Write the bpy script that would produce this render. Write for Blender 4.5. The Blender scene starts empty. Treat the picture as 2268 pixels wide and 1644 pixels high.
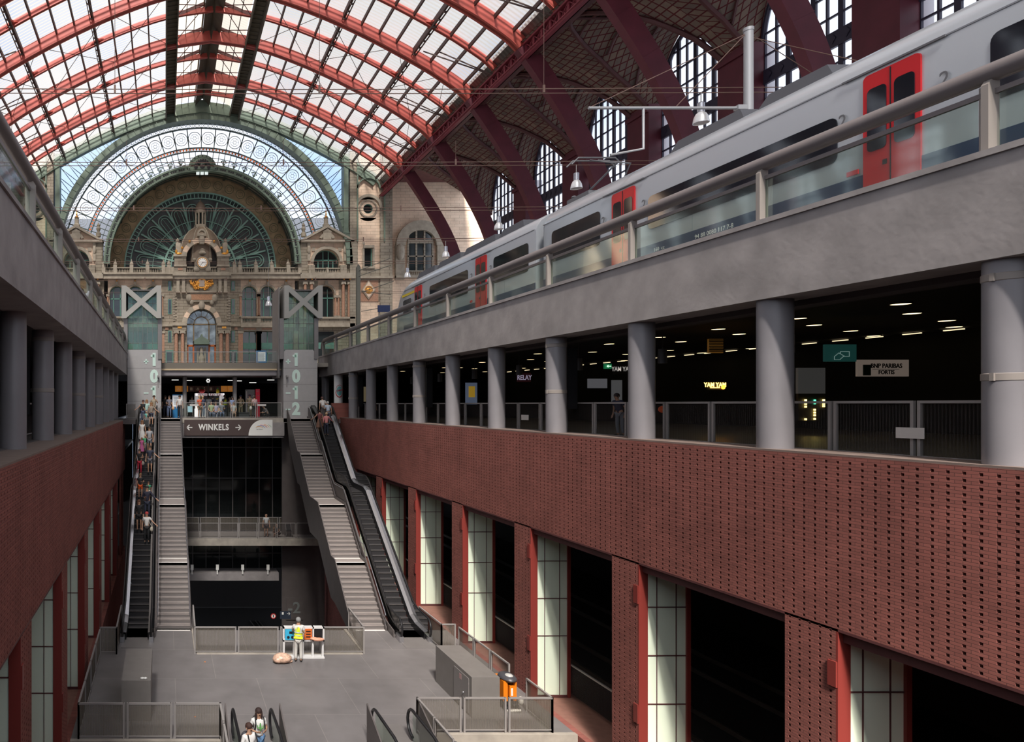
import bpy, math, random
from mathutils import Vector, Matrix
random.seed(7)
C = bpy.context.scene.collection
# ---------------------------------------------------------------- camera, sky, sun, exposure
F = 1550.0; CX = 365.0; CY = 896.0; CZ = 10.1          # focal length (px of a 2268 px wide frame), principal point, eye height
cam = bpy.data.cameras.new('camera'); cam_o = bpy.data.objects.new('camera', cam); C.objects.link(cam_o)
cam.sensor_width = 36.0; cam.lens = F/2268*36.0
cam.shift_x = (1134-CX)/2268; cam.shift_y = (CY-822)/2268
cam.clip_start = .1; cam.clip_end = 600
cam_o.location = (0, 0, CZ); cam_o.rotation_euler = (math.pi/2, 0, 0)
sc = bpy.context.scene
sc.camera = cam_o
sc.view_settings.view_transform = 'Standard'; sc.view_settings.look = 'None'
sc.view_settings.gamma = 1; sc.view_settings.use_curve_mapping = False
sc.view_settings.exposure = 0.33
sc.cycles.max_bounces = 7; sc.cycles.diffuse_bounces = 4; sc.cycles.transparent_max_bounces = 24
sc.cycles.caustics_reflective = False; sc.cycles.caustics_refractive = False
sc.cycles.use_denoising = True; sc.cycles.sample_clamp_indirect = 6
W = bpy.data.worlds.new('world'); sc.world = W; W.use_nodes = True
nt = W.node_tree; nt.nodes.clear()
wo = nt.nodes.new('ShaderNodeOutputWorld'); bg = nt.nodes.new('ShaderNodeBackground')
tc = nt.nodes.new('ShaderNodeTexCoord'); nz = nt.nodes.new('ShaderNodeTexNoise'); rp = nt.nodes.new('ShaderNodeValToRGB')
nz.inputs['Scale'].default_value = 5.5; nz.inputs['Detail'].default_value = 5
rp.color_ramp.elements[0].position = .36; rp.color_ramp.elements[0].color = (.52, .67, .96, 1)
rp.color_ramp.elements[1].position = .52; rp.color_ramp.elements[1].color = (.95, .96, 1, 1)
nt.links.new(tc.outputs['Generated'], nz.inputs['Vector']); nt.links.new(nz.outputs['Fac'], rp.inputs['Fac'])
nt.links.new(rp.outputs['Color'], bg.inputs['Color']); nt.links.new(bg.outputs[0], wo.inputs[0])
bg.inputs['Strength'].default_value = 1.2
sun = bpy.data.lights.new('sun', 'SUN'); sun.energy = 13.5; sun.angle = math.radians(10); sun.color = (1, .92, .84)
sun_o = bpy.data.objects.new('sun', sun); C.objects.link(sun_o)
sun_o.rotation_euler = Vector((-.18, -.85, 1.0)).to_track_quat('Z', 'Y').to_euler()   # high, from behind on the left

# ---------------------------------------------------------------- helpers
def fx(px, Y=85.0): return (px-CX)*Y/F
def fz(py, Y=85.0): return CZ+(CY-py)*Y/F
def lerp(a, b, t): return a+(b-a)*t
ORD = 'first second third fourth fifth sixth seventh eighth ninth tenth eleventh twelfth thirteenth fourteenth fifteenth sixteenth seventeenth eighteenth nineteenth twentieth'.split()
MATS = {}
def mat(name, col, rough=.6, metal=0.0, var=0.0, vs=3.0, bump=0.0, bs=20.0, emit=0.0, alpha=1.0, spec=.5):
    if name in MATS: return MATS[name]
    m = bpy.data.materials.new(name); m.use_nodes = True; n = m.node_tree.nodes; l = m.node_tree.links
    b = n['Principled BSDF']; b.inputs['Base Color'].default_value = (*col, 1)
    b.inputs['Roughness'].default_value = rough; b.inputs['Metallic'].default_value = metal
    b.inputs['Specular IOR Level'].default_value = spec
    if var:
        t = n.new('ShaderNodeTexCoord'); z = n.new('ShaderNodeTexNoise'); r = n.new('ShaderNodeValToRGB')
        z.inputs['Scale'].default_value = vs; z.inputs['Detail'].default_value = 6
        r.color_ramp.elements[0].position = .3; r.color_ramp.elements[1].position = .7
        r.color_ramp.elements[0].color = (*[c*(1-var) for c in col], 1); r.color_ramp.elements[1].color = (*[min(1, c*(1+var)) for c in col], 1)
        l.new(t.outputs['Object'], z.inputs['Vector']); l.new(z.outputs['Fac'], r.inputs['Fac']); l.new(r.outputs['Color'], b.inputs['Base Color'])
    if bump:
        t = n.new('ShaderNodeTexCoord'); z = n.new('ShaderNodeTexNoise'); bp = n.new('ShaderNodeBump')
        z.inputs['Scale'].default_value = bs; bp.inputs['Strength'].default_value = bump; bp.inputs['Distance'].default_value = .02
        l.new(t.outputs['Object'], z.inputs['Vector']); l.new(z.outputs['Fac'], bp.inputs['Height']); l.new(bp.outputs['Normal'], b.inputs['Normal'])
    if emit:
        b.inputs['Emission Color'].default_value = (*col, 1); b.inputs['Emission Strength'].default_value = emit
    MATS[name] = m; return m
def brickmat(name, c1, c2, mortar, bw, bh, ms=.012, plane='yz', rough=.8, bump=.4, spec=.3, off=.5):
    m = bpy.data.materials.new(name); m.use_nodes = True; n = m.node_tree.nodes; l = m.node_tree.links
    b = n['Principled BSDF']; b.inputs['Roughness'].default_value = rough; b.inputs['Specular IOR Level'].default_value = spec
    t = n.new('ShaderNodeTexCoord'); br = n.new('ShaderNodeTexBrick')
    if plane == 'uv': l.new(t.outputs['UV'], br.inputs['Vector'])
    elif plane == 'xy': l.new(t.outputs['Object'], br.inputs['Vector'])
    else:
        s = n.new('ShaderNodeSeparateXYZ'); cb = n.new('ShaderNodeCombineXYZ')
        l.new(t.outputs['Object'], s.inputs[0])
        l.new(s.outputs['Y' if plane == 'yz' else 'X'], cb.inputs[0]); l.new(s.outputs['Z'], cb.inputs[1]); l.new(cb.outputs[0], br.inputs['Vector'])
    br.inputs['Scale'].default_value = 1; br.inputs['Brick Width'].default_value = bw; br.inputs['Row Height'].default_value = bh
    br.inputs['Mortar Size'].default_value = ms; br.inputs['Mortar Smooth'].default_value = .3; br.offset = off
    br.inputs['Color1'].default_value = (*c1, 1); br.inputs['Color2'].default_value = (*c2, 1); br.inputs['Mortar'].default_value = (*mortar, 1)
    z = n.new('ShaderNodeTexNoise'); z.inputs['Scale'].default_value = .9; z.inputs['Detail'].default_value = 5
    l.new(t.outputs['Object'], z.inputs['Vector'])
    mx = n.new('ShaderNodeMixRGB'); mx.blend_type = 'MULTIPLY'; mx.inputs['Fac'].default_value = .55
    r = n.new('ShaderNodeValToRGB'); r.color_ramp.elements[0].color = (.6, .6, .6, 1); r.color_ramp.elements[0].position = .3; r.color_ramp.elements[1].position = .65
    l.new(z.outputs['Fac'], r.inputs['Fac']); l.new(br.outputs['Color'], mx.inputs[1]); l.new(r.outputs['Color'], mx.inputs[2])
    l.new(mx.outputs[0], b.inputs['Base Color'])
    if bump:
        bp = n.new('ShaderNodeBump'); bp.invert = True; bp.inputs['Strength'].default_value = bump; bp.inputs['Distance'].default_value = .02
        l.new(br.outputs['Fac'], bp.inputs['Height']); l.new(bp.outputs['Normal'], b.inputs['Normal'])
    MATS[name] = m; return m
def glassmat(name, tint, opaque=.15, ocol=(.8, .85, .85), refl=.08, stripes=None, rough=.05, trans=False):
    m = bpy.data.materials.new(name); m.use_nodes = True; n = m.node_tree.nodes; l = m.node_tree.links; n.clear()
    o = n.new('ShaderNodeOutputMaterial'); tr = n.new('ShaderNodeBsdfTransparent'); tr.inputs[0].default_value = (*tint, 1)
    d = n.new('ShaderNodeBsdfTranslucent' if trans else 'ShaderNodeBsdfDiffuse'); d.inputs[0].default_value = (*ocol, 1)
    mx = n.new('ShaderNodeMixShader'); mx.inputs[0].default_value = opaque
    l.new(tr.outputs[0], mx.inputs[1]); l.new(d.outputs[0], mx.inputs[2])
    if stripes:
        axis, period, dark = stripes
        t = n.new('ShaderNodeTexCoord'); s = n.new('ShaderNodeSeparateXYZ'); mm = n.new('ShaderNodeMath'); mm.operation = 'PINGPONG'
        mm.inputs[1].default_value = period/2; r = n.new('ShaderNodeMapRange'); r.inputs['From Min'].default_value = period*.12; r.inputs['From Max'].default_value = period*.3
        r.inputs['To Min'].default_value = dark; r.inputs['To Max'].default_value = opaque
        l.new(t.outputs['Object'], s.inputs[0]); l.new(s.outputs[axis], mm.inputs[0]); l.new(mm.outputs[0], r.inputs['Value']); l.new(r.outputs[0], mx.inputs[0])
    g = n.new('ShaderNodeBsdfGlossy'); g.inputs['Roughness'].default_value = rough; g.inputs[0].default_value = (1, 1, 1, 1)
    m2 = n.new('ShaderNodeMixShader'); fr = n.new('ShaderNodeFresnel'); fr.inputs[0].default_value = 1.45
    ml = n.new('ShaderNodeMath'); ml.operation = 'MULTIPLY'; ml.inputs[1].default_value = refl*8
    l.new(fr.outputs[0], ml.inputs[0]); l.new(ml.outputs[0], m2.inputs[0]); l.new(mx.outputs[0], m2.inputs[1]); l.new(g.outputs[0], m2.inputs[2])
    l.new(m2.outputs[0], o.inputs[0]); MATS[name] = m; return m

def tag(o, label=None, cat=None, group=None, kind=None):
    if label: o['label'] = label
    if cat: o['category'] = cat
    if group: o['group'] = group
    if kind: o['kind'] = kind
    return o
def empty(name, loc, label=None, cat=None, group=None, rz=0, kind=None):
    o = bpy.data.objects.new(name, None); C.objects.link(o); o.location = loc; o.rotation_euler = (0, 0, rz); o.empty_display_size = .2
    return tag(o, label, cat, group, kind)
class MB:
    def __init__(s): s.v = []; s.f = []; s.mi = []; s.m = 0; s.uv = None
    def add(s, vs, fs):
        b = len(s.v); s.v += [tuple(p) for p in vs]
        for f in fs: s.f.append(tuple(b+i for i in f)); s.mi.append(s.m)
        return s
    def box(s, x0, x1, y0, y1, z0, z1):
        if x0 > x1: x0, x1 = x1, x0
        if y0 > y1: y0, y1 = y1, y0
        if z0 > z1: z0, z1 = z1, z0
        return s.add([(x0,y0,z0),(x1,y0,z0),(x1,y1,z0),(x0,y1,z0),(x0,y0,z1),(x1,y0,z1),(x1,y1,z1),(x0,y1,z1)],
                     [(0,3,2,1),(4,5,6,7),(0,1,5,4),(1,2,6,5),(2,3,7,6),(3,0,4,7)])
    def prism(s, pts, vec):
        n = len(pts); q = [tuple(p[i]+vec[i] for i in range(3)) for p in pts]
        return s.add(list(pts)+q, [tuple(range(n))[::-1], tuple(range(n, 2*n))]+[(i, (i+1) % n, n+(i+1) % n, n+i) for i in range(n)])
    def strip(s, a, b, va, vb=None, caps=True):
        # solid between polylines a and b, thickened by vector va
        n = len(a); A2 = [tuple(p[i]+va[i] for i in range(3)) for p in a]; B2 = [tuple(p[i]+va[i] for i in range(3)) for p in b]
        vs = list(a)+list(b)+A2+B2; fs = []
        for i in range(n-1):
            fs += [(i, i+1, n+i+1, n+i), (2*n+i, 3*n+i, 3*n+i+1, 2*n+i+1), (i, 2*n+i, 2*n+i+1, i+1), (n+i, n+i+1, 3*n+i+1, 3*n+i)]
        if caps: fs += [(0, n, 3*n, 2*n), (n-1, 3*n-1, 4*n-1, 2*n-1)]
        return s.add(vs, fs)
    def bar(s, p, q, w, h=None, up=(0, 0, 1)):
        h = h or w; p = Vector(p); q = Vector(q); d = (q-p)
        if d.length < 1e-6: return s
        d.normalize(); u = Vector(up); x = d.cross(u)
        if x.length < 1e-4: x = d.cross(Vector((0, 1, 0)))
        x.normalize(); u = x.cross(d); x = x*(w/2); u = u*(h/2)
        return s.add([p-x-u, p+x-u, p+x+u, p-x+u, q-x-u, q+x-u, q+x+u, q-x+u],
                     [(0,1,2,3),(4,7,6,5),(0,4,5,1),(1,5,6,2),(2,6,7,3),(3,7,4,0)])
    def tube(s, pts, r, n=8, cap=True):
        pts = [Vector(p) for p in pts]; k = len(pts); rs = r if isinstance(r, (list, tuple)) else [r]*k
        rings = []; ref = None
        for i in range(k):
            d = (pts[min(i+1, k-1)]-pts[max(i-1, 0)])
            d = d.normalized() if d.length > 1e-9 else Vector((0, 0, 1))
            if ref is None: ref = Vector((0, 0, 1)) if abs(d.z) < .9 else Vector((1, 0, 0))
            x = d.cross(ref)
            if x.length < 1e-3: x = d.cross(Vector((0, 1, 0)))
            x.normalize(); y = x.cross(d); ref = y
            rings.append([pts[i]+x*(rs[i]*math.cos(2*math.pi*j/n))+y*(rs[i]*math.sin(2*math.pi*j/n)) for j in range(n)])
        fs = [(i*n+j, i*n+(j+1) % n, (i+1)*n+(j+1) % n, (i+1)*n+j) for i in range(k-1) for j in range(n)]
        if cap: fs += [tuple(range(n))[::-1], tuple((k-1)*n+j for j in range(n))]
        return s.add([p for g in rings for p in g], fs)
    def lathe(s, prof, c=(0, 0, 0), n=16, axis='z', cap=True):
        vs = []
        for r, z in prof:
            for j in range(n):
                a = 2*math.pi*j/n; u = r*math.cos(a); w = r*math.sin(a)
                p = (u, w, z) if axis == 'z' else ((u, z, w) if axis == 'y' else (z, u, w))
                vs.append((c[0]+p[0], c[1]+p[1], c[2]+p[2]))
        k = len(prof); fs = [(i*n+j, i*n+(j+1) % n, (i+1)*n+(j+1) % n, (i+1)*n+j) for i in range(k-1) for j in range(n)]
        if cap: fs += [tuple(range(n))[::-1], tuple((k-1)*n+j for j in range(n))]
        return s.add(vs, fs)
    def ball(s, c, rx, ry=None, rz=None, n=12, m=8):
        ry = ry or rx; rz = rz or rx
        vs = [(c[0], c[1], c[2]-rz)]
        for i in range(1, m):
            t = -math.pi/2+math.pi*i/m
            for j in range(n):
                a = 2*math.pi*j/n; vs.append((c[0]+rx*math.cos(t)*math.cos(a), c[1]+ry*math.cos(t)*math.sin(a), c[2]+rz*math.sin(t)))
        vs.append((c[0], c[1], c[2]+rz)); L = len(vs)-1
        fs = [(0, 1+(j+1) % n, 1+j) for j in range(n)]+[(L, 1+(m-2)*n+j, 1+(m-2)*n+(j+1) % n) for j in range(n)]
        fs += [(1+i*n+j, 1+i*n+(j+1) % n, 1+(i+1)*n+(j+1) % n, 1+(i+1)*n+j) for i in range(m-2) for j in range(n)]
        return s.add(vs, fs)
    def ring(s, cx, y, cz, r0, r1, d, a0=0.0, a1=360.0, n=24, c2=None):
        # flat annulus sector in an XZ plane, thickened by d along +Y
        A = [math.radians(lerp(a0, a1, i/n)) for i in range(n+1)]
        a = [(cx+r0*math.cos(t), y, cz+r0*math.sin(t)) for t in A]; b = [(cx+r1*math.cos(t), y, cz+r1*math.sin(t)) for t in A]
        return s.strip(a, b, (0, d, 0), caps=abs(a1-a0) < 359.9)
    def tf(s, fn): s.v = [tuple(fn(p)) for p in s.v]; return s
    def build(s, name, mats, parent=None, smooth=False, origin=None, kind=None):
        if not isinstance(mats, (list, tuple)): mats = [mats]
        if parent is not None: o0 = parent.get('_w', tuple(parent.location)); o0 = tuple(o0)
        elif origin is not None: o0 = origin
        else:
            xs = [p[0] for p in s.v]; ys = [p[1] for p in s.v]; zs = [p[2] for p in s.v]
            o0 = ((min(xs)+max(xs))/2, (min(ys)+max(ys))/2, min(zs))
        me = bpy.data.meshes.new(name); me.from_pydata([(p[0]-o0[0], p[1]-o0[1], p[2]-o0[2]) for p in s.v], [], s.f)
        for m in mats: me.materials.append(m)
        if len(mats) > 1: me.polygons.foreach_set('material_index', s.mi)
        if smooth:
            me.polygons.foreach_set('use_smooth', [True]*len(me.polygons))
            me.set_sharp_from_angle(angle=math.radians(40))
        if s.uv:
            ul = me.uv_layers.new(name='UV')
            for lp in me.loops: ul.data[lp.index].uv = s.uv[lp.vertex_index]
        me.validate(); me.update()
        o = bpy.data.objects.new(name, me); C.objects.link(o)
        if parent is not None:
            o.parent = parent
            if parent.type != 'EMPTY' or parent.parent: o['_w'] = o0
        else: o.location = o0
        if parent is not None and '_w' not in o: o['_w'] = o0
        if kind: o['kind'] = kind
        return o
def text(body, size, loc, m, parent=None, rot=(math.pi/2, 0, 0), ext=.01, off=0.0, align='CENTER', name='lettering', sx=1.0, space=1.0, shear=0.0):
    c = bpy.data.curves.new(name, 'FONT'); c.body = body; c.size = size; c.extrude = ext; c.offset = off; c.align_x = align; c.align_y = 'CENTER'
    c.space_character = space; c.shear = shear; c.resolution_u = 3; c.materials.append(m)
    o = bpy.data.objects.new(name, c); C.objects.link(o); o.rotation_euler = rot; o.scale = (sx, 1, 1)
    if parent is not None:
        o.parent = parent; w = tuple(parent.get('_w', tuple(parent.location))); o.location = (loc[0]-w[0], loc[1]-w[1], loc[2]-w[2])
    else: o.location = loc
    return o
def kids(o): return [c for c in bpy.data.objects if c.parent == o]
def dup(root, loc, label=None, rz=None, cache={}):
    key = root.name
    if key not in cache: cache[key] = [(c, kids(c)) for c in kids(root)]
    r = root.copy(); C.objects.link(r); r.location = loc
    if rz is not None: r.rotation_euler = (0, 0, rz)
    if label: r['label'] = label
    for c, gs in cache[key]:
        d = c.copy(); C.objects.link(d); d.parent = r
        for g in gs:
            e = g.copy(); C.objects.link(e); e.parent = d
    return r
# ---------------------------------------------------------------- materials
concrete = mat('concrete', (.30, .275, .27), .75, var=.18, vs=1.3, bump=.25, bs=9)
concrete_pale = mat('concrete_pale', (.40, .36, .31), .75, var=.18, vs=2.0)
steel_grey = mat('painted_grey_steel', (.20, .185, .18), .42, var=.06, vs=2, spec=.6)
col_grey = mat('column_paint', (.22, .21, .225), .4, var=.06, vs=1.2, spec=.6)
rail_grey = mat('rail_paint', (.30, .28, .27), .42, spec=.6)
tube_paint = mat('handrail_paint', (.15, .13, .13), .38, spec=.6)
post_paint = mat('post_paint', (.27, .24, .22), .5)
dark_grey = mat('dark_grey_plate', (.11, .095, .092), .5, var=.1, vs=2)
black = mat('black_rubber', (.012, .012, .014), .35)
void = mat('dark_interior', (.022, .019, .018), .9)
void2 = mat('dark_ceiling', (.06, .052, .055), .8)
silver = mat('brushed_metal', (.55, .55, .58), .25, metal=.9)
brick = brickmat('red_brick', (.34, .12, .098), (.265, .095, .078), (.13, .055, .048), .23, .055, .005, 'yz', .85, .5)
terracotta = mat('terracotta_ledge', (.27, .13, .10), .8, var=.12, vs=4)
red_frame = mat('red_painted_steel', (.22, .035, .028), .45)
lightglass = mat('frosted_green_glass', (.80, .90, .74), .25)
rib_red = mat('rib_red_paint', (.42, .075, .055), .5, var=.15, vs=1.5)
dark_red = mat('dark_red_iron', (.10, .032, .032), .6, var=.2, vs=2)
aisle_red = mat('aisle_red_iron', (.11, .018, .03), .55, var=.15, vs=1)
green_iron = mat('green_iron', (.15, .20, .15), .55, var=.15, vs=1.5)
verdigris = mat('verdigris_paint', (.11, .26, .21), .5, var=.1, vs=2)
stone_g = brickmat('grey_stone', (.37, .32, .25), (.32, .275, .21), (.15, .12, .09), 1.1, .36, .025, 'xz', .8, .3)
stone_t = brickmat('peach_stone', (.84, .65, .49), (.78, .58, .43), (.44, .31, .22), 1.1, .36, .014, 'xz', .8, .2)
stone_p = mat('plain_stone', (.36, .31, .24), .75, var=.18, vs=2)
pink = mat('pink_granite', (.40, .22, .14), .5, var=.18, vs=6)
gold = mat('gilded_metal', (.75, .34, .06), .35, metal=.6, var=.25, vs=5)
domecol = mat('dome_lead', (.24, .18, .13), .6, var=.12, vs=2)
winglass = mat('dark_window_glass', (.02, .028, .028), .12, spec=.8)
glass = glassmat('clear_panel_glass', (.84, .90, .86), .02, (.7, .78, .72), .025)
glass_dark = glassmat('tinted_glass', (.28, .33, .33), .25, (.03, .035, .035), .10)
tower_glass = glassmat('lift_glass', (.72, .84, .78), .10, (.55, .7, .62), .10)
sky_glass = glassmat('roof_glazing', (.66, .68, .70), .40, (.20, .20, .195), .02, ('Y', .40, 1.0), .3, True)
win_glass = glassmat('frosted_window_glass', (.9, .93, .97), .45, (.92, .95, 1.0), .02, None, .3, True)
fac_glass = glassmat('old_clear_glass', (.97, .98, 1.0), .10, (.95, .96, .98), .04, None, .2, True)
meshmat = glassmat('perforated_metal', (1, 1, 1), .42, (.17, .15, .125), .0, ('X', .05, .7))
meshdark = glassmat('dark_perforated_metal', (.9, .9, .9), .10, (.10, .09, .09), .0, ('Y', .06, .3))
white = mat('white_paint', (.80, .79, .78), .4)
floor_dark = brickmat('dark_floor_tiles', (.215, .20, .20), (.20, .185, .185), (.30, .275, .26), 3.0, 3.0, .012, 'xy', .45, .0, .4)
numcol = mat('pale_green_lettering', (.62, .78, .70), .4, emit=.05)
# ================================================================ the well: walls, slabs, beams
XR = 12.6; XL = -2.84; Z0 = CZ-1.05; YT = 52.5           # wall faces, level 0 floor, far end of the well
def st(mb, name, m, label, smooth=False): return tag(mb.build(name, m, smooth=smooth), label, None, None, 'structure')
# intermediate floor
fl = MB(); fl.box(XL-.0, XR, 28.4, 31.3, -.5, 0); fl.box(XL, 1.75, 21.1, 28.4, -.5, 0); fl.box(7.75, XR, 21.5, 28.4, -.5, 0); fl.box(1.75, 7.75, 19.6, 28.4, -.5, 0)
fl.box(3.75, 6.15, 14, 19.6, -.5, 0); fl.box(XL, 1.3, 31.3, 31.6, -.5, 0)
st(fl, 'floor', floor_dark, 'dark grey tiled floor of the lower level')
e = MB(); e.box(XL, 1.72, 20.95, 21.1, -.9, .02); e.box(7.78, XR, 21.35, 21.5, -.9, .02)
e.box(XL, 1.72, 20.7, 20.95, -.9, -.5); e.box(7.78, XR, 21.1, 21.35, -.9, -.5)
st(e, 'trim_1', concrete_pale, 'pale concrete edge below the near railings')
e = MB(); e.box(1.3, 8.0, 28.25, 28.4, -.6, .04); e.box(1.2, 1.34, 28.4, 31.5, -.5, .05); e.box(8.0, 8.12, 28.4, 31.3, -.5, .05)
st(e, 'trim_2', concrete_pale, 'pale concrete kerb round the void')
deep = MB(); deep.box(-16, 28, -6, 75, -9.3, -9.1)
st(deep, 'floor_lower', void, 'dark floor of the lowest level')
def perf(mb, x, s, y0, y1, z0, z1, cw=.23, ch=.115, d=.07):
    nc = max(1, round((y1-y0)/cw)); nr = max(1, round((z1-z0)/ch)); cw = (y1-y0)/nc; ch = (z1-z0)/nr
    for i in range(nc):
        for j in range(nr):
            a = y0+i*cw; b = z0+j*ch; u0 = a+cw*.38; u1 = a+cw*.62; w0 = b+ch*.28; w1 = b+ch*.72
            P = [(x,a,b),(x,a+cw,b),(x,a+cw,b+ch),(x,a,b+ch),(x,u0,w0),(x,u1,w0),(x,u1,w1),(x,u0,w1),(x+s*d,u0,w0),(x+s*d,u1,w0),(x+s*d,u1,w1),(x+s*d,u0,w1)]
            mb.add(P, [(0,1,5,4),(1,2,6,5),(2,3,7,6),(3,0,4,7),(4,5,9,8),(5,6,10,9),(6,7,11,10),(7,4,8,11),(8,9,10,11)])
def brickwall(name, x, s, fars, ztop, zop, wid, ynear, label, yend):
    # x: face plane, s: +1 when the wall body lies on +X; fars: far edges of the openings
    mb = MB(); t = .07*s
    perf(mb, x, s, ynear, yend, zop, ztop-.06)
    mb.box(x+t, x+s*.22, ynear-12, yend, zop, ztop-.06); mb.box(x, x+t, ynear-12, ynear, zop, ztop)
    mb.box(x, x+s*.22, ynear-12, yend, ztop-.06, ztop)
    for k, f in enumerate(fars):
        y0 = f; y1 = fars[k+1]-wid if k+1 < len(fars) else min(yend, f+1.1)
        if y1 > y0+.1:
            perf(mb, x, s, y0, y1, 0, zop); mb.box(x+t, x+s*.22, y0, y1, 0, zop)
    mb.box(x, x+s*.22, ynear-12, yend, -9.2, -.004)
    return st(mb, name, brick, label)
RF = [13.14-5.55]+[13.14+5.50*k for k in range(8)]
LF = [8.3]+[13.84+5.5*k for k in range(7)]
ZOR = CZ-4.21; ZOL = CZ-4.54
brickwall('wall_right', XR, 1, RF, CZ-.97, ZOR, 4.42, 7.0, 'perforated red brick wall with tall openings, brighter right one', 57)
brickwall('wall_left', XL, -1, LF, CZ-1.11, ZOL, 4.42, 4.0, 'perforated red brick wall in shade on the left', 50)
m = MB(); m.box(XR, XR+.9, -6, 57, CZ-.97, CZ-.93); m.box(XL-.9, XL, -6, 50, CZ-1.11, CZ-1.07)
st(m, 'trim_3', mat('brown_sill', (.20, .15, .13), .7, var=.1), 'brown coping slabs on the brick walls')
m = MB(); m.box(XR+.01, XR+1.6, -6, 57, -.3, -.01); m.box(XL-1.6, XL-.01, -6, 50, -.3, -.01)
st(m, 'trim_4', terracotta, 'terracotta ledge in the brick openings')
# frosted glass light shafts behind each pier
def shaft(x, s, y, zop, k, side, wid=1.0):
    xa = x+s*.24; xb = xa+s*1.03
    e = empty('light_shaft', (xa, y, 0), f'green frosted glass shaft, {ORD[k]} from the near end of the {side} brick wall', 'light shaft', f'glass light shafts of the {side} wall')
    g = MB(); g.box(xa, xb, y, y+1.0, .06, zop-.02); g.build('glass_panel', lightglass, e)
    fr = MB(); fr.box(xa, xb, y-.03, y+.0, .0, .08)
    for z in (CZ-5.4, CZ-6.69, CZ-7.98): fr.box(xa, xb, y-.02, y+.004, z-.012, z+.012)
    for q in (.25, .75): xx = lerp(xa, xb, q); fr.box(xx-.008, xx+.008, y-.02, y+.004, .05, zop)
    fr.build('glazing_bars', dark_red, e)
    p = MB(); p.box(xb, xb+s*.1, y-.06, y+1.0, 0, zop); p.build('post', red_frame, e)
    j = MB(); j.box(x+s*.0, xa, y-.04, y, 0, zop); j.box(x-s*.03, x, y-.03, y+.14, zop-1.1, zop-.62); j.box(x-s*.03, x, y-.03, y+.14, 1.6, 2.1); j.build('jamb', red_frame, e)
for k, y in enumerate(RF[1:8]): shaft(XR, 1, y, ZOR, k, 'right')
for k, y in enumerate(LF[1:7]): shaft(XL, -1, y, ZOL, k, 'left')
# lintel undersides
m = MB(); m.box(XR, XR+.6, -6, 57, ZOR-.05, ZOR-.002); m.box(XL-.6, XL, -6, 50, ZOL-.05, ZOL-.002)
m.box(XR+.1, XR+.24, 7, 57, ZOR-.05, ZOR-.25); m.box(XR+.3, XR+.55, -6, 57, ZOR, CZ-1.0); m.box(XL-.55, XL-.3, -6, 50, ZOL, CZ-1.2)
st(m, 'trim_5', dark_red, 'dark red steel lintels over the wall openings')
# tunnels behind the walls
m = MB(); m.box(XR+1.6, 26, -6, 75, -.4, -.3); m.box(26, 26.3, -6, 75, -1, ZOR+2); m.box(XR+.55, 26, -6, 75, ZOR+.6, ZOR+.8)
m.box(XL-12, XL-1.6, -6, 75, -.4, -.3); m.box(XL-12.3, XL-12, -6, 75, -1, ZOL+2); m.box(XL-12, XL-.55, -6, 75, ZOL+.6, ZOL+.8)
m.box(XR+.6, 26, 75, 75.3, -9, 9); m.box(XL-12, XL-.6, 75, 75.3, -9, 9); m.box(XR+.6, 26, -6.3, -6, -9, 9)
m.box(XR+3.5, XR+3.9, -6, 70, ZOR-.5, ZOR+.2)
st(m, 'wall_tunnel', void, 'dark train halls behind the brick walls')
m = MB()
for xx in (16.3, 17.8, 20.5, 22.0): m.box(xx, xx+.08, -4, 74, -.3, -.14)
tag(m.build('track_rails', mat('rail_steel', (.25, .22, .2), .4, metal=.8)), 'steel rails on the dark track behind the right wall', 'rails')
m = MB()
for k in range(14):
    y = 9+5.5*k
    m.box(XR+1.36, XR+1.44, y-.04, y+.04, -.01, 1.15); m.box(XR+1.36, XR+1.44, y+.2, y+.24, -.01, 1.15)
m.box(XR+1.37, XR+1.43, 9, 50, 1.1, 1.15)
r = empty('ledge_railing', (XR+1.4, 9, 0), 'grey post railing on the terracotta ledge behind the right openings', 'railing')
m.build('frame', rail_grey, r); m = MB(); m.box(XR+1.395, XR+1.405, 9, 50, .1, 1.08); m.build('mesh_infill', meshdark, r)
m = MB(); m.box(12.05, 13.36, 50.4, 50.8, Z0-.3, CZ+.1); st(m, 'wall_brick_block', brick, 'short red brick parapet beside the top of the right escalator')
# level +1 beams
def beam(name, x, s, y1, label):
    m = MB(); zb = CZ+2.22; zt = CZ+3.9
    m.box(x, x+s*1.0, -8, y1, zb, zt-.1); m.box(x-s*.05, x+s*1.0, -8, y1, zt-.1, zt)
    return st(m, name, concrete, label)
beam('wall_parapet_right', XR, 1, 57.2, 'long smooth concrete parapet beam carrying the platform on the right')
beam('wall_parapet_left', -2.85, -1, 53, 'long concrete parapet beam in shade on the left')
m = MB(); m.box(13.6, 36, -8, 57, CZ+3.1, CZ+3.35); m.box(-28, -3.85, -8, 57, CZ+3.1, CZ+3.35)
m.box(-28, 36, 57, 92, CZ+2.9, CZ+3.2); m.box(-.3, 9.0, 53.6, 57, CZ+2.9, CZ+3.2); m.box(11.5, 13.6, 54, 57, CZ+2.9, CZ+3.2)
m.box(-3.85, -.3, 55, 57, CZ+2.9, CZ+3.2)
st(m, 'floor_platform', mat('platform_stone', (.3, .27, .24), .7, var=.1), 'platform floor of the upper level')
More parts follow.
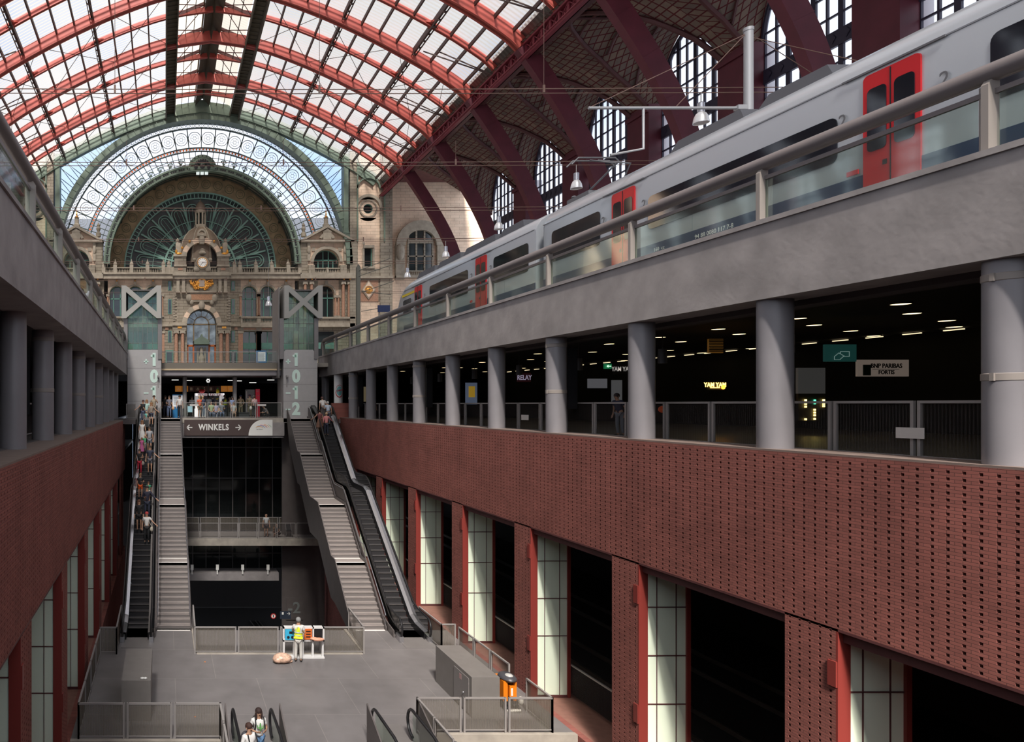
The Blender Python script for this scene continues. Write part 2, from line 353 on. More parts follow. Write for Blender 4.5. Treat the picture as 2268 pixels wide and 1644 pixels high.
# level 0 concourse
m = MB(); m.box(XR+.9, 28, -8, 80, Z0-.3, Z0); m.box(-16, XL-.9, -8, 80, Z0-.3, Z0); m.box(-3, 12.9, YT, 80, Z0-.3, Z0)
m.box(XL-.9, -2.0, 47.5, YT, Z0-.3, Z0); m.box(XR-.1, XR+1, 50.2, 57, Z0-.3, Z0+.0)
st(m, 'floor_concourse', mat('concourse_floor', (.13, .115, .11), .35), 'polished dark concourse floor at level 0')
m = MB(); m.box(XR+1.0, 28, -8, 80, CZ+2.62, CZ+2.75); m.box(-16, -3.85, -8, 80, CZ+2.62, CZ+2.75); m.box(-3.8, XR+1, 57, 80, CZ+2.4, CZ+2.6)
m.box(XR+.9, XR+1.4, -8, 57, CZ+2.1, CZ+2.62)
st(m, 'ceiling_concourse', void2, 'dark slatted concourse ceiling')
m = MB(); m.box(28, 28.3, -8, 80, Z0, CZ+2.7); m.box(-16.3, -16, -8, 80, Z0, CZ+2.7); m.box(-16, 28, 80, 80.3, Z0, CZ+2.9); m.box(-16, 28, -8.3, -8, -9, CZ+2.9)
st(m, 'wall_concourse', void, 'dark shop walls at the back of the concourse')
m = MB(); m.box(XR+1.15, XR+1.3, -8, 56, CZ+2.34, CZ+2.5)
tag(m.build('ceiling_pipe', mat('pipe_grey', (.16, .14, .14), .5)), 'grey duct running under the concourse ceiling edge', 'duct')
# round columns
def column(x, y, zb, zt, r, label, group, rings=False, name='round_column', m=None):
    mb = MB(); mb.lathe([(r, zb), (r, zt)], (x, y, 0), 32)
    if not rings: return tag(mb.build(name, m or col_grey, smooth=True), label, 'column', group)
    e = empty(name, (x, y, zb), label, 'column', group); mb.build('shaft', m or col_grey, e, smooth=True)
    for z in (CZ+.42, CZ+1.95):
        b = MB(); b.lathe([(r, z-.06), (r+.01, z-.05), (r+.01, z+.05), (r, z+.06)], (x, y, 0), 32); b.box(x-r-.03, x-r+.02, y-.05, y+.01, z-.06, z+.06); b.build('band', post_paint, e, smooth=True)
    return e
for k in range(12):
    y = 10.74+4.17*k
    if k == 10: continue
    column(13.0, y, CZ-.93, CZ+2.22, .31, f'{ORD[k]} round grey column of the right concourse, counting from the nearest' if k != 11 else 'farthest round grey column of the right concourse, beside the lift tower', 'right concourse columns', rings=k in (0, 3, 6, 9))
    if k in (3, 6, 9):
        m = MB(); m.box(13.34, 13.64, y-.12, y+.5, CZ-.15, CZ+1.85)
        tag(m.build('display_box', black), f'black display cabinet on the side of the {ORD[k]} right column', 'display')
for k in range(9):
    y = 16.9+4.17*k
    column(-3.67, y, CZ-1.07, CZ+2.22, .33, f'{ORD[k]} round grey column of the left concourse, counting from the nearest', 'left concourse columns', rings=k in (1, 3, 5))
    if k in (1, 3, 5):
        m = MB(); m.box(-4.35, -4.0, y-.45, y-.3, CZ-.3, CZ+1.7)
        tag(m.build('display_box', black), f'black display cabinet hung beside the {ORD[k]} left column', 'display')
# white column with round poster
def poster_col(x, y, zb, zt, label):
    e = empty('poster_column', (x, y, zb), label, 'column')
    m = MB(); m.lathe([(.33, zb), (.33, zt)], (x, y, 0), 32); m.build('shaft', white, e, smooth=True)
    cz = CZ+1.0
    for nm, r0, r1, mm, s0, s1 in (('red_arc', .36, .43, mat('poster_red', (.5, .04, .05), .5), 3.3, 5.9), ('thin_red_arc', .37, .40, mat('poster_red', (.5, .04, .05), .5), .5, 2.9), ('teal_disc', 0.02, .30, mat('poster_teal', (.2, .5, .5), .5), 0, 2*math.pi)):
        d = MB(); A = 28
        a = []; b = []
        for i in range(A+1):
            t = lerp(s0, s1, i/A)
            for L, r in ((a, r0), (b, r1)):
                ux = r*math.cos(t)*.72; uz = r*math.sin(t); th = ux/.34
                L.append((x+.34*math.sin(th)-.0, y-.34*math.cos(th), cz+uz*1.15))
        d.strip(a, b, (0, -.004, 0), caps=False); d.build(nm, mm, e)
    text('COMICS', .16, (x, y-.356, cz+.04), mat('poster_red', (.5, .04, .05)), e, rot=(math.pi/2, -.25, 0), ext=.003, off=.006)
poster_col(13.0, 52.44, Z0, CZ+2.22, 'white round column with a comics poster beside the right escalator top')
poster_col(-4.2, 53.2, Z0, CZ+2.22, 'white round column with a comics poster at the far left of the concourse')
# ---------------------------------------------------------------- parapet railings of level +1
def parapet(x, s, ys, yend, side):
    zt = CZ+3.9; e = empty('parapet_railing', (x, ys[0], zt), f'thick grey tubular handrail with glass panels along the {side} parapet', 'railing')
    t = MB(); t.tube([(x, -6, CZ+5.13), (x, yend-.6, CZ+5.13), (x, yend, CZ+4.9), (x, yend+.15, CZ+4.5)], .15, 20); t.build('handrail', tube_paint, e, smooth=True)
    r = MB(); r.box(x-s*.03, x+s*.03, -6, yend, CZ+4.78, CZ+4.86); r.build('mid_rail', tube_paint, e)
    for y in ys:
        p = MB()
        a = x-s*.13; b = x+s*.05
        p.prism([(a, y, zt), (b, y, zt), (b, y, CZ+5.02), (x-s*.07, y, CZ+5.02), (a, y, CZ+4.93)], (0, .10, 0))
        p.box(x-s*.02, x+s*.12, y+.14, y+.22, zt, CZ+4.95)
        p.build('post', post_paint, e)
    for i, y in enumerate([ys[0]-4.17]+ys):
        y2 = y+4.17 if i < len(ys) else yend
        g = MB(); g.box(x-.008, x+.008, y+.25, min(y2-.04, yend), zt, CZ+4.78); g.build('glass_panel', glass, e)
    return e
parapet(12.78, 1, [10.75+4.13*k for k in range(12)], 56.6, 'right')
parapet(-3.03, -1, [7.4+4.13*k for k in range(11)], 52.5, 'left')
# ---------------------------------------------------------------- generic mesh railings
def railing(pts, label, z=0.0, h=1.1, group=None, name='mesh_railing', gap=True, inf=None, npan=None):
    e = empty(name, (pts[0][0], pts[0][1], z), label, 'railing', group)
    fr = MB(); ms = MB()
    for i in range(len(pts)-1):
        a = Vector((*pts[i], 0)); b = Vector((*pts[i+1], 0)); L = (b-a).length; n = npan[i] if npan else max(1, round(L/1.9)); d = (b-a)/L
        for j in range(n):
            g0 = .06 if (j > 0 and gap) else 0.0; g1 = .06 if (j < n-1 and gap) else 0.0
            p = a+d*(L*j/n+g0); q = a+d*(L*(j+1)/n-g1)
            up = Vector((0, 0, 1))
            fr.bar(p+up*(z+h-.025), q+up*(z+h-.025), .06, .05)
            for w in (p, q): fr.bar(w+up*z, w+up*(z+h), .055, .055, (d.x, d.y, 0))
            fr.bar(p+up*(z+.1), q+up*(z+.1), .03, .03)
            nrm = Vector((-d.y, d.x, 0))*.004
            ms.add([p+up*(z+.1)-nrm, q+up*(z+.1)-nrm, q+up*(z+h-.05)-nrm, p+up*(z+h-.05)-nrm], [(0, 1, 2, 3)])
    fr.build('frame', rail_grey, e); ms.build('mesh_infill', inf or meshmat, e); return e
railing([(1.27, 31.4), (1.22, 28.35), (8.06, 28.35), (8.15, 31.0)], 'mesh railing round the void, behind the worker', npan=[1, 4, 1])
railing([(-2.6, 28.0), (-2.6, 21.1), (1.67, 21.1), (1.67, 16)], 'mesh railing at the left edge of the lower floor, cornering by the escalator', npan=[4, 3, 4])
railing([(-2.6, 28.3), (-1.95, 28.3), (-1.95, 31.4)], 'short mesh railing beside the foot of the left escalator', npan=[1, 1])
railing([(11.35, 31.2), (11.35, 28.7), (11.9, 28.7)], 'short mesh railing beside the foot of the right escalator', npan=[1, 1])
railing([(11.9, 28.3), (11.95, 24.3)], 'mesh railing between the grey cabinet and the brick wall', npan=[3])
railing([(11.9, 23.0), (11.9, 21.5), (7.76, 21.5), (7.76, 16)], 'mesh railing in front of the orange cleaning cart', npan=[1, 3, 4])
railing([(13.75, 8), (13.75, 56)], 'mesh railing behind the right concourse columns', z=Z0, h=1.12, npan=[30], inf=meshdark)
railing([(-4.4, 8), (-4.4, 50)], 'mesh railing behind the left concourse columns', z=Z0, h=1.1, npan=[24], inf=meshdark)
railing([(1.3, YT+.1), (8.75, YT+.1)], 'thin metal railing along the balcony above the shop sign', z=Z0, h=1.2, npan=[4], inf=glass)
railing([(-2.75, 50.3), (-2.1, 50.3)], 'small mesh gate beside the top of the left escalator', z=Z0, h=1.1, npan=[1])
# ---------------------------------------------------------------- floor cabinets
def cabinet(x0, x1, y0, y1, h, label, door):
    e = empty('service_cabinet', ((x0+x1)/2, (y0+y1)/2, 0), label, 'cabinet')
    cg = mat('cabinet_grey', (.20, .185, .175), .5, var=.06)
    b = MB(); b.box(x0, x1, y0, y1, 0, h); b.build('body', cg, e)
    if door:
        d = MB(); d.box(x0-.02, x0, y0+.2, y0+1.35, .08, h-.12); dd = d.build('door', mat('door_grey', (.22, .205, .20), .45), e)
        k = MB(); k.ball((x0-.04, y0+.55, .62), .03); k.build('handle', silver, dd)
        k = MB(); k.box(x0-.024, x0-.02, y0+.75, y0+.9, .95, 1.12); k.build('notice', mat('notice_pink', (.5, .3, .3)), dd)
cabinet(9.87, 10.77, 22.5, 25.5, 1.32, 'long dark grey metal cabinet with a side door beside the orange cart', True)
cabinet(-1.38, -.45, 22.3, 25.2, 1.30, 'long plain grey cabinet in front of the left escalator', False)
# ================================================================ stairs and escalators
def esc_profile():
    # (y, z) from the top landing to the bottom landing
    return [(52.0, Z0), (50.7, Z0), (50.1, Z0-.12), (43.7, Z0-3.93), (43.1, Z0-4.07), (40.7, Z0-4.07), (40.1, Z0-4.22), (32.0, .14), (31.3, 0.0), (30.0, 0.0)]
def prof_z(P, y):
    for (a, za), (b, zb) in zip(P, P[1:]):
        if b <= y <= a: return lerp(za, zb, (a-y)/(a-b))
    return P[-1][1] if y < P[-1][0] else P[0][1]
def skew(p, y0=31.2, x0=0, k=.038): return (p[0]+(p[1]-y0)*k, p[1], p[2])
def ident(p): return p
STAIR = [(51.0, Z0), (47.15, Z0-2.26), (46.25, Z0-2.26), (42.2, Z0-4.64), (39.6, Z0-4.64), (35.83, Z0-6.85), (34.9, Z0-6.85), (31.2, 0)]
def stair(x0, x1, tf, label, side):
    e = empty('staircase', ((x0+x1)/2, 31.2, 0), label, 'staircase')
    st_ = MB(); nos = MB(); tread = mat('stair_tread', (.29, .255, .24), .6, var=.08)
    nosm = mat('stair_nosing', (.85, .82, .78), .5)
    riser = mat('stair_riser', (.16, .145, .14), .6)
    for i in range(0, len(STAIR)-1):
        (ya, za), (yb, zb) = STAIR[i], STAIR[i+1]
        if abs(za-zb) < .01:
            st_.m = 0; st_.box(x0, x1, yb, ya, za-.12, za); continue
        n = max(1, round((za-zb)/.168)); dy = (ya-yb)/n; dz = (za-zb)/n
        for j in range(n):
            y = ya-dy*j; z = za-dz*(j+1)
            st_.m = 0; st_.box(x0, x1, y-dy-.02, y+.02, z-.04, z)
            st_.m = 1; st_.box(x0, x1, y+.0, y+.03, z, z+dz-.0)
            if j == 0: nos.box(x0+.02, x1-.02, y-.0, y+.16, za+.001, za+.012)
            if j == n-1: nos.box(x0+.02, x1-.02, yb-.02, yb+.12, zb+.003, zb+.012)
    st_.m = 0; st_.box(x0, x1, 51.0, 52.5, Z0-.2, Z0)
    st_.tf(tf).build('steps', [tread, riser], e); nos.tf(tf).build('nosing', nosm, e)
    for s, xx in ((-1, x0), (1, x1)):
        a = [(xx, 53.0, Z0+.95)]+[(xx, y, z+.16) for y, z in STAIR[:]]
        b = [(xx, 53.0, Z0+.80)]+[(xx, y, (z-2.0 if side == -1 else z-1.25) if i < len(STAIR)-1 else z-.3) for i, (y, z) in enumerate(STAIR)]
        if side != s: a[0] = (xx, 52.6, Z0+.16); b[0] = (xx, 52.6, Z0-.5)
        p = MB(); p.strip(a, b, (s*.05, 0, 0)); p.tf(tf).build('stringer', dark_grey, e)
        if side == -1 and s == -1: continue
        h = MB(); pts = [(xx-s*.05, 51.4, Z0+.9)]+[(xx-s*.05, y, z+.9) for y, z in STAIR]+[(xx-s*.05, 31.0, .75)]
        h.tube(pts, .024, 8)
        for y, z in STAIR:
            h.tube([(xx-s*.05, y, z+.9), (xx, y, z+.15)], .012, 6)
        h.tf(tf).build('handrail', silver, e, smooth=True)
    return e
stair(-.36, 1.16, ident, 'long grey staircase of several flights on the left, between escalator and void', 1)
stair(8.38, 9.85, lambda p: skew(p), 'long grey staircase of several flights on the right, with a deep side plate', -1)
def escalator(x0, x1, P, tf, label, brightside, tipz=1.0):
    e = empty('escalator', ((x0+x1)/2, P[-1][0], P[-1][1]), label, 'escalator')
    s = MB(); sd = mat('escalator_step', (.07, .067, .07), .45, metal=.3); sr = mat('escalator_riser', (.025, .024, .026), .5)
    sn = mat('escalator_tread_edge', (.22, .2, .19), .45)
    w0, w1 = x0+.27, x1-.27
    y = P[0][0]
    while y > P[-1][0]+.001:
        y2 = max(P[-1][0], y-.36); za = prof_z(P, y); zb = prof_z(P, y2)
        s.m = 0; s.box(w0, w1, y2, y, zb-.03, zb)
        if za-zb > .02:
            s.m = 1; s.box(w0, w1, y, y+.02, zb, za-.002); s.m = 2; s.box(w0, w1, y, y+.035, za-.012, za+.002)
        y = y2
    s.tf(tf).build('steps', [sd, sr, sn], e)
    c = MB(); yb = P[-1][0]; c.box(x0+.1, x1-.1, yb-1.0, yb+.3, P[-1][1], P[-1][1]+.012); c.tf(tf).build('comb_plate', steel_grey, e)
    Q = [(y, z) for y, z in P]
    for s_, xx in ((-1, x0), (1, x1)):
        xi = xx-s_*.27
        sk = MB(); sk.strip([(xi, y, z+.30) for y, z in Q], [(xi, y, z-.1) for y, z in Q], (s_*.02, 0, 0)); sk.tf(tf).build('skirt', black, e)
        dk = MB(); dk.strip([(xi, y, z+.31) for y, z in Q], [(xi+s_*.16, y, z+.37) for y, z in Q], (0, 0, .02)); dk.tf(tf).build('deck', silver if s_ == brightside else steel_grey, e)
        xg = xx-s_*.12
        g = MB(); g.strip([(xg, y, z+.92) for y, z in Q], [(xg, y, z+.34) for y, z in Q], (s_*.012, 0, 0)); g.tf(tf).build('glass_balustrade', glass_dark, e)
        h = MB(); pts = [(xg, y, z+.95) for y, z in Q]
        y1, z1 = Q[-1]; arc = [(xg, y1-.42*math.sin(t), z1+.55+.4*math.cos(t)) for t in [math.pi*i/8 for i in range(0, 9)]]
        y0_, z0_ = Q[0]; arc0 = [(xg, y0_+.3*math.sin(t), z0_+.55+.4*math.cos(t)) for t in [math.pi*i/6 for i in range(6, 0, -1)]]
        h.tube(arc0+pts+arc[1:], .045, 8); h.tf(tf).build('handrail', black, e, smooth=True)
        n = MB(); n.box(xg-.09, xg+.09, y1-.35, y1+.25, z1, z1+.24); n.tf(tf).build('newel', silver, e)
        R = [(y, z) for y, z in Q if y < 51.8]
        a = [(xx, 53.2, Z0+tipz)] + [(xx, y, z+.36) for y, z in R[:-1]] + [(xx, R[-1][0]+.3, R[-1][1]+.3)]
        b = [(xx, 52.9, Z0+tipz-.4)] + [(xx, y, max(z-1.1, 0.0 if y < 33 else z-1.1)) for y, z in R[:-1]] + [(xx, R[-1][0]+.3, R[-1][1])]
        if tipz is not None and P[0][0] > 40:
            p = MB(); p.strip(a, b, (s_*.05, 0, 0)); p.tf(tf).build('cladding', dark_grey, e)
    return e
EP = esc_profile()
escalator(-1.92, -.46, EP, ident, 'dark escalator carrying people down on the left', -1)
escalator(9.98, 11.44, EP, lambda p: skew(p), 'dark escalator beside the right brick wall, three people near its top', 1)
# escalators that go down towards the viewer
def down_esc(x0, x1, label):
    e = empty('escalator', ((x0+x1)/2, 20.6, 0), label, 'escalator', None)
    P = [(21.2, 0), (19.2, 0), (18.6, -.12), (12.0, -3.9)]
    s = MB(); y = 21.2
    while y > 12:
        y2 = y-.36; zb = prof_z(P, y2); s.m = 0; s.box(x0+.2, x1-.2, y2, y, zb-.03, zb+.004); y = y2
    s.build('steps', [mat('escalator_step', (.07, .067, .07))], e)
    c = MB(); c.box(x0+.1, x1-.1, 20.3, 22.1, 0, .012); c.build('comb_plate', steel_grey, e)
    for s_, xx in ((-1, x0), (1, x1)):
        xg = xx-s_*.1
        g = MB(); g.strip([(xg, 20.9, .9)]+[(xg, y, z+.9) for y, z in P[1:]], [(xg, 20.9, .1)]+[(xg, y, z+.1) for y, z in P[1:]], (s_*.012, 0, 0)); g.build('glass_balustrade', glass, e)
        arc = [(xg, 20.9+.42*math.sin(t), .55+.4*math.cos(t)) for t in [math.pi*i/8 for i in range(8, -1, -1)]]
        h = MB(); h.tube(arc+[(xg, y, z+.95) for y, z in P[1:]], .045, 8); h.build('handrail', black, e, smooth=True)
        xo = xx+s_*.12
        p = MB(); p.prism([(xo, 20.9, -.3), (xo, 20.95, 1.15), (xo, 18.6, .30), (xo, 12.0, -3.9), (xo, 12, -5.2)], (s_*.04, 0, 0)); p.build('cladding', dark_grey, e)
down_esc(1.95, 3.3, 'escalator going down towards the viewer, carrying two women in white')
down_esc(6.2, 7.5, 'empty escalator going down towards the viewer, beside the near railing')
# ================================================================ lift towers
def tower(x0, x1, side, label):
    y0 = YT; y1 = YT+2.9
    e = empty('lift_tower', ((x0+x1)/2, y0, Z0), label, 'lift')
    b = MB(); ch = .35
    zt = CZ+4.1
    if side == 'left': poly = [(x0, y0, Z0-.32), (x1, y0, Z0-.32), (x1, y0, zt-ch), (x1-ch*.6, y0, zt), (x0, y0, zt)]
    else: poly = [(x0, y0, Z0-.32), (x1, y0, Z0-.32), (x1, y0, zt-ch), (x1-ch, y0, zt), (x0+ch*.5, y0, zt), (x0, y0, zt-ch*.5)]
    b.prism(poly, (0, .12, 0)); b.box(x0, x0+.25, y0+.12, y1, Z0-.32, zt-.4); b.box(x1-.25, x1, y0+.12, y1, Z0-.32, zt-.4); b.box(x0, x1, y1-.15, y1, Z0-.32, CZ+2)
    b.build('shaft_wall', mat('tower_grey', (.43, .415, .41), .45, var=.04), e)
    j = MB()
    for z in (fz(816, YT), fz(852, YT), fz(889, YT)): j.box(x0, x1, y0-.003, y0, z-.012, z+.012)
    j.build('panel_joints', steel_grey, e)
    gx0, gx1 = x0+.0, x1-.28
    p = MB(); p.box(x0-.28, x0+.02, y0-.1, y1, CZ+3.4, CZ+6.45); p.box(x1-.25, x1+.05, y0-.1, y1, CZ+3.4, CZ+6.45)
    if side == 'right': p.box(x0-.35, x0-.28, y0+.1, y1+.3, CZ+2.0, CZ+8.8)
    p.box(x0-.3, x0+.0, y1-.3, y1, CZ+3, CZ+8.6); p.box(x1-.25, x1+.05, y1-.3, y1, CZ+3, CZ+8.6); p.build('posts', steel_grey, e)
    g = MB(); g.box(x0+.05, x1-.28, y0+.1, y0+.12, CZ+4.0, CZ+8.5); g.box(x0+.03, x0+.05, y0+.12, y1-.3, CZ+4, CZ+8.5); g.box(x1-.28, x1-.26, y0+.12, y1-.3, CZ+4, CZ+8.5)
    g.box(x0+.05, x1-.28, y1-.3, y1-.28, CZ+4.0, CZ+8.5); g.build('glass_shaft', tower_glass, e)
    r = MB()
    for i in range(1, 6): xx = lerp(x0+.05, x1-.28, i/6); r.box(xx-.012, xx+.012, y0+.08, y0+.1, CZ+4, CZ+8.5)
    for z in (4.1, 4.6, 6.1, 7.6): r.box(x0+.05, x1-.28, y0+.08, y0+.1, CZ+z-.02, CZ+z+.02)
    r.build('glazing_bars', steel_grey, e)
    # bow tie frame
    X0, X1 = x0-.42, x1+.0
    if side == 'right': X0, X1 = x0, x1+.3
    zl, zh = CZ+6.42, CZ+8.85; yf = y0-.45; t = .34
    fr = MB(); fr.box(X0, X0+t, yf, yf+.25, zl, zh); fr.box(X1-t, X1, yf, yf+.25, zl, zh)
    def diag(a, b, c, d, o=0): fr.prism([(a[0], yf+o, a[1]), (b[0], yf+o, b[1]), (c[0], yf+o, c[1]), (d[0], yf+o, d[1])], (0, .25-2*o, 0))
    diag((X0+t, zl), (X1-t, zh-.48), (X1-t, zh), (X0+t, zl+.48)); diag((X0+t, zh-.48), (X1-t, zl), (X1-t, zl+.48), (X0+t, zh), .006)
    fr.box(X0, X0+.2, yf+.25, y1+.2, zl, zh); fr.box(X1-.2, X1, yf+.25, y1+.2, zl, zh)
    fr.box(X0, X1, y1, y1+.2, zh-.35, zh-.1)
    fr.build('cross_frame', mat('frame_grey', (.36, .35, .32), .5), e)
    roof = MB(); roof.box(X0+.1, X1-.1, yf+.3, y1, zh-.35, zh-.25); roof.build('roof_panel', dark_grey, e)
    tx = x0+ (2.0 if side == 'left' else .95)
    for s_, py in (('1', 798), ('0', 835), ('1', 871), ('2', 907)):
        if side == 'left' and s_ == '2': continue
        text(s_, 1.25, (tx, y0-.02, fz(py, YT)), numcol, e, ext=.01, off=.065, sx=.92, name='number')
    sg = MB()
    for py in (798, 871):
        z = fz(py, YT)+.42; sg.prism([(tx-.05, y0-.03, z), (tx+.02, y0-.03, z), (tx+.02, y0-.03, z-.22), (tx-.26, y0-.03, z-.16), (tx-.26, y0-.03, z-.02)], (0, .02, 0))
    for k, py in enumerate((801, 871, 907)):
        if side == 'left' and k == 2: continue
        z = fz(py, YT); sg.box(tx-.78, tx-.42, y0-.03, y0, z-.05, z+.05)
        if k == 0: sg.box(tx-.65, tx-.55, y0-.03, y0, z-.19, z+.19)
    sg.build('sign_lettering', numcol, e)
    cm = MB(); cxx = x0+(2.3 if side == 'left' else .25); cm.tube([(cxx, y0-.3, fz(836, YT)), (cxx, y0, fz(838, YT))], .05, 8); cm.box(cxx-.07, cxx+.07, y0-.35, y0-.05, fz(832, YT), fz(836, YT))
    cm.box(cxx-.05, cxx+.05, y0-.02, y0, fz(858, YT), fz(838, YT)); cm.build('security_camera', rail_grey, e)
tower(-2.8, -.27, 'left', 'grey lift tower with level numbers on the left, behind the people on the escalator')
tower(8.9, 11.45, 'right', 'grey lift tower with level numbers on the right, ending in minus two')
m = MB(); m.box(9.1, 12.4, 54.3, 54.6, -9.1, Z0-.35)  # lower tower lies in shadow, put in as a dark grey wall
st(m, 'wall_lift_base', dark_grey, 'lift shaft under the right staircase, coloured dark for its shadow')
text('-2', 1.22, (10.02, 54.2, -5.7), mat('shaded_numeral', (.20, .22, .215), .5), tag(MB().box(9.4, 10.7, 54.22, 54.3, -6.6, -4.9).build('level_sign', dark_grey), 'shade-dimmed minus two numeral on the dark shaft in the void', 'sign'), off=.02)  # level numeral in a dimmer colour, for the shade of the void
# ================================================================ balcony, shop sign, lower bridges
m = MB(); m.box(1.3, 8.9, YT-.05, YT+.6, Z0-.35, Z0+.03); m.box(-.4, 1.3, YT-.1, YT+.6, Z0-.3, Z0+.01)
st(m, 'trim_6', concrete_pale, 'pale edge of the concourse balcony')
e = empty('shop_sign', (4.76, YT, Z0-1.4), 'dark brown WINKELS sign board with white arrows under the balcony', 'sign')
b = MB(); b.box(1.46, 8.06, YT-.12, YT, fz(965, YT), fz(930, YT)); b.build('board', mat('sign_brown', (.075, .05, .045), .5), e)
zc = fz(947, YT); wt = mat('sign_white', (.85, .84, .80), .5)
text('WINKELS', .62, (fx(473, YT), YT-.14, zc), wt, e, ext=.01, off=.022, sx=.80, space=1.12)
ar = MB()
for px, s_ in ((420, -1), (527, 1)):
    xx = fx(px, YT); ar.bar((xx-.2, YT-.13, zc), (xx+.2, YT-.13, zc), .02, .075)
    for q in (-1, 1): ar.bar((xx+s_*.2, YT-.13, zc), (xx+s_*.02, YT-.13, zc+q*.2), .02, .08)
ar.build('arrows', wt, e)
wp = MB(); X1 = 8.06; Zb = fz(965, YT); Zt = fz(930, YT)
pts = [(X1, YT-.14, Zb), (X1, YT-.14, Zt), (X1-.75, YT-.14, Zt)]+[(X1-.75-1.05*math.sin(a)**1.0, YT-.14, Zb+(Zt-Zb)*math.cos(a)) for a in [math.pi/2*i/8 for i in range(1, 9)]]
wp.prism(pts[::-1], (0, .015, 0)); wpo = wp.build('white_panel', wt, e)
for i, cc in enumerate([(.9, .45, .1), (.15, .25, .6), (.75, .1, .12), (.9, .5, .2), (.35, .6, .4)]):
    a = MB(); cxx = 7.35; rr = .25+.07*i
    a.tube([(cxx-.3+.07*i+rr*1.3*math.cos(t), YT-.15, zc-.12+rr*.8*math.sin(t)) for t in [math.radians(20+ (120-i*22)*j/8) for j in range(9)]], .014, 5)
    a.build('logo_arc', mat(f'logo_{i}', cc, .5), e)
text('het Station', .11, (7.1, YT-.15, zc-.13), mat('sign_brown', (.075, .05, .045)), e, ext=.002)
# under-balcony lintel
m = MB(); m.box(8.06, 8.95, YT-.1, YT+1.2, Z0-1.3, Z0-.3); m.box(1.2, 8.9, YT, YT+.5, Z0-1.45, Z0-.3)
st(m, 'trim_7', concrete, 'concrete lintel behind the brown sign')
# glazed wall under the balcony
e = empty('glazed_wall', (5, 57, -9), 'tall dark glazed wall under the balcony', 'glass wall')
g = MB(); g.box(.9, 9.9, 57.0, 57.04, -3.2, Z0-.4); g.build('glass', glass_dark, e)
b = MB()
for i in range(9): xx = 1.2+1.08*i; b.box(xx-.03, xx+.03, 56.92, 57.0, -3.2, Z0-.4)
for z in (6.6, 4.1, .9, -.9, -2.0): b.box(.9, 9.9, 56.9, 57.0, z-.03, z+.03)
b.build('glazing_bars', dark_grey, e)
m = MB(); m.box(-3, 13, 66, 66.2, -9, Z0); m.box(.5, 10, 60, 66, .6, .75); m.box(.5, 10, 58, 66, 4.3, 4.45)
st(m, 'wall_void', void, 'dark rooms behind the glazed wall')
m = MB(); m.box(1.1, 11.5, YT+.1, YT+3.2, -.45, 0)
st(m, 'floor_bridge', mat('bridge_floor', (.32, .29, .27), .6, var=.05), 'grey floor of the lower bridge')
m = MB(); m.box(1.1, 11.6, YT-.06, YT+.12, -.5, .03)
st(m, 'trim_8', concrete_pale, 'pale concrete front edge of the lower bridge')
railing([(1.2, YT+.1), (11.3, YT+.1)], 'front mesh railing of the lower bridge, before the standing man', h=1.2, npan=[7], inf=meshdark)
railing([(1.2, YT+3.1), (10.6, YT+3.1)], 'rear mesh railing of the lower bridge', h=1.15, npan=[6])
m = MB(); m.box(1.0, 8.8, YT+1.5, YT+3, -3.5, -2.9)
st(m, 'trim_9', concrete, 'lower concrete ledge with small lamps')
for i in range(4):
    m = MB(); xx = 2.1+1.95*i; m.box(xx-.11, xx+.11, YT+1.38, YT+1.45, -2.65, -2.25); m.box(xx-.05, xx+.05, YT+1.42, YT+1.5, -3.0, -2.6)
    tag(m.build('exit_placard', wt), f'{ORD[i]} small white figure placard on the lower ledge, counting from the left staircase', 'sign', 'placards on the lower ledge')
m = MB(); m.box(-3, 13, 78, 78.2, -9.2, -3)
st(m, 'wall_deep', void, 'dark end of the lowest level')
m = MB()
for q in (0, .55, .9): m.bar((fx(560+q*22, 60), 62, -9.05), (fx(545+q*22, 60)+2.6, 44, -9.05), .05, .05)
tag(m.build('lower_rails', mat('rail_steel', (.25, .22, .2))), 'thin pale rails in the darkness of the void', 'rails')
e = tag(MB().lathe([(.16, 49.9), (.16, 49.94)], (fx(605, 50), 0, fz(1364, 50)), 20, 'y').build('round_sign', wt), 'small round red and white prohibition sign in the void', 'sign')
MB().ring(fx(605, 50), 49.88, fz(1364, 50), .14, .19, .02).build('rim', mat('sign_red', (.55, .03, .03)), e)
MB().box(fx(605, 50)-.03, fx(605, 50)+.03, 49.88, 49.9, fz(1364, 50)-.09, fz(1364, 50)+.09).build('figure', black, e)
e = tag(MB().box(fx(620, 50), fx(644, 50), 49.95, 50, fz(1371, 50), fz(1354, 50)).build('direction_sign', mat('sign_navy', (.02, .03, .05))), 'dark direction board with a white arrow in the void', 'sign')
a = MB(); ax, az = fx(639, 50), fz(1359, 50); a.bar((ax-.12, 49.94, az), (ax+.1, 49.94, az), .01, .03); a.bar((ax+.1, 49.94, az), (ax, 49.94, az+.1), .01, .03); a.bar((ax+.1, 49.94, az), (ax, 49.94, az-.1), .01, .03)
a.box(fx(624, 50), fx(628, 50), 49.94, 49.95, fz(1361, 50), fz(1356, 50)); a.build('arrow', wt, e)
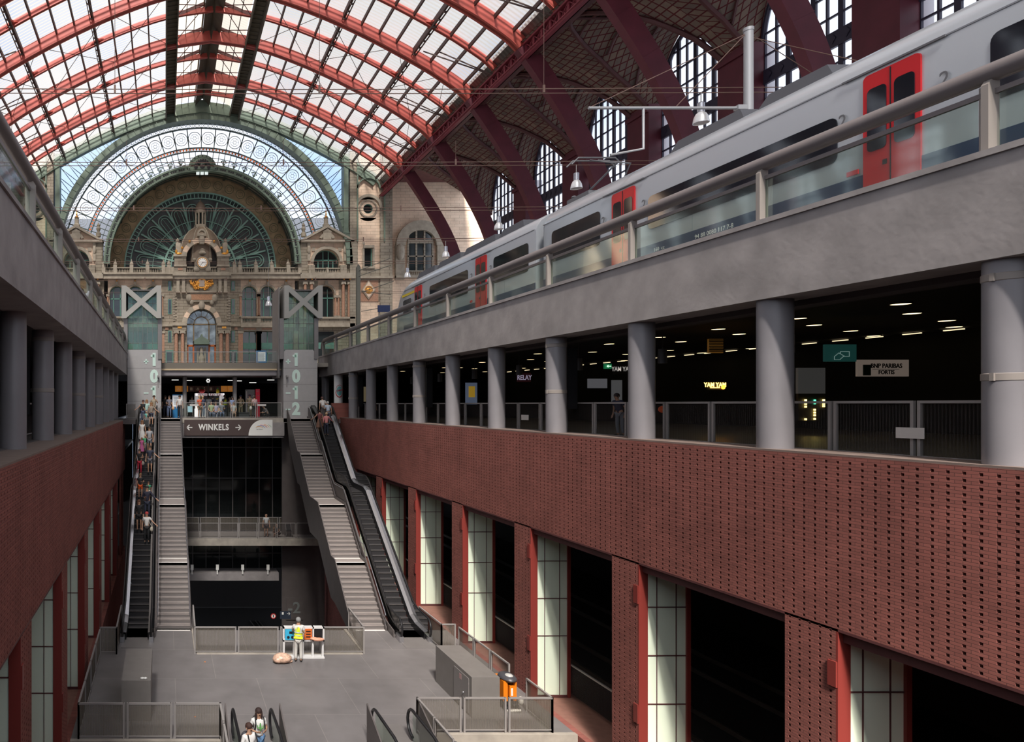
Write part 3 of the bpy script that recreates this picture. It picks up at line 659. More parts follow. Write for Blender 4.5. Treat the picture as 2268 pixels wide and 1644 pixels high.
# upper slab fascia in the centre
m = MB(); m.box(-.35, 9.0, 53.5, 53.7, fz(817, 53.5), CZ+3.2); m.build
st(m, 'trim_10', mat('fascia_olive', (.17, .15, .12), .5), 'olive metal fascia of the upper floor')
m = MB(); m.box(-.35, 9.0, 53.4, 53.7, fz(820.5, 53.5), fz(817, 53.5))
st(m, 'trim_11', mat('fascia_gold', (.62, .48, .30), .5), 'pale gold strip under the upper fascia')
m = MB(); m.box(-.35, 9.0, 53.55, 57.0, fz(832, 53.5), fz(820.5, 53.5))
st(m, 'trim_12', mat('fascia_lilac', (.25, .23, .24), .5), 'grey soffit band under the upper floor')
railing([(-.3, 53.6), (8.9, 53.6)], 'clear glass railing on the upper floor in front of the old doors', z=CZ+3.2, h=.85, npan=[5], inf=glass)
for k, px in enumerate((409, 520)):
    column(fx(px, 55), 55, Z0, CZ+2.3, .17, ('slim grey column left of the fruit kiosk', 'slim grey column right of the fruit kiosk')[k], 'slim balcony columns', m=rail_grey, name='slim_column')
# ================================================================ train
XT = 15.0
body_m = mat('train_body', (.45, .475, .51), .22, metal=.2, spec=.6)
roof_m = mat('train_roof', (.42, .43, .45), .35, metal=.3)
blue_m = mat('train_blue', (.012, .035, .10), .3)
tred = mat('train_red', (.60, .02, .025), .25)
tglass = mat('train_window', (.012, .014, .02), .06, spec=.9)
grey_m = mat('numeral_grey', (.14, .14, .15), .5)
PROF = [(0, 4.0), (0, 7.05), (.05, 7.25), (.22, 7.5), (.55, 7.72), (1.0, 7.85), (1.45, 7.9)]
def rrect(x, y0, y1, z0, z1, r, d, mb, n=4):
    pts = []
    for cy, cz, a0 in ((y1-r, z1-r, 0), (y0+r, z1-r, 90), (y0+r, z0+r, 180), (y1-r, z0+r, 270)):
        for i in range(n+1): t = math.radians(a0+90*i/n); pts.append((x, cy+r*math.cos(t), cz+r*math.sin(t)))
    mb.prism(pts, (d, 0, 0))
def section(y, s=1.0, top=1.0):
    pr = [(x, 4.0+(z-4.0)*top) for x, z in PROF]
    full = pr+[(2.9-x, z) for x, z in pr[::-1][1:]]
    return [(XT+1.45+(x-1.45)*s, y, CZ+z) for x, z in full]
def carriage(y0, y1, nose, label, doors, wins):
    e = empty('train_carriage', (XT+1.45, (y0+y1)/2, CZ+3.35), label, 'train', 'carriages of the train on the upper level')
    b = MB(); secs = [section(y0, .985, .99), section(y0+.15)] + [section(y) for y in ([y1-.15] if not nose else [y1-3.0])]
    if nose: secs += [section(y1-2.2, .99, .97), section(y1-1.4, .95, .88), section(y1-.7, .88, .70), section(y1-.2, .80, .5), section(y1, .72, .35)]
    else: secs += [section(y1, .985, .99)]
    n = len(secs[0]); vs = [p for s_ in secs for p in s_]; fs = []
    for i in range(len(secs)-1): fs += [(i*n+j, i*n+(j+1) % n, (i+1)*n+(j+1) % n, (i+1)*n+j) for j in range(n)]
    fs += [tuple(range(n)), tuple((len(secs)-1)*n+j for j in range(n))[::-1]]
    b.add(vs, fs); b.build('body', body_m, e, smooth=True)
    ye = y1-(2.4 if nose else 0)
    s = MB(); s.box(XT-.012, XT+.01, y0+.05, ye, CZ+4.0, CZ+4.93); s.box(XT+2.89, XT+2.912, y0+.05, ye, CZ+4.0, CZ+4.93); s.build('blue_band', blue_m, e)
    g = MB(); g.box(XT-.01, XT+.02, y0+.1, ye, CZ+7.08, CZ+7.11)
    for yy in [y0+2.6*k for k in range(1, int((ye-y0)/2.6))]: g.box(XT-.006, XT, yy-.006, yy+.006, CZ+4.95, CZ+5.9)
    g.build('seams', mat('train_seam', (.25, .26, .28), .4), e)
    u = MB(); u.box(XT+.2, XT+2.7, y0+.2, ye, CZ+3.45, CZ+4.0)
    for yy in (y0+2.2, y0+4.6, y1-5, y1-2.8): u.lathe([(.42, XT+.5), (.42, XT+.62)], (0, yy, CZ+3.77), 18, 'x'); u.lathe([(.42, XT+2.3), (.42, XT+2.42)], (0, yy, CZ+3.77), 18, 'x')
    u.build('bogies', black, e)
    for (a, c, zb, zt) in wins:
        w = MB(); rrect(XT-.02, a, c, CZ+zb, CZ+zt, .16, .03, w); w.build('window', tglass, e)
    for a in doors:
        d = MB(); rrect(XT-.035, a, a+1.14, CZ+4.25, CZ+7.0, .10, .04, d); do = d.build('door', tred, e)
        d = MB(); d.box(XT-.05, XT-.03, a-.45, a+1.6, CZ+7.06, CZ+7.1); d.build('door_rail', grey_m, do)
        for q in (0, 1):
            w = MB(); rrect(XT-.05, a+.1+q*.55, a+.49+q*.55, CZ+5.35, CZ+6.68, .09, .02, w); w.build('door_window', tglass, do)
        w = MB(); w.box(XT-.045, XT-.03, a+.56, a+.58, CZ+4.3, CZ+6.97); w.box(XT-.05, XT-.03, a+.64, a+.72, CZ+5.0, CZ+5.1); w.build('door_gap', black, do)
        for yy in (a-.42, a+1.6): text('2', .4, (XT-.03, yy, CZ+6.25), grey_m, e, rot=(math.pi/2, 0, -math.pi/2), ext=.004, name='class_number')
    return e
c1 = carriage(-3.5, 27.75, False, 'nearer white and grey train carriage with red doors and the pantograph', [13.86, 22.3, 3.0], [(15.6, 21.7, 5.41, 6.43), (24.1, 27.1, 5.5, 6.68), (6.5, 12.7, 5.5, 6.72)])
c2 = carriage(28.3, 46.3, True, 'farther train carriage with the sloping nose and a yellow stripe', [32.58, 40.8], [(28.85, 31.9, 5.5, 6.68), (34.6, 39.6, 5.5, 6.68), (42.6, 44.0, 5.6, 6.5)])
m = MB(); rrect(XT-.02, 41.95, 44.2, CZ+6.72, CZ+6.86, .03, .02, m); m.build('yellow_stripe', mat('train_yellow', (.75, .55, .03), .4), c2)
m = MB(); m.add([section(44.0, .97, .935)[3], section(45.65, .885, .72)[3], section(45.65, .885, .72)[-4], section(44.0, .97, .935)[-4]], [(0, 1, 2, 3)]); m.tf(lambda p: (p[0], p[1]+.25, p[2]+.12)); m.build('windscreen', tglass, c2)
m = MB(); m.box(XT+.35, XT+2.55, 27.7, 28.35, CZ+4.1, CZ+7.3); m.build('gangway', black, c1)
m = MB(); m.box(XT-.05, XT-.02, 15.1, 15.35, CZ+4.98, CZ+5.08); m.box(XT-.05, XT-.02, 34.1, 34.3, CZ+4.98, CZ+5.08); m.build('red_reflector', tred, c1)
def eq(y0, y1, z, par):
    m = MB(); m.prism([(XT+.5, y0, CZ+7.6), (XT+.5, y1, CZ+7.6), (XT+.62, y1-.3, CZ+z), (XT+.62, y0+.3, CZ+z)], (1.7, 0, 0)); m.build('roof_unit', mat('roof_unit', (.07, .072, .085), .5), par)
for a, b_ in ((16.2, 18.4), (18.7, 21.6)): eq(a, b_, 8.02, c1)
for a, b_ in ((30.2, 32.6), (32.8, 36.5), (36.7, 40.0), (40.2, 43.2)): eq(a, b_, 8.06, c2)
pg = MB(); yb = 26.2; zb = CZ+7.9
for s_ in (0, 1):
    xx = XT+.85+s_*1.2
    pg.tube([(xx, yb+.2, zb), (XT+1.2+s_*.5, yb-1.1, zb+.75), (XT+1.3+s_*.3, yb+.6, zb+1.45)], .035, 6)
    pg.tube([(xx, yb+.2, zb+.02), (xx, yb+1.2, zb+.05)], .05, 6)
for dy in (-.15, .2): pg.tube([(XT+.5, yb+.6+dy, zb+1.25), (XT+.75, yb+.6+dy, zb+1.5), (XT+2.15, yb+.6+dy, zb+1.5), (XT+2.4, yb+.6+dy, zb+1.25)], .03, 6)
pg.box(XT+.8, XT+2.1, yb-.1, yb+1.3, zb-.1, zb+.1)
for k in range(3): pg.lathe([(.06, zb), (.1, zb+.05), (.06, zb+.1), (.1, zb+.15), (.06, zb+.2)], (XT+.9+.5*k, yb+1.0, 0), 10)
pg.build('pantograph', mat('pantograph_grey', (.12, .12, .13), .5), c1, smooth=True)
text('94 88 0080 117 7-8', .17, (XT-.03, 19.1, CZ+4.72), white, c1, rot=(math.pi/2, 0, -math.pi/2), ext=.002, name='vehicle_number')
text('160  cc', .16, (XT-.03, 21.2, CZ+4.72), white, c1, rot=(math.pi/2, 0, -math.pi/2), ext=.002, name='speed_mark')
# ================================================================ great arched roof
RX = 4.5
CURVE = [(0, 35.2), (4.2, 34.5), (8.3, 33.1), (12.5, 31.2), (16.6, 29.0), (19.0, 27.5), (21.1, 25.8), (23.5, 22.4), (25.6, 18.8), (26.9, 15.6), (27.8, 11.5), (28.2, 7.5), (28.2, 3.2)]
def cr(t):
    n = len(CURVE)-1; i = min(int(t), n-1); f = t-i
    P = [CURVE[max(0, i-1)], CURVE[i], CURVE[i+1], CURVE[min(n, i+2)]]
    if i == 0: P[0] = (-4.2, 35.9)
    return tuple(.5*((2*P[1][k])+(-P[0][k]+P[2][k])*f+(2*P[0][k]-5*P[1][k]+4*P[2][k]-P[3][k])*f*f+(-P[0][k]+3*P[1][k]-3*P[2][k]+P[3][k])*f**3) for k in (0, 1))
def crn(t, off):
    a = cr(max(0, t-.02)); b = cr(min(len(CURVE)-1, t+.02)); p = cr(t); dx, dz = b[0]-a[0], b[1]-a[1]; L = math.hypot(dx, dz)
    return (p[0]-dz/L*off*1.0, p[1]+dx/L*off)
TG = 6.0                                                  # parameter where the girder stands
def arc_pts(t0, t1, n, off, y, sgn): return [(RX+sgn*crn(lerp(t0, t1, i/n), off)[0], y, CZ+crn(lerp(t0, t1, i/n), off)[1]) for i in range(n+1)]
RY = [76.4-8.5*k for k in range(9)]
brown_iron = mat('purlin_brown', (.075, .045, .038), .6)
def rib(y, w, d0, d1, t1, m, n=40, fl=.18):
    mb = MB()
    for s_ in (-1, 1):
        o = arc_pts(0, t1, n, d1, y-w/2, s_); i_ = arc_pts(0, t1, n, d0, y-w/2, s_)
        mb.strip(i_, o, (0, w, 0))
        o = arc_pts(0, t1, n, d0+.06, y-fl-w/2, s_); i_ = arc_pts(0, t1, n, d0, y-fl-w/2, s_); mb.strip(i_, o, (0, 2*fl+w, 0))
    return mb
for k, y in enumerate(RY):
    mb = rib(y, .26, 0, 1.05, TG, rib_red)
    st(mb, f'trim_rib_{k+1}', rib_red, f'{ORD[k]} deep red main roof rib, counting from the facade')
    for s_ in (-1, 1):
        mb = MB(); n = 26; o = arc_pts(TG+.02, 12, n, 1.0, y-.30, s_); i_ = arc_pts(TG+.02, 12, n, -.15, y-.30, s_); mb.strip(i_, o, (0, .60, 0))
        for t in (6.7, 7.4, 8.1, 8.9):
            a = crn(t, 1.02); b = crn(t, -.17); mb.bar((RX+s_*a[0], y-.31, CZ+a[1]), (RX+s_*b[0], y-.31, CZ+b[1]), .03, .05)
        st(mb, f'trim_strut_{k+1}', aisle_red, f'{ORD[k]} great dark red arch leg on the {"right" if s_ > 0 else "left"} side, counting from the facade')
ts = []; acc = 0; prev = cr(1.0); t = 1.0
while t < TG:
    t += .01; p = cr(t); acc += math.dist(p, prev); prev = p
    if acc >= 1.62: ts.append(t); acc = 0
HT = [t for i, t in enumerate(ts) if i % 4 == 3]
for k, y in enumerate([RY[0]+4.25]+[v-4.25 for v in RY[:-1]]):
    mb = rib(y, .12, .55, 1.05, TG, rib_red, fl=.08)
    # rounded gussets at the heavy purlins
    for s_ in (-1, 1):
        for t in HT:
            for q in (-1, 1):
                p0 = crn(t, .72); p1 = crn(t+.17*q, .72); pm = crn(t+.055*q, .72)
                for dd in (-1, 1): mb.prism([(RX+s_*p0[0], y, CZ+p0[1]), (RX+s_*p0[0], y+dd*.75, CZ+p0[1]), (RX+s_*pm[0], y+dd*.27, CZ+pm[1]), (RX+s_*p1[0], y, CZ+p1[1])], (0, 0, .14))
    st(mb, f'trim_secondary_rib_{k+1}', rib_red, f'{ORD[k]} slender red roof rib between main ribs, counting from the facade')
lantern_glass = glassmat('lantern_glazing', (.42, .42, .39), .75, (.30, .28, .25), .02, ('Y', .42, .9), .3, True)
# purlins
YA, YB = 6.0, 84.2
for s_ in (-1, 1):
    mb = MB(); hv = MB()
    for i, t in enumerate(ts):
        a = crn(t, .78)
        if i % 4 == 3:
            for dy in (-.17, .17): hv.bar((RX+s_*(a[0]+dy), YA, CZ+a[1]-.35), (RX+s_*(a[0]+dy), YB, CZ+a[1]-.35), .05, .12)
            hv.bar((RX+s_*a[0], YA, CZ+a[1]), (RX+s_*a[0], YB, CZ+a[1]), .16, .5)
            y = YA
            while y < YB: hv.box(RX+s_*a[0]-.17, RX+s_*a[0]+.17, y, y+.08, CZ+a[1]-.42, CZ+a[1]-.3); y += 1.06
        else: mb.bar((RX+s_*a[0], YA, CZ+a[1]), (RX+s_*a[0], YB, CZ+a[1]), .13, .30)
    side = 'right' if s_ > 0 else 'left'
    st(mb, 'trim_purlins', brown_iron, f'slender dark purlins of the {side} roof slope'); st(hv, 'trim_heavy_purlins', brown_iron, f'heavy laddered purlins of the {side} roof slope')
    # glazing skin
    g = MB(); n = 20; A = arc_pts(.80, TG+.1, n, 1.0, YA-30, s_); B = arc_pts(.80, TG+.1, n, 1.0, YB, s_); vs = A+B
    g.add(vs, [(i, i+1, n+1+i+1, n+1+i) for i in range(n)])
    st(g, f'ceiling_{side}', sky_glass, f'ribbed translucent glazing of the {side} roof slope')
    # solid edge strip + raised lantern
    d = MB(); d.strip([(RX+s_*3.35, YA, CZ+35.0), (RX+s_*3.35, YB, CZ+35.0)], [(RX+s_*4.3, YA, CZ+34.85), (RX+s_*4.3, YB, CZ+34.85)], (0, 0, .12))
    y = YA
    while y < YB: d.bar((RX+s_*3.3, y, CZ+34.95), (RX+s_*4.35, y, CZ+34.8), .1, .08); y += .7
    d.bar((RX+s_*4.35, YA, CZ+34.5), (RX+s_*4.35, YB, CZ+34.5), .14, .8); d.bar((RX+s_*3.3, YA, CZ+34.8), (RX+s_*3.3, YB, CZ+34.8), .1, .5)
    d.strip([(RX+s_*.0, YA, CZ+36.8), (RX+s_*.0, YB, CZ+36.8)], [(RX+s_*.85, YA, CZ+35.9), (RX+s_*.85, YB, CZ+35.9)], (0, 0, .1))
    d.bar((RX+s_*.9, YA, CZ+36.5), (RX+s_*.9, YB, CZ+36.5), .12, .5)
    for xx in (1.7, 2.5): d.bar((RX+s_*xx, YA, CZ+36.5-.4*xx+.2), (RX+s_*xx, YB, CZ+36.5-.4*xx+.2), .06, .12)
    y = YA
    st(d, 'trim_lantern', mat('lantern_wood', (.10, .085, .06), .7, var=.15), f'dark boarded strip of the ridge lantern, {side} half')
    g = MB(); g.add([(RX+s_*.85, YA-30, CZ+37.1), (RX+s_*3.35, YA-30, CZ+35.9), (RX+s_*3.35, YB, CZ+35.9), (RX+s_*.85, YB, CZ+37.1)], [(0, 1, 2, 3)])
    st(g, f'ceiling_lantern_{side}', lantern_glass, f'glazing of the ridge lantern, {side} half')
    g = MB()
    for y in [v for v in RY]+[v-4.25 for v in RY]:
        g.bar((RX+s_*.8, y, CZ+36.5), (RX+s_*3.4, y, CZ+35.4), .14, .3)
        g.bar((RX+s_*.8, y, CZ+36.3), (RX+s_*3.4, y-2.1, CZ+35.2), .06, .06); g.bar((RX+s_*3.4, y, CZ+35.3), (RX+s_*.8, y-4.2, CZ+36.3), .05, .05)
    st(g, 'trim_lantern_rafters', dark_red, f'rafters and rods of the ridge lantern, {side} half')
    # girder
    gd = MB(); xg = RX+s_*21.6
    gd.box(xg-.2, xg+.2, YA, YB, CZ+25.0, CZ+25.2); gd.box(xg-.2, xg+.2, YA, YB, CZ+26.0, CZ+26.15); gd.box(xg-.34, xg-.26, YA, YB, CZ+25.1, CZ+25.18)
    gd.box(xg+s_*.12, xg+s_*.2, YA, YB, CZ+25.0, CZ+26.1)
    y = YA
    while y < YB-1:
        gd.bar((xg-.02, y, CZ+25.2), (xg-.02, y+1.06, CZ+26.05), .06, .05, (1, 0, 0)); gd.bar((xg-.02, y+1.06, CZ+25.2), (xg-.02, y, CZ+26.05), .06, .05, (1, 0, 0))
        gd.bar((xg, y, CZ+25.1), (xg, y, CZ+26.05), .12, .2); y += 1.06
    st(gd, 'trim_girder', mat('girder_red', (.20, .03, .045), .5), f'long red lattice girder along the {side} side of the roof')
    br = MB()
    for y in RY:
        a = crn(4.35, .6); b = crn(2.9, .6)
        for yy in (y-4.25,):
            for q in (-1.2, 0): br.bar((RX+s_*21.6, yy+.2, CZ+26.0), (RX+s_*(a[0]+q), yy+2.2, CZ+a[1]), .08, .08)
        tt = [1.0, 2.2, 3.6, 5.0, 6.0]
        if y > 52:
            for u, v in zip(tt, tt[1:]):
                p = crn(u, .5); q = crn(v, .5)
                br.bar((RX+s_*p[0], y, CZ+p[1]), (RX+s_*q[0], y+8.5 if y+8.5 < YB else YB, CZ+q[1]), .035, .035); br.bar((RX+s_*q[0], y, CZ+q[1]), (RX+s_*p[0], min(y+8.5, YB), CZ+p[1]), .035, .035)
    st(br, 'trim_bracing', brown_iron, f'thin dark bracing rods of the {side} roof slope')
# ---------------------------------------------------------------- aisle vaults, piers and tall windows
vault_m = brickmat('vault_coffers', (.25, .18, .135), (.17, .13, .11), (.11, .018, .02), .52, .52, .05, 'uv', .85, .35, off=0.0)
def zbar(x):
    K = [(21.3, 26.3), (23.5, 25.6), (26, 24.4), (28.5, 22.8), (30.6, 20.8), (31.2, 20.2)]
    for (a, za), (b, zb_) in zip(K, K[1:]):
        if x <= b: return lerp(za, zb_, (x-a)/(b-a))
    return K[-1][1]
def zx(dy):
    h = 3.35
    return 21.3+4.6*math.sqrt(max(0, 1-(dy/h)**2)) if abs(dy) < h else -99
XW = 30.9
for s_ in (-1, 1):
    side = 'right' if s_ > 0 else 'left'
    for k, y0 in enumerate(RY[1:]+[RY[-1]-8.5]):
        yc = y0+4.25; mb = MB(); nx, ny = 20, 32; uv = []
        ys = [-4.25+8.5*j/ny for j in range(ny+1)]
        for i in range(nx+1):
            x = lerp(21.3, XW, i/nx); arc = 0; pz = None
            for j, dy in enumerate(ys):
                z = max(zbar(x), zx(dy))
                if pz is not None: arc += math.hypot(ys[1]-ys[0], z-pz)
                pz = z; mb.v.append((RX+s_*x, yc+dy, CZ+z)); uv.append((arc, (x-21.3)*1.15))
        for i in range(nx):
            for j in range(ny):
                a = i*(ny+1)+j; mb.f.append((a, a+1, a+ny+2, a+ny+1)); mb.mi.append(0)
        mb.uv = uv
        st(mb, f'ceiling_vault_{k+1}', vault_m, f'{ORD[k]} coffered vault bay of the {side} aisle, counting from the facade')
        # groin ribs and cross truss
        g = MB()
        for q in (-1, 1):
            pts = []
            for i in range(13):
                x = lerp(21.6, XW-.2, i/12); z = zbar(x); v = max(0, min(1, (z-21.3)/4.6)); dy = 3.35*math.sqrt(max(0, 1-v*v)); pts.append((RX+s_*x, yc+q*dy, CZ+z-.12))
            g.tube(pts, .16, 6)
        g.tube([(RX+s_*x, yc, CZ+25.75) for x in (21.6, XW)], .1, 5)
        for xx in (24, 26.5, 29):
            g.tube([(RX+s_*xx, yc+3.3*math.cos(t), CZ+21.3+4.5*math.sin(t)) for t in [math.pi*i/12 for i in range(13)] if 21.3+4.5*math.sin(t) > zbar(xx)-.2], .09, 5)
        g.box(RX+s_*21.9, RX+s_*22.5, yc-4.25, yc+4.25, CZ+25.3, CZ+26.2)
        st(g, f'trim_groin_{k+1}', dark_red, f'dark red groin ribs of the {ORD[k]} {side} vault bay, counting from the facade')
        # pier
        p = MB(); y1 = y0
        p.box(RX+s_*(XW-1.0), RX+s_*(XW+.6), y1-1.15, y1+1.15, CZ+3.2, CZ+21.4)
        p.box(RX+s_*(XW-1.15), RX+s_*(XW-1.0), y1-1.2, y1+1.2, CZ+20.8, CZ+21.1)
        st(p, f'wall_pier_{side}_{k+1}', aisle_red, f'{ORD[k]} dark red iron pier between the tall windows of the {side} aisle, counting from the facade')
        # window
        w = MB(); hh = 3.1
        def top(dy): return 21.0+4.6*math.sqrt(max(0, 1-(dy/3.35)**2))
        for j in range(9):
            dy = -hh+2*hh*j/8; wd = .28 if j in (2, 4, 6) else .10
            w.box(RX+s_*XW-.06, RX+s_*XW+.06, yc+dy-wd/2, yc+dy+wd/2, CZ+3.2, CZ+top(dy))
        z = 3.9
        while z < 25.4:
            big = abs(z-19.2) < .5
            v = max(0, min(1, (z-21.0)/4.6)); L = 3.35*math.sqrt(1-v*v) if z > 21 else hh
            L = min(L, hh+.2)
            w.box(RX+s_*XW-(.12 if big else .05), RX+s_*XW+.05, yc-L, yc+L, CZ+z-(.42 if big else .05), CZ+z+(.42 if big else .05)); z += 1.28
        for j in range(8):
            dy = -hh+2*hh*(j+.5)/8; w.add([(RX+s_*XW-.16*s_, yc+dy-.22, CZ+19.3), (RX+s_*XW-.16*s_, yc+dy, CZ+19.02), (RX+s_*XW-.16*s_, yc+dy+.22, CZ+19.3), (RX+s_*XW-.16*s_, yc+dy, CZ+19.58)], [(0, 1, 2, 3)])
        w.tube([(RX+s_*XW, yc+3.25*math.cos(t), CZ+21.0+4.6*math.sin(t)) for t in [math.pi*i/20 for i in range(21)]], .14, 6)
        fr = w.build(f'window_frame_{side}_{k+1}', mat('window_iron', (.035, .03, .055), .5)); tag(fr, f'{ORD[k]} tall arched window of the {side} aisle, counting from the facade', None, None, 'structure')
        g = MB(); pts = [(RX+s_*(XW+.08), yc-hh-.2, CZ+3.2), (RX+s_*(XW+.08), yc+hh+.2, CZ+3.2)]+[(RX+s_*(XW+.08), yc+3.3*math.cos(t), CZ+21.0+4.65*math.sin(t)) for t in [math.pi*i/20 for i in range(21)]]
        g.add(pts, [tuple(range(len(pts)))]); g.build('window_pane', win_glass, fr)
    m = MB(); xa, xb = sorted((RX+s_*(XW+.5), RX+s_*(XW+.9)))
    m.box(xa, xb, 5, 84.4, CZ+2.5, CZ+4.0)
    st(m, f'wall_aisle_{side}', dark_red, f'low outer wall of the {side} aisle under the windows')
    m = MB(); m.box(RX+s_*21.3, RX+s_*31.5, YA-30, 85, CZ+27.0, CZ+27.3); m.box(RX+s_*31.3, RX+s_*31.6, 4.5, 85, CZ+25.9, CZ+27.2)
    st(m, f'ceiling_aisle_{side}', dark_red, f'flat roof over the {side} aisle vaults')
# ================================================================ catenary: span wires, lamps, mast
wire_m = mat('wire_bronze', (.16, .095, .075), .5, metal=.3)
for k in range(7):
    Y = 28.06+8.5*k; Z = CZ+12.78; m = MB()
    m.tube([(RX-27+54*i/12, Y, Z+.0-.15*math.sin(math.pi*i/12)) for i in range(13)], .022 if k else .02, 5)
    m.tube([(RX-27+54*i/12, Y, Z-.22-.1*math.sin(math.pi*i/12)) for i in range(13)], .018, 5)
    for xx in (-9, -2, 6.2, 15.2): m.tube([(xx, Y, Z-.1), (xx, Y, CZ+26 if k == 0 else Z+1)], .01, 4) if k < 2 else None; m.box(xx-.04, xx+.04, Y-.03, Y+.03, Z-.27, Z+.03)
    tag(m.build('span_wire', wire_m), f'{ORD[k]} bronze span wire pair across the hall, counting from the nearest', 'wire', 'span wires across the hall')
def lamp(x, Y, label, zb=CZ+11.28):
    zt = CZ+12.78
    e = empty('pendant_lamp', (x, Y, zb), label, 'lamp', 'bell shaped lamps hanging from the span wires')
    m = MB(); m.tube([(x, Y, zt-.25), (x, Y, zb+.8)], .02, 6); m.build('cord', rail_grey, e)
    m = MB(); m.lathe([(.06, zb+.85), (.13, zb+.8), (.13, zb+.45), (.10, zb+.42)], (x, Y, 0), 14); m.build('lamp_housing', silver, e, smooth=True)
    m = MB(); m.lathe([(.1, zb+.45), (.19, zb+.36), (.25, zb+.22), (.28, zb+.05), (.28, zb), (.26, zb+.02)], (x, Y, 0), 20); m.build('lamp_shade', mat('lamp_alu', (.85, .85, .86), .25, metal=.6), e, smooth=True)
for k in range(5): lamp(21.5, 28.06+8.5*k, f'{ORD[k]} silver bell lamp over the train, counting from the nearest')
lamp(9.2, 62.06, 'silver bell lamp hanging in front of the arched windows of the stone facade', CZ+8.75)
# mast
e = empty('catenary_mast', (18.6, 22.3, CZ+3.35), 'pale grey catenary mast with a long horizontal arm behind the train', 'mast')
mm = mat('mast_grey', (.36, .36, .37), .45, metal=.3)
m = MB(); m.lathe([(.13, CZ+3.35), (.125, CZ+11.95)], (18.6, 22.3, 0), 20); m.lathe([(.14, CZ+11.9), (.14, CZ+12.0)], (18.6, 22.3, 0), 20); m.build('pole', mm, e, smooth=True)
m = MB(); m.tube([(13.5, 22.3, CZ+9.45), (18.5, 22.3, CZ+9.45)], .045, 10); m.tube([(15.25, 22.3, CZ+9.45), (15.25, 22.3, CZ+8.15), (14.2, 22.3, CZ+7.95)], .04, 8); m.box(18.2, 18.5, 22.2, 22.4, CZ+9.38, CZ+9.52); m.build('arm', mm, e, smooth=True)
m = MB()
for q in ((13.6, 9.5), (16.3, 9.5)): m.tube([(18.5, 22.3, CZ+11.8), (q[0], 22.3, CZ+q[1])], .014, 5)
m.tube([(18.7, 22.3, CZ+11.8), (24, 24, CZ+10.2)], .012, 5); m.tube([(18.7, 22.3, CZ+11.7), (24, 21, CZ+9.6)], .012, 5)
m.build('stay_wires', wire_m, e)
e = empty('catenary_mast', (23.6, 46, CZ+3.2), 'distant dark pointed catenary mast in front of the stone tower', 'mast')
Y = 60; xx = fx(794.5, Y)
e.location = (xx, Y, CZ+3.2)
m = MB(); m.prism([(xx-.16, Y, CZ+3.2), (xx+.16, Y, CZ+3.2), (xx+.16, Y, fz(592, Y)), (xx, Y, fz(585, Y)), (xx-.16, Y, fz(592, Y))], (0, .3, 0)); m.build('pole', mat('mast_dark', (.09, .09, .075), .6), e)
m = MB()
for a, b_ in (((794, 600), (860, 575)), ((794, 612), (862, 590)), ((800, 645), (862, 655)), ((800, 648), (868, 625)), ((800, 690), (845, 683))):
    m.tube([(fx(a[0], Y), Y, fz(a[1], Y)), (fx(b_[0], Y), Y-.5, fz(b_[1], Y))], .03, 5)
m.build('arm', mat('mast_dark', (.09, .09, .075)), e)
# ================================================================ the old stone facade (measured from its axis, one unit = 1/18.2 m)
YF = 85.0; U = YF/F; AX = 446.0
def X_(d): return (AX+d-CX)*U
def Z_(p): return CZ+(CY-p)*U
fac = empty('station_facade', (X_(0), YF, CZ+3.2), 'richly carved stone station facade with arches, balustrades and a central dome', 'facade')
fac['_w'] = (X_(0), YF, CZ+3.2)
PB = {}
def part(name, m):
    if name not in PB: PB[name] = (MB(), m)
    return PB[name][0]
def bx(mb, d0, d1, p0, p1, y0=0.0, y1=1.0): mb.box(X_(d0), X_(d1), YF+y0, YF+y1, Z_(p0), Z_(p1))
def arch_cell(mb, d0, d1, ptop, pspr, pbot, r, yo=0.0, th=.8, n=14, c=None):
    # solid panel from d0..d1, ptop..pbot with an arched opening of radius r springing at pspr
    c = (d0+d1)/2 if c is None else c
    A = [math.pi*i/n for i in range(n+1)]
    low = [(X_(c+r*math.cos(t)), YF+yo, Z_(pspr-r*math.sin(t))) for t in A]
    up = [(X_(min(max(c+r*math.cos(t)*1.0, d0), d1)), YF+yo, Z_(ptop)) for t in A]
    mb.strip(low, up, (0, th, 0))
    if d0 < c-r: bx(mb, d0, c-r, ptop, pbot, yo, yo+th)
    if d1 > c+r: bx(mb, c+r, d1, ptop, pbot, yo, yo+th)
def archring(mb, c, pspr, r0, r1, yo=-.15, th=.2, a0=0, a1=180, n=18):
    mb.ring(X_(c), YF+yo, Z_(pspr), r0*U, r1*U, th, a0, a1, n)
def take(mb):
    n = MB(); n.v, n.f, n.mi = mb.v, mb.f, mb.mi; mb.v, mb.f, mb.mi = [], [], []; return n
def win(name='arched_window'):
    if not GR.v: return
    w = take(GR).build(name, verdigris, fac)
    if GL.v: take(GL).build('pane', winglass, w)
def sec(*names):
    for mb, nm, mm in ((PK, 'granite_pilasters', pink), (TR, names[0], stone_p), (ST, names[1], stone_t), (SG, names[2], stone_g)):
        if mb.v: take(mb).build(nm, mm, fac)
def balus(mb, d0, d1, p0, p1, yo=-.4, step=3.6):
    mb = MB(); balus_(mb, d0, d1, p0, p1, yo, step); mb.build('balustrade', stone_p, fac, smooth=True)
def balus_(mb, d0, d1, p0, p1, yo=-.4, step=3.6):
    bx(mb, d0, d1, p0, p0+2, yo-.06, yo+.3); bx(mb, d0, d1, p1-2, p1, yo-.06, yo+.3)
    n = max(1, int(abs(d1-d0)/step))
    for i in range(n):
        d = lerp(d0, d1, (i+.5)/n); h = Z_(p0+2)-Z_(p1-2); z = Z_(p1-2)
        mb.lathe([(.05, z), (.085, z+h*.35), (.045, z+h*.6), (.06, z+h)], (X_(d), YF+yo+.12, 0), 6)
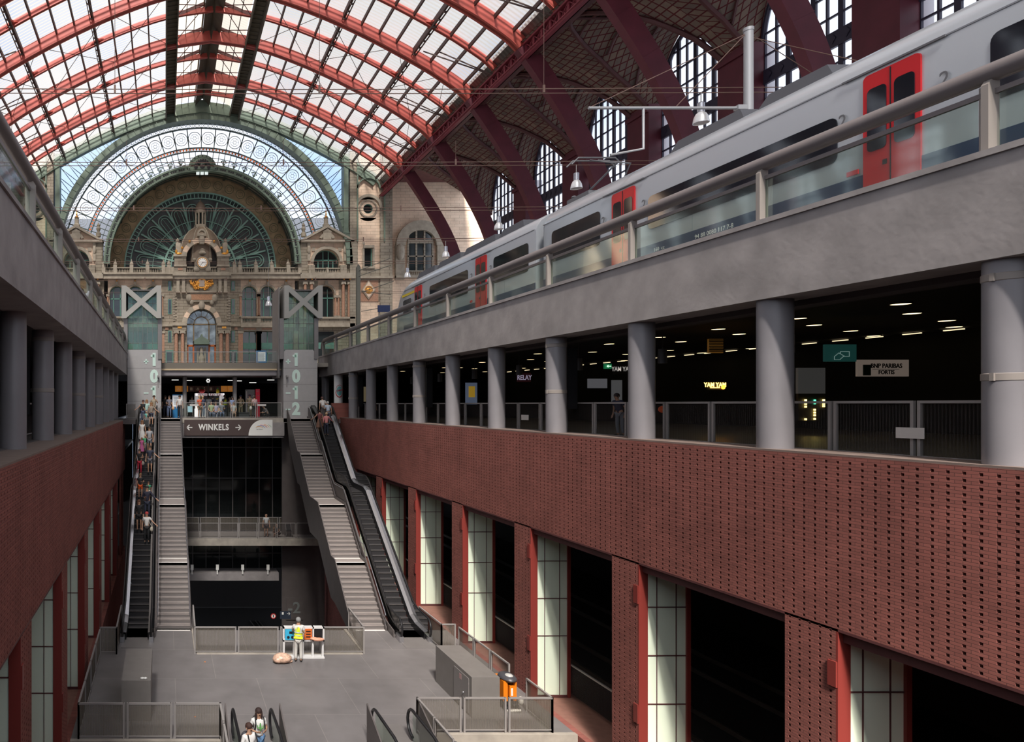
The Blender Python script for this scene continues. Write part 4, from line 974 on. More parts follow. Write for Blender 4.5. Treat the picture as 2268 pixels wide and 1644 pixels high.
def colm(mb, cap, d, p0, p1, r, yo=-.5):
    a, b = MB(), MB(); colm_(a, b, d, p0, p1, r, yo); c = a.build('granite_column', pink, fac, smooth=True); b.build('capital', stone_p, c)
def colm_(mb, cap, d, p0, p1, r, yo=-.5):
    mb.lathe([(r*U*1.15, Z_(p1)), (r*U*1.15, Z_(p1-2)), (r*U, Z_(p1-4)), (r*U*.9, Z_(p0+5))], (X_(d), YF+yo, 0), 14)
    bx(cap, d-r*1.35, d+r*1.35, p0, p0+5, yo-r*U*1.3, yo+r*U*1.3); bx(cap, d-r*1.3, d+r*1.3, p1, p1+3, yo-r*U*1.3, yo+r*U*1.3)
    for q in (-1, 1): cap.lathe([(r*U*.42, YF+yo-r*U*1.4), (r*U*.42, YF+yo+r*U*1.2)], (X_(d+q*r*1.1), 0, Z_(p0+5)), 8, 'y')
SG = part('grey_masonry', stone_g); ST = part('peach_masonry', stone_t); TR = part('stone_mouldings', stone_p)
GR = part('window_joinery', verdigris); PK = part('granite_columns', pink); GL = part('window_glass', winglass); GO = part('gilded_ornament', gold); GI = part('green_ironwork', green_iron)
def sb(mb, s, d0, d1, *a): bx(mb, min(s*d0, s*d1), max(s*d0, s*d1), *a)
BOT = 838
for s in (-1, 1):
    # ---- upper floor arcade (three arches) ----
    for j, c in enumerate((106.6, 146.8, 187.0)):
        arch_cell(ST, s*c-20.1, s*c+20.1, 620, 650, 704, 16.3, 0, .8); archring(TR, s*c, 650, 16.3, 20, -.12, .15)
        bx(TR, s*c-3, s*c+3, 622, 632, -.3, 0); GO.ball((X_(s*c), YF-.35, Z_(623)), .12)
        bx(GL, s*c-17, s*c+17, 632, 704, .55, .6)
        for q in (-8, 7): bx(GR, s*c+q-1, s*c+q+1, 636, 704, .45, .55)
        bx(GR, s*c-16.5, s*c+16.5, 660, 662.5, .45, .55); GR.ring(X_(s*c), YF+.45, Z_(650), 15.3*U, 16.3*U, .1, 0, 180, 14)
        for q in (-20.1, 20.1): colm(PK, TR, s*c+q, 652, 700, 2.6, -.12)
        bx(TR, s*c-20, s*c+20, 702, 705, -.5, .3); bx(TR, s*c-20, s*c+20, 717, 726, -.55, .8)
        bx(GR, s*c-16, s*c+16, 705, 717, .0, .05); balus(TR, s*c-16, s*c+16, 705, 717, -.25, 3.2); bx(TR, s*c-20.1, s*c-16, 704, 718, -.4, .2); bx(TR, s*c+16, s*c+20.1, 704, 718, -.4, .2)
        win(); sec('arch_trim', 'arcade_wall', 'masonry')
    # ---- ground floor windows under the arcade ----
    for c in (107, 147.5, 188):
        bx(GL, s*c-16, s*c+16, 733, 806, .5, .55); bx(GR, s*c-15, s*c+15, 759, 773, .35, .5); bx(GR, s*c-1, s*c+1, 734, 806, .4, .5); bx(GR, s*c-15, s*c+15, 781, 783, .4, .5)
        for q in (-20.2, 20.2): bx(PK, s*c+q-5, s*c+q+5, 738, BOT, -.15, .5); bx(TR, s*c+q-6.5, s*c+q+6.5, 734, 739, -.25, .5)
        bx(TR, s*c-20.3, s*c+20.3, 726, 734, -.1, .8); bx(PK, s*c-14, s*c+14, 727, 731, -.14, -.1)
        bx(SG, s*c-20.3, s*c+20.3, 806, BOT, .3, .8); win('ground_floor_window'); sec('lintel', 'wall_panel', 'plinth')
    # ---- narrow bay with slit windows ----
    sb(SG, s, 62, 87, 620, BOT, -.1, .8)
    for (a, b) in ((625, 642), (665, 694), (735, 757)): sb(GR, s, 66, 74, a-2, b+2, -.16, -.08); sb(GL, s, 67.5, 72.5, a, b, -.2, -.1); win('slit_window')
    sb(GR, s, 62.5, 79, 776, 808, -.2, -.08); sb(GL, s, 65, 76.5, 779, 808, -.24, -.1); win('green_door'); sb(TR, s, 61, 87, 718, 724, -.4, .5); sb(PK, s, 73, 80, 725, 731, -.2, 0)
    # ---- central bay: side walls, paired columns ----
    sb(SG, s, 33, 62, 612, BOT, -.6, .8); 
    for c in (42, 56): colm(PK, TR, s*c, 735, 806, 4.2, -1.0); sb(SG, s, c-5, c+5, 806, BOT, -1.3, -.6)
    for i in range(16): sb(TR, s, 58 if i % 2 else 55, 63, 655+3.7*i, 657.2+3.7*i, -.72, -.6)
    sb(TR, s, 33, 64, 718, 724, -1.4, -.6); sb(SG, s, 34, 64, 724, 735, -1.2, -.6); sb(GO, s, 44, 53, 726, 730, -1.26, -1.2)
    for c in (40, 52): sb(TR, s, c-3.5, c+3.5, 612, 648, -1.0, -.6); sb(TR, s, c-4.5, c+4.5, 648, 652, -1.2, -.6)
    sec('quoins', 'wall_panel', 'central_bay_wall')
    # ---- main cornice, top balustrade ----
    sb(TR, s, 60, 218, 611, 620, -.9, .9); sb(TR, s, 60, 218, 607.5, 611, -1.1, .9)
    PD = (72, 84, 119, 154, 190, 215)
    sec('cornice', 'wall_panel', 'masonry')
    for q in PD: sb(TR, s, q-4, q+4, 590, 608, -.95, -.3); TR.lathe([(.2, Z_(590)), (.26, Z_(587)), (.05, Z_(580)), (.02, Z_(576))], (X_(s*q), YF-.6, 0), 8); sec('pedestal', 'wall_panel', 'masonry')
    for a, b in zip(PD[1:], PD[2:]): balus(TR, s*(a+4), s*(b-4), 595, 608, -.75, 3.4)
    sb(TR, s, 60, 80, 594, 608, -.8, -.4)
    # ---- side pavilion ----
    c = 276; sb(SG, s, 217, 336, 612, 620, -.6, .9)
    arch_cell(ST, s*c-43, s*c+43, 538, 582, 608, 28.5, -.3, 1.0, c=s*c); archring(TR, s*c, 582, 28.5, 35, -.5, .3)
    bx(GL, s*c-29, s*c+29, 552, 600, .5, .55); bx(GR, s*c-28, s*c+28, 574, 576.5, .4, .5); bx(GR, s*c-28, s*c+28, 592, 595, .4, .5)
    for q in (-16, -5, 7, 17): bx(GR, s*c+q-1, s*c+q+1, 576 if q in (-16, 17) else 556, 595, .4, .5)
    GR.ring(X_(s*c), YF+.4, Z_(582), 27*U, 28.5*U, .1, 0, 180, 18); win('lunette_window')
    for q in (-50, 50): bx(SG, s*c+q-8, s*c+q+8, 538, 608, -.5, .7)
    for q in (-40, 40): bx(TR, s*c+q-3, s*c+q+3, 540, 580, -.6, -.3); TR.ball((X_(s*c+q), YF-.6, Z_(556)), .22, .15, .5)
    for q in (-29, 29): bx(TR, s*c+q-4, s*c+q+4, 550, 558, -.4, -.3)
    balus(TR, s*c-28, s*c-2, 596, 608, -.7, 3.4); balus(TR, s*c+2, s*c+28, 596, 608, -.7, 3.4); bx(TR, s*c-2, s*c+2, 595, 608, -.8, -.5)
    bx(SG, s*c-42, s*c-28, 590, 608, -.9, .1); bx(SG, s*c+28, s*c+42, 590, 608, -.9, .1)
    bx(TR, s*c-60, s*c+60, 608, 620, -1.1, .9); bx(TR, s*c-58, s*c+58, 535, 540, -.9, .9)
    sec('pavilion_trim', 'pavilion_wall', 'pavilion_masonry')
    # pediment
    ST.prism([(X_(s*c-50), YF-.3, Z_(536)), (X_(s*c+50), YF-.3, Z_(536)), (X_(s*c), YF-.3, Z_(506))], (0, .9, 0))
    for q in (-1, 1): TR.prism([(X_(s*c+q*60), YF-.95, Z_(536)), (X_(s*c+q*52), YF-.95, Z_(536)), (X_(s*c), YF-.95, Z_(508)), (X_(s*c), YF-.95, Z_(502))], (0, 1.8, 0))
    bx(TR, s*c-9, s*c+9, 517, 538, -.75, -.3); archring(TR, s*c, 536, 12, 18, -.7, .4, 20, 160); TR.prism([(X_(s*c-11), YF-.8, Z_(517)), (X_(s*c+11), YF-.8, Z_(517)), (X_(s*c), YF-.8, Z_(509))], (0, .3, 0))
    sec('pediment', 'pediment_field', 'masonry')
    TR.lathe([(.42, Z_(505)), (.42, Z_(498)), (.28, Z_(496)), (.24, Z_(484)), (.34, Z_(483))], (X_(s*c), YF, 0), 8)
    GO.lathe([(.2, Z_(483)), (.22, Z_(480)), (.06, Z_(478)), (.1, Z_(474)), (.05, Z_(471)), (.03, Z_(462))], (X_(s*c), YF, 0), 10)
    sec('spire_base', 'wall_panel', 'masonry'); take(GO).build('gilded_finial', gold, fac)
    for q in (-50, 48): TR.lathe([(.3, Z_(525)), (.3, Z_(516)), (.14, Z_(514)), (.28, Z_(507)), (.16, Z_(502)), (.22, Z_(499)), (.04, Z_(493))], (X_(s*c+q), YF, 0), 10); sec('urn', 'wall_panel', 'masonry')
    # lower pavilion: arch window, paired columns
    arch_cell(ST, s*c-18, s*c+28, 620, 651, 704, 18, 0, .8, c=s*c); archring(TR, s*c, 651, 18, 22, -.12, .15); bx(TR, s*c-3, s*c+3, 622, 632, -.3, 0)
    bx(GL, s*c-18, s*c+18, 633, 704, .55, .6)
    for q in (-6, 5): bx(GR, s*c+q-.8, s*c+q+.8, 640, 704, .45, .55)
    bx(GR, s*c-18, s*c+18, 658, 660.5, .45, .55); win()
    bx(SG, s*c-60, s*c-18, 620, BOT, -.1, .8); bx(SG, s*c+28, s*c+60, 620, BOT, -.1, .8)
    for q in (-48, -34, 36, 49): colm(PK, TR, s*(c+q), 626, 704, 3.6, -.5); GO.ball((X_(s*(c+q)), YF-.9, Z_(621)), .12)
    for q in (20, 27): colm(PK, TR, s*(c+q), 655, 700, 2.6, -.2)
    bx(TR, s*c-60, s*c+60, 704, 708, -.9, .6); bx(SG, s*c-60, s*c+60, 708, 718, -.7, .6); bx(TR, s*c-60, s*c+60, 718, 726, -.9, .6); bx(SG, s*c-60, s*c+60, 726, BOT, 0, .8)
    balus(TR, s*c-17, s*c+17, 705, 717, -.4, 3.2)
    bx(GL, s*c-17, s*c+17, 735, 806, -.05, 0); bx(GR, s*c-17, s*c+17, 759, 773, -.1, -.04); win('ground_floor_window'); sec('string_course', 'wall_panel', 'pavilion_base')
    # ---- stone tower ----
    sb(SG, s, 325, 342, 340, BOT, -.9, .8); sb(SG, s, 391, 418, 350, BOT, -.9, .8)
    cc = 365.5
    ST_ = ST
    sb(ST_, s, 342, 391, 345, 446, -.7, .6); sb(ST_, s, 342, 391, 486, 552, -.7, .6); 
    arch = [(X_(s*cc+24.8*math.cos(t)), YF-.7, Z_(466)+24.8*U*math.sin(t)) for t in [math.radians(a) for a in range(0, 361, 15)]]
    ST_.ring(X_(s*cc), YF-.7, Z_(466), 10.5*U, 27.5*U, .6, 0, 360, 28); archring(SG, s*cc, 466, 17, 20, -.85, .2, 0, 360, 28); archring(TR, s*cc, 466, 25, 31, -.95, .3, 0, 180, 20)
    sb(ST_, s, 342, 354, 446, 486, -.68, .5); sb(ST_, s, 377, 391, 446, 486, -.68, .5)
    GL.lathe([(11*U, YF-.3), (11*U, YF-.25)], (X_(s*cc), 0, Z_(466)), 24, 'y'); archring(GR, s*cc, 466, 9.5, 11, -.6, .3, 0, 360, 24); win('round_window')
    sb(ST_, s, 342, 357, 552, 620, -.7, .6); sb(ST_, s, 375, 391, 552, 620, -.7, .6); sb(ST_, s, 357, 375, 596, 620, -.7, .6)
    sb(GL, s, 357, 375, 552, 596, -.3, -.25); sb(GR, s, 373, 375.5, 553, 595, -.5, -.3); win('tower_window'); sb(TR, s, 354, 378, 547, 553, -1.0, -.6); sb(TR, s, 353, 379, 594, 598, -1.0, -.6)
    sb(TR, s, 353, 357, 553, 594, -.85, -.7); sb(TR, s, 375, 379, 553, 594, -.85, -.7); sb(TR, s, 353, 358, 540, 545, -.8, -.7)
    sb(SG, s, 342, 391, 598, 620, -.8, .6); sb(TR, s, 340, 418, 615, 620, -1.2, .6)
    sb(ST_, s, 342, 391, 670, BOT, -.7, .6); sb(SG, s, 342, 391, 620, 670, -.75, .6); bx(PK, s*cc-24 if s > 0 else s*cc-22, s*cc+22, 624, 670, -.8, -.7)
    for r_, mm in ((15.5, TR), (13, ST_)):
        mm.prism([(X_(s*cc-r_*.98), YF-.95, Z_(645)), (X_(s*cc), YF-.95, Z_(645+r_*1.35)), (X_(s*cc+r_*.98), YF-.95, Z_(645)), (X_(s*cc), YF-.95, Z_(645-r_*1.35))], (0, .2 if mm is TR else -.06, 0))
    GO.ball((X_(s*cc), YF-1.0, Z_(646)), .34, .15, .34); archring(GO, s*cc, 645, 6.5, 8.5, -1.06, .08, 0, 360, 16)
    for q in (341, 400): sb(GI, s, q-1.5, q+1.5, 345, 540, -1.05, -.9)
    archring(GI, s*cc, 425, 24, 27, -1.05, .3, 5, 175, 16)
    sec('tower_mouldings', 'tower_facing', 'tower_quoins'); take(GI).build('iron_pilaster', green_iron, fac)
    # aisle end wall beyond the tower with arched window
    sb(ST, s, 418, 640, 396, 515, .0, .6); sb(ST, s, 418, 640, 515, BOT, 0, .6)
    wc = 484; bx(GL, s*wc-27, s*wc+27, 512, 601, -.1, -.02)
    archring(TR, s*wc, 545, 34, 55, -.5, .5, 0, 180, 20); bx(TR, s*wc-56, s*wc-36, 545, 620, -.4, 0); bx(TR, s*wc+36, s*wc+56, 545, 620, -.4, 0)
    for q in (-27, -9, 9, 27): bx(SG, s*wc+q-1.8, s*wc+q+1.8, 512, 600, -.2, -.08)
    bx(SG, s*wc-28, s*wc+28, 532, 540, -.25, -.08); bx(SG, s*wc-28, s*wc+28, 567, 570, -.2, -.08); balus(TR, s*wc-28, s*wc+28, 601, 612, -.4, 4); bx(TR, s*wc-56, s*wc+56, 612, 617, -.6, 0)
    TR.ball((X_(s*(wc-46)), YF-.5, Z_(560)), .5, .3, 1.0); g_ = take(SG).build('aisle_window', stone_g, fac); take(GL).build('pane', winglass, g_); sec('window_surround', 'aisle_end_wall', 'masonry')
# ---- central bay between the columns ----
arch_cell(SG, -33, 33, 620, 718, BOT, 32, -.6, 1.2, 20)
for i in range(9): 
    if i % 2 == 0: archring(TR, 0, 718, 32, 43, -.85, .3, i*20, i*20+20, 4)
    else: archring(ST, 0, 718, 32, 42, -.8, .3, i*20, i*20+20, 4)
sec('voussoirs', 'voussoirs', 'entrance_bay_wall')
mirror_glass = mat('reflective_window', (.16, .19, .20), .08, metal=.35, spec=.9, var=.6, vs=1.6)
CW = part('great_window_glass', mirror_glass); bx(CW, -33, 33, 684, 806, .2, .25)
BZ = part('window_bronze_bars', mat('bronze_bars', (.20, .14, .07), .5))
for d in (-17, 17): bx(BZ, d-1.3, d+1.3, 718, 764, .1, .2)
bx(BZ, -32, 32, 717, 720, .1, .2); archring(BZ, 0, 718, 15.5, 17.5, .1, .1); 
for a in (30, 60, 90, 120, 150): t = math.radians(a); BZ.bar((X_(17*math.cos(t)), YF+.15, Z_(718-17*math.sin(t))), (X_(31*math.cos(t)), YF+.15, Z_(718-31*math.sin(t))), .05, .05)
bx(GI, -17, 17, 757, 764, -.9, .2); GI.prism([(X_(-19), YF-.9, Z_(757)), (X_(19), YF-.9, Z_(757)), (X_(0), YF-.9, Z_(746))], (0, 1.0, 0)); bx(GI, -2, 2, 742, 748, -.8, -.4)
DR = part('orange_door_frames', mat('orange_wood', (.55, .14, .03), .5))
for s in (-1, 1):
    for d in (17.5, 30.5): sb(DR, s, d-1.8, d+1.8, 765, 808, -.1, .15)
    sb(DR, s, 17, 32, 764, 768, -.1, .15)
bx(GL, -16, 16, 765, 808, .1, .19)
TR.lathe([(.35, Z_(812)), (.4, Z_(795)), (.2, Z_(785)), (.26, Z_(775)), (.18, Z_(770))], (X_(0), YF-.2, 0), 10); bx(TR, -10, -6, 770, 806, -.05, .1); bx(TR, 6, 10, 770, 806, -.05, .1)
sec('entrance_statue', 'wall_panel', 'masonry'); take(GL).build('entrance_glass', winglass, fac); take(GI).build('door_pediment', green_iron, fac)
# plaque, crest
bx(TR, -26, 26, 651, 671, -.9, -.6); bx(TR, -32, 32, 648, 652, -1.1, -.6); bx(part('bronze_plaque', mat('plaque_bronze', (.42, .22, .12), .5, var=.3, vs=14)), -24, 26, 655, 667, -.95, -.9)
for s in (-1, 1): TR.ball((X_(s*28), YF-.85, Z_(662)), .35, .25, .5); TR.ball((X_(s*22), YF-.85, Z_(672)), .25, .2, .3)
TR.ball((X_(0), YF-.85, Z_(678)), .35, .3, .55)
sec('plaque_frame', 'wall_panel', 'masonry'); take(GO).build('gilded_studs', gold, fac)
SG2 = part('crest_niche', stone_p); bx(SG2, -33, 33, 620, 648, -.7, -.5)
for i in range(150):
    a = random.random()*2*math.pi; r = random.uniform(.3, 1.0); dx = math.cos(a)*r*27; dz = math.sin(a)*r*11-2
    if abs(dx) > 4+random.random()*2: GO.ball((X_(dx), YF-.85-.12*random.random(), Z_(633-dz-.012*dx*dx)), random.uniform(.07, .2), .12, random.uniform(.06, .2), 6, 4)
GO.ball((X_(0), YF-.95, Z_(619)), .42, .25, .24, 10, 6); archring(GO, 0, 631, 8, 11, -1.0, .2, 0, 360, 16)

take(GO).build('gilded_crest', gold, fac, smooth=True)
bx(part('crest_shield', mat('shield_pale', (.45, .36, .30), .5)), -6, 6, 624, 638, -1.05, -.95)
# ---- clock pavilion, dome, lantern ----
for s in (-1, 1):
    sb(SG, s, 34, 60, 567, 612, -.9, .5); sb(TR, s, 33, 62, 566, 572, -1.1, .5); sb(TR, s, 33, 61, 590, 594, -1.05, .5); sb(PK, s, 42, 52, 597, 602, -.95, -.9)
    sb(TR, s, 46, 57, 540, 567, -.6, .3); TR.lathe([(.3, Z_(541)), (.12, Z_(538)), (.24, Z_(534)), (.05, Z_(529))], (X_(s*53), YF-.2, 0), 10)
    for p, q in ((539, 27), (553, 43)): GO.ball((X_(s*q), YF-1.0, Z_(p)), .16)
    GO.ball((X_(s*50), YF-1.0, Z_(566)), .4, .2, .16); GO.ball((X_(s*56), YF-1.0, Z_(562)), .16, .2, .3)
    balus(TR, s*14, s*33, 594, 607, -.8, 3.3)
for i in range(9):
    (archring(TR if i % 2 == 0 else ST, 0, 575, 34, 44.5, -.95, .8, i*20, i*20+20, 4))
bx(TR, -5, 5, 527, 545, -1.2, -.5); bx(TR, -10, 10, 522, 528, -1.2, -.3); archring(TR, 0, 522, 6, 10, -1.15, .5); bx(TR, -60, 60, 607, 621, -1.2, .8); bx(TR, -64, 64, 611, 615, -1.4, .8)
sec('clock_arch', 'clock_arch_stones', 'clock_piers'); take(GO).build('gilded_studs', gold, fac)
dm = part('dome', domecol); zc = Z_(580)
prof = [(50, 582), (49.5, 560), (48, 545), (44, 530), (37, 516), (28, 505), (17, 497), (14, 495)]
dm.lathe([(r*U, Z_(p)) for r, p in prof], (X_(0), YF+2.3, 0), 32)
bx(part('clock_niche', void), -34, 34, 541, 600, -.1, 0)
for a in range(8):
    t = math.radians(22.5+45*a); TR.tube([(X_(0)+r*U*math.cos(t)*1.01, YF+2.3+r*U*math.sin(t)*1.01, Z_(p)) for r, p in prof], .09, 5)
L = TR; yl = 2.3
L.lathe([(15*U, Z_(497)), (15*U, Z_(490)), (12.5*U, Z_(488))], (X_(0), YF+yl, 0), 8)
for a in range(8):
    t = math.radians(22.5+45*a); L.tube([(X_(0)+11*U*math.cos(t), YF+yl+11*U*math.sin(t), Z_(489)), (X_(0)+11*U*math.cos(t), YF+yl+11*U*math.sin(t), Z_(459))], .12, 6)
L.lathe([(12.5*U, Z_(462)), (13.5*U, Z_(457)), (11*U, Z_(455))], (X_(0), YF+yl, 0), 16); dm.lathe([(11.5*U, Z_(456)), (11.5*U, Z_(448)), (8.5*U, Z_(440)), (3*U, Z_(435)), (1*U, Z_(433)), (.3*U, Z_(424))], (X_(0), YF+yl, 0), 16)
GL.lathe([(7*U, Z_(488)), (7*U, Z_(459))], (X_(0), YF+yl, 0), 8)
# plain wall filling behind the balustrade level
for n_, (mb, m_) in PB.items():
    if not mb.v: continue
    if n_ == 'granite_columns': n_ = 'granite_inlay_pattern'
    if n_ == 'stone_mouldings': n_ = 'lantern'
    if n_ == 'window_glass': n_ = 'lantern_opening'
    mb.build(n_, m_, fac, smooth=n_ in ('dome', 'granite_columns', 'gilded_ornament'))
# clock
ck = empty('station_clock', (X_(1), YF-1.3, Z_(587)), 'white round clock in an ornate stone frame under the dome arch', 'clock'); ck['_w'] = tuple(ck.location)
def cb(): return MB()
m = cb(); m.lathe([(13*U, YF-1.45), (15*U, YF-1.2), (15*U, YF-.9)], (X_(1), 0, Z_(587)), 24, 'y'); m.box(X_(-16), X_(18), YF-1.1, YF-.8, Z_(607), Z_(584)); 
m.lathe([(.4, Z_(568)), (.5, Z_(566)), (.3, Z_(560)), (.35, Z_(558)), (.1, Z_(555))], (X_(1), YF-1.1, 0), 10)
for s in (-1, 1): m.ball((X_(1+s*17), YF-1.1, Z_(579)), .26, .2, .2); m.ball((X_(1+s*12), YF-1.15, Z_(600)), .4, .25, .35)
m.build('clock_frame', stone_p, ck, smooth=True)
m = cb(); m.lathe([(9.8*U, YF-1.5), (9.8*U, YF-1.46)], (X_(1), 0, Z_(587)), 28, 'y'); m.build('dial', mat('dial_white', (.92, .9, .85), .4, emit=.15), ck)
m = cb(); m.ring(X_(1), YF-1.52, Z_(587), 9.6*U, 11*U, .1, 0, 360, 28); m.build('rim', gold, ck)
m = cb()
for i in range(12): t = math.pi*i/6; m.box(X_(1)+7.9*U*math.cos(t)-.035, X_(1)+7.9*U*math.cos(t)+.035, YF-1.52, YF-1.5, Z_(587)+7.9*U*math.sin(t)-.035, Z_(587)+7.9*U*math.sin(t)+.035)
m.build('hour_marks', black, ck)
m = cb(); m.bar((X_(1), YF-1.53, Z_(587)), (X_(1)+.36, YF-1.53, Z_(587)+.04), .01, .06); m.bar((X_(1), YF-1.53, Z_(587)), (X_(1)-.22, YF-1.53, Z_(587)-.36), .01, .05); m.build('hands', black, ck)
# ================================================================ great arched glass screen
PC = 588; XC = X_(1); ZC = Z_(PC)
scr = empty('arched_glass_screen', (XC, YF-.5, Z_(600)), 'huge semicircular green iron and glass screen above the stone facade', 'window'); scr['_w'] = tuple(scr.location)
def rg(mb, r0, r1, yo, th, a0=0, a1=180, n=60): mb.ring(XC, YF+yo, ZC, r0*U, r1*U, th, a0, a1, n)
m = MB(); rg(m, 317, 330, -.9, 1.2); 
for i in range(61): t = math.pi*i/60; m.bar((XC+317*U*math.cos(t), YF-.95, ZC+317*U*math.sin(t)), (XC+330*U*math.cos(t), YF-.95, ZC+330*U*math.sin(t)), .06, .1)
m.build('outer_arch', green_iron, scr)
m = MB(); rg(m, 315, 317, -.5, .5); rg(m, 303.5, 305.5, -.5, .3)
dk = mat('dark_green_iron', (.05, .075, .06), .55)
N = 100
for i in range(N):
    t0 = math.pi*i/N; t1 = math.pi*(i+1)/N
    for ra, rb in ((305, 315), (315, 305)): m.bar((XC+ra*U*math.cos(t0), YF-.35, ZC+ra*U*math.sin(t0)), (XC+rb*U*math.cos(t1), YF-.35, ZC+rb*U*math.sin(t1)), .04, .04)
    m.bar((XC+305*U*math.cos(t0), YF-.35, ZC+305*U*math.sin(t0)), (XC+315*U*math.cos(t0), YF-.35, ZC+315*U*math.sin(t0)), .04, .04)
m.build('lattice_ring', dk, scr)
m = MB(); K = 30
for i in range(K+1):
    t = math.pi*i/K; m.bar((XC+262*U*math.cos(t), YF-.35, ZC+262*U*math.sin(t)), (XC+305*U*math.cos(t), YF-.35, ZC+305*U*math.sin(t)), .09, .12)
for i in range(60+1):
    t = math.pi*i/60; m.bar((XC+212*U*math.cos(t), YF-.3, ZC+212*U*math.sin(t)), (XC+253*U*math.cos(t), YF-.3, ZC+253*U*math.sin(t)), .05 if i % 2 else .08, .08)
rg(m, 226, 227, -.3, .06); rg(m, 240, 241, -.3, .06); m.build('spokes', dk, scr)
m = MB()
for i in range(K):
    t = math.pi*(i+.5)/K; cx, cz = XC+283*U*math.cos(t), ZC+283*U*math.sin(t)
    m.ring(cx, YF-.3, cz, 13.2*U, 14.4*U, .06, 0, 360, 20)
    m.ring(cx, YF-.3, cz, 3.5*U, 4.3*U, .05, 0, 360, 6)
    for j in range(6): u = math.pi*j/3; m.bar((cx+4*U*math.cos(u), YF-.28, cz+4*U*math.sin(u)), (cx+9*U*math.cos(u), YF-.28, cz+9*U*math.sin(u)), .025, .025)
    m.ring(cx, YF-.3, cz, 8.6*U, 9.2*U, .05, 0, 360, 12)
m.build('rosette_pattern', mat('rosette_grey', (.35, .38, .38), .6), scr)
m = MB(); rg(m, 253, 254.5, -.5, .3); rg(m, 260.5, 262, -.5, .3)
for i in range(112): t = math.pi*i/112; m.bar((XC+254*U*math.cos(t), YF-.4, ZC+254*U*math.sin(t)), (XC+261*U*math.cos(t), YF-.4, ZC+261*U*math.sin(t)), .04, .05)
m.build('bead_band_frame', dk, scr)
m = MB()
for i in range(112): t = math.pi*(i+.5)/112; m.lathe([(2.2*U, YF-.45), (2.2*U, YF-.35)], (XC+257.5*U*math.cos(t), 0, ZC+257.5*U*math.sin(t)), 8, 'y')
m.build('orange_bead_pattern', mat('bead_orange', (.75, .16, .03), .4), scr)
m = MB()
A = [math.pi*i/60 for i in range(61)]
m.strip([(XC+213*U*math.cos(t), YF-.1, ZC+213*U*math.sin(t)) for t in A], [(XC+318*U*math.cos(t), YF-.1, ZC+318*U*math.sin(t)) for t in A], (0, .02, 0)); m.build('glass', fac_glass, scr)
m = MB(); rg(m, 203, 215, -1.2, .35); rg(m, 212, 216, -1.3, .6); rg(m, 202, 204, -1.3, .6)
for i in range(37): t = math.pi*i/36; m.bar((XC+203*U*math.cos(t), YF-1.25, ZC+203*U*math.sin(t)), (XC+215*U*math.cos(t), YF-1.25, ZC+215*U*math.sin(t)), .06, .06)
m.build('inner_arch', green_iron, scr)
m = MB()
for i in range(36*4):
    if i % 4 == 0: continue
    t = math.pi*i/(36*4); m.lathe([(2.1*U, YF-1.23), (2.1*U, YF-1.19)], (XC+208.5*U*math.cos(t), 0, ZC+208.5*U*math.sin(t)), 8, 'y')
m.build('perforation_pattern', black, scr)
# crowning half disc ornament
m = MB(); oc = ZC+206*U; m.ring(XC, YF-1.35, oc, 26*U, 31*U, .25, -5, 185, 24); m.ring(XC, YF-1.3, oc, .5*U, 26*U, .1, -5, 185, 20); m.build('crown_ornament', green_iron, scr)
m = MB()
for i in range(9): t = math.pi*i/8; m.ball((XC+14*U*math.cos(t), YF-1.35, oc+14*U*math.sin(t)+.2), .22, .06, .28, 8, 5)
m.ball((XC, YF-1.36, oc+.3), .3, .05, .3)
for i in range(11): t = math.pi*i/10; m.ball((XC+28.5*U*math.cos(t), YF-1.37, oc+28.5*U*math.sin(t)), .09, .04, .09, 6, 4)
m.build('ornament_pattern', black, scr)
m = MB()
for i in range(-8, 9):
    if abs(i) < 2: continue
    t = math.pi/2+i*.105
    cx, cz = XC+222*U*math.cos(t), ZC+222*U*math.sin(t)
    for j in range(5):
        u = t+(j-2)*.45; m.tube([(cx, YF-1.1, cz-.2), (cx+7*U*math.cos(u), YF-1.15, cz+7*U*math.sin(u))], [.05, .02], 5); m.ball((cx+7*U*math.cos(u), YF-1.15, cz+7*U*math.sin(u)), .09, .06, .09, 6, 4)
m.build('leaf_pattern', mat('cresting_green', (.10, .14, .10), .6), scr)
m = MB()
for q in (-9.5, 0, 9.5): m.box(XC+(q-3.5)*U, XC+(q+3.5)*U, YF-.9, YF-.6, Z_(391), Z_(386))
m.build('skylights', mat('skylight_panes', (.8, .88, .85), .5, emit=.6), scr)
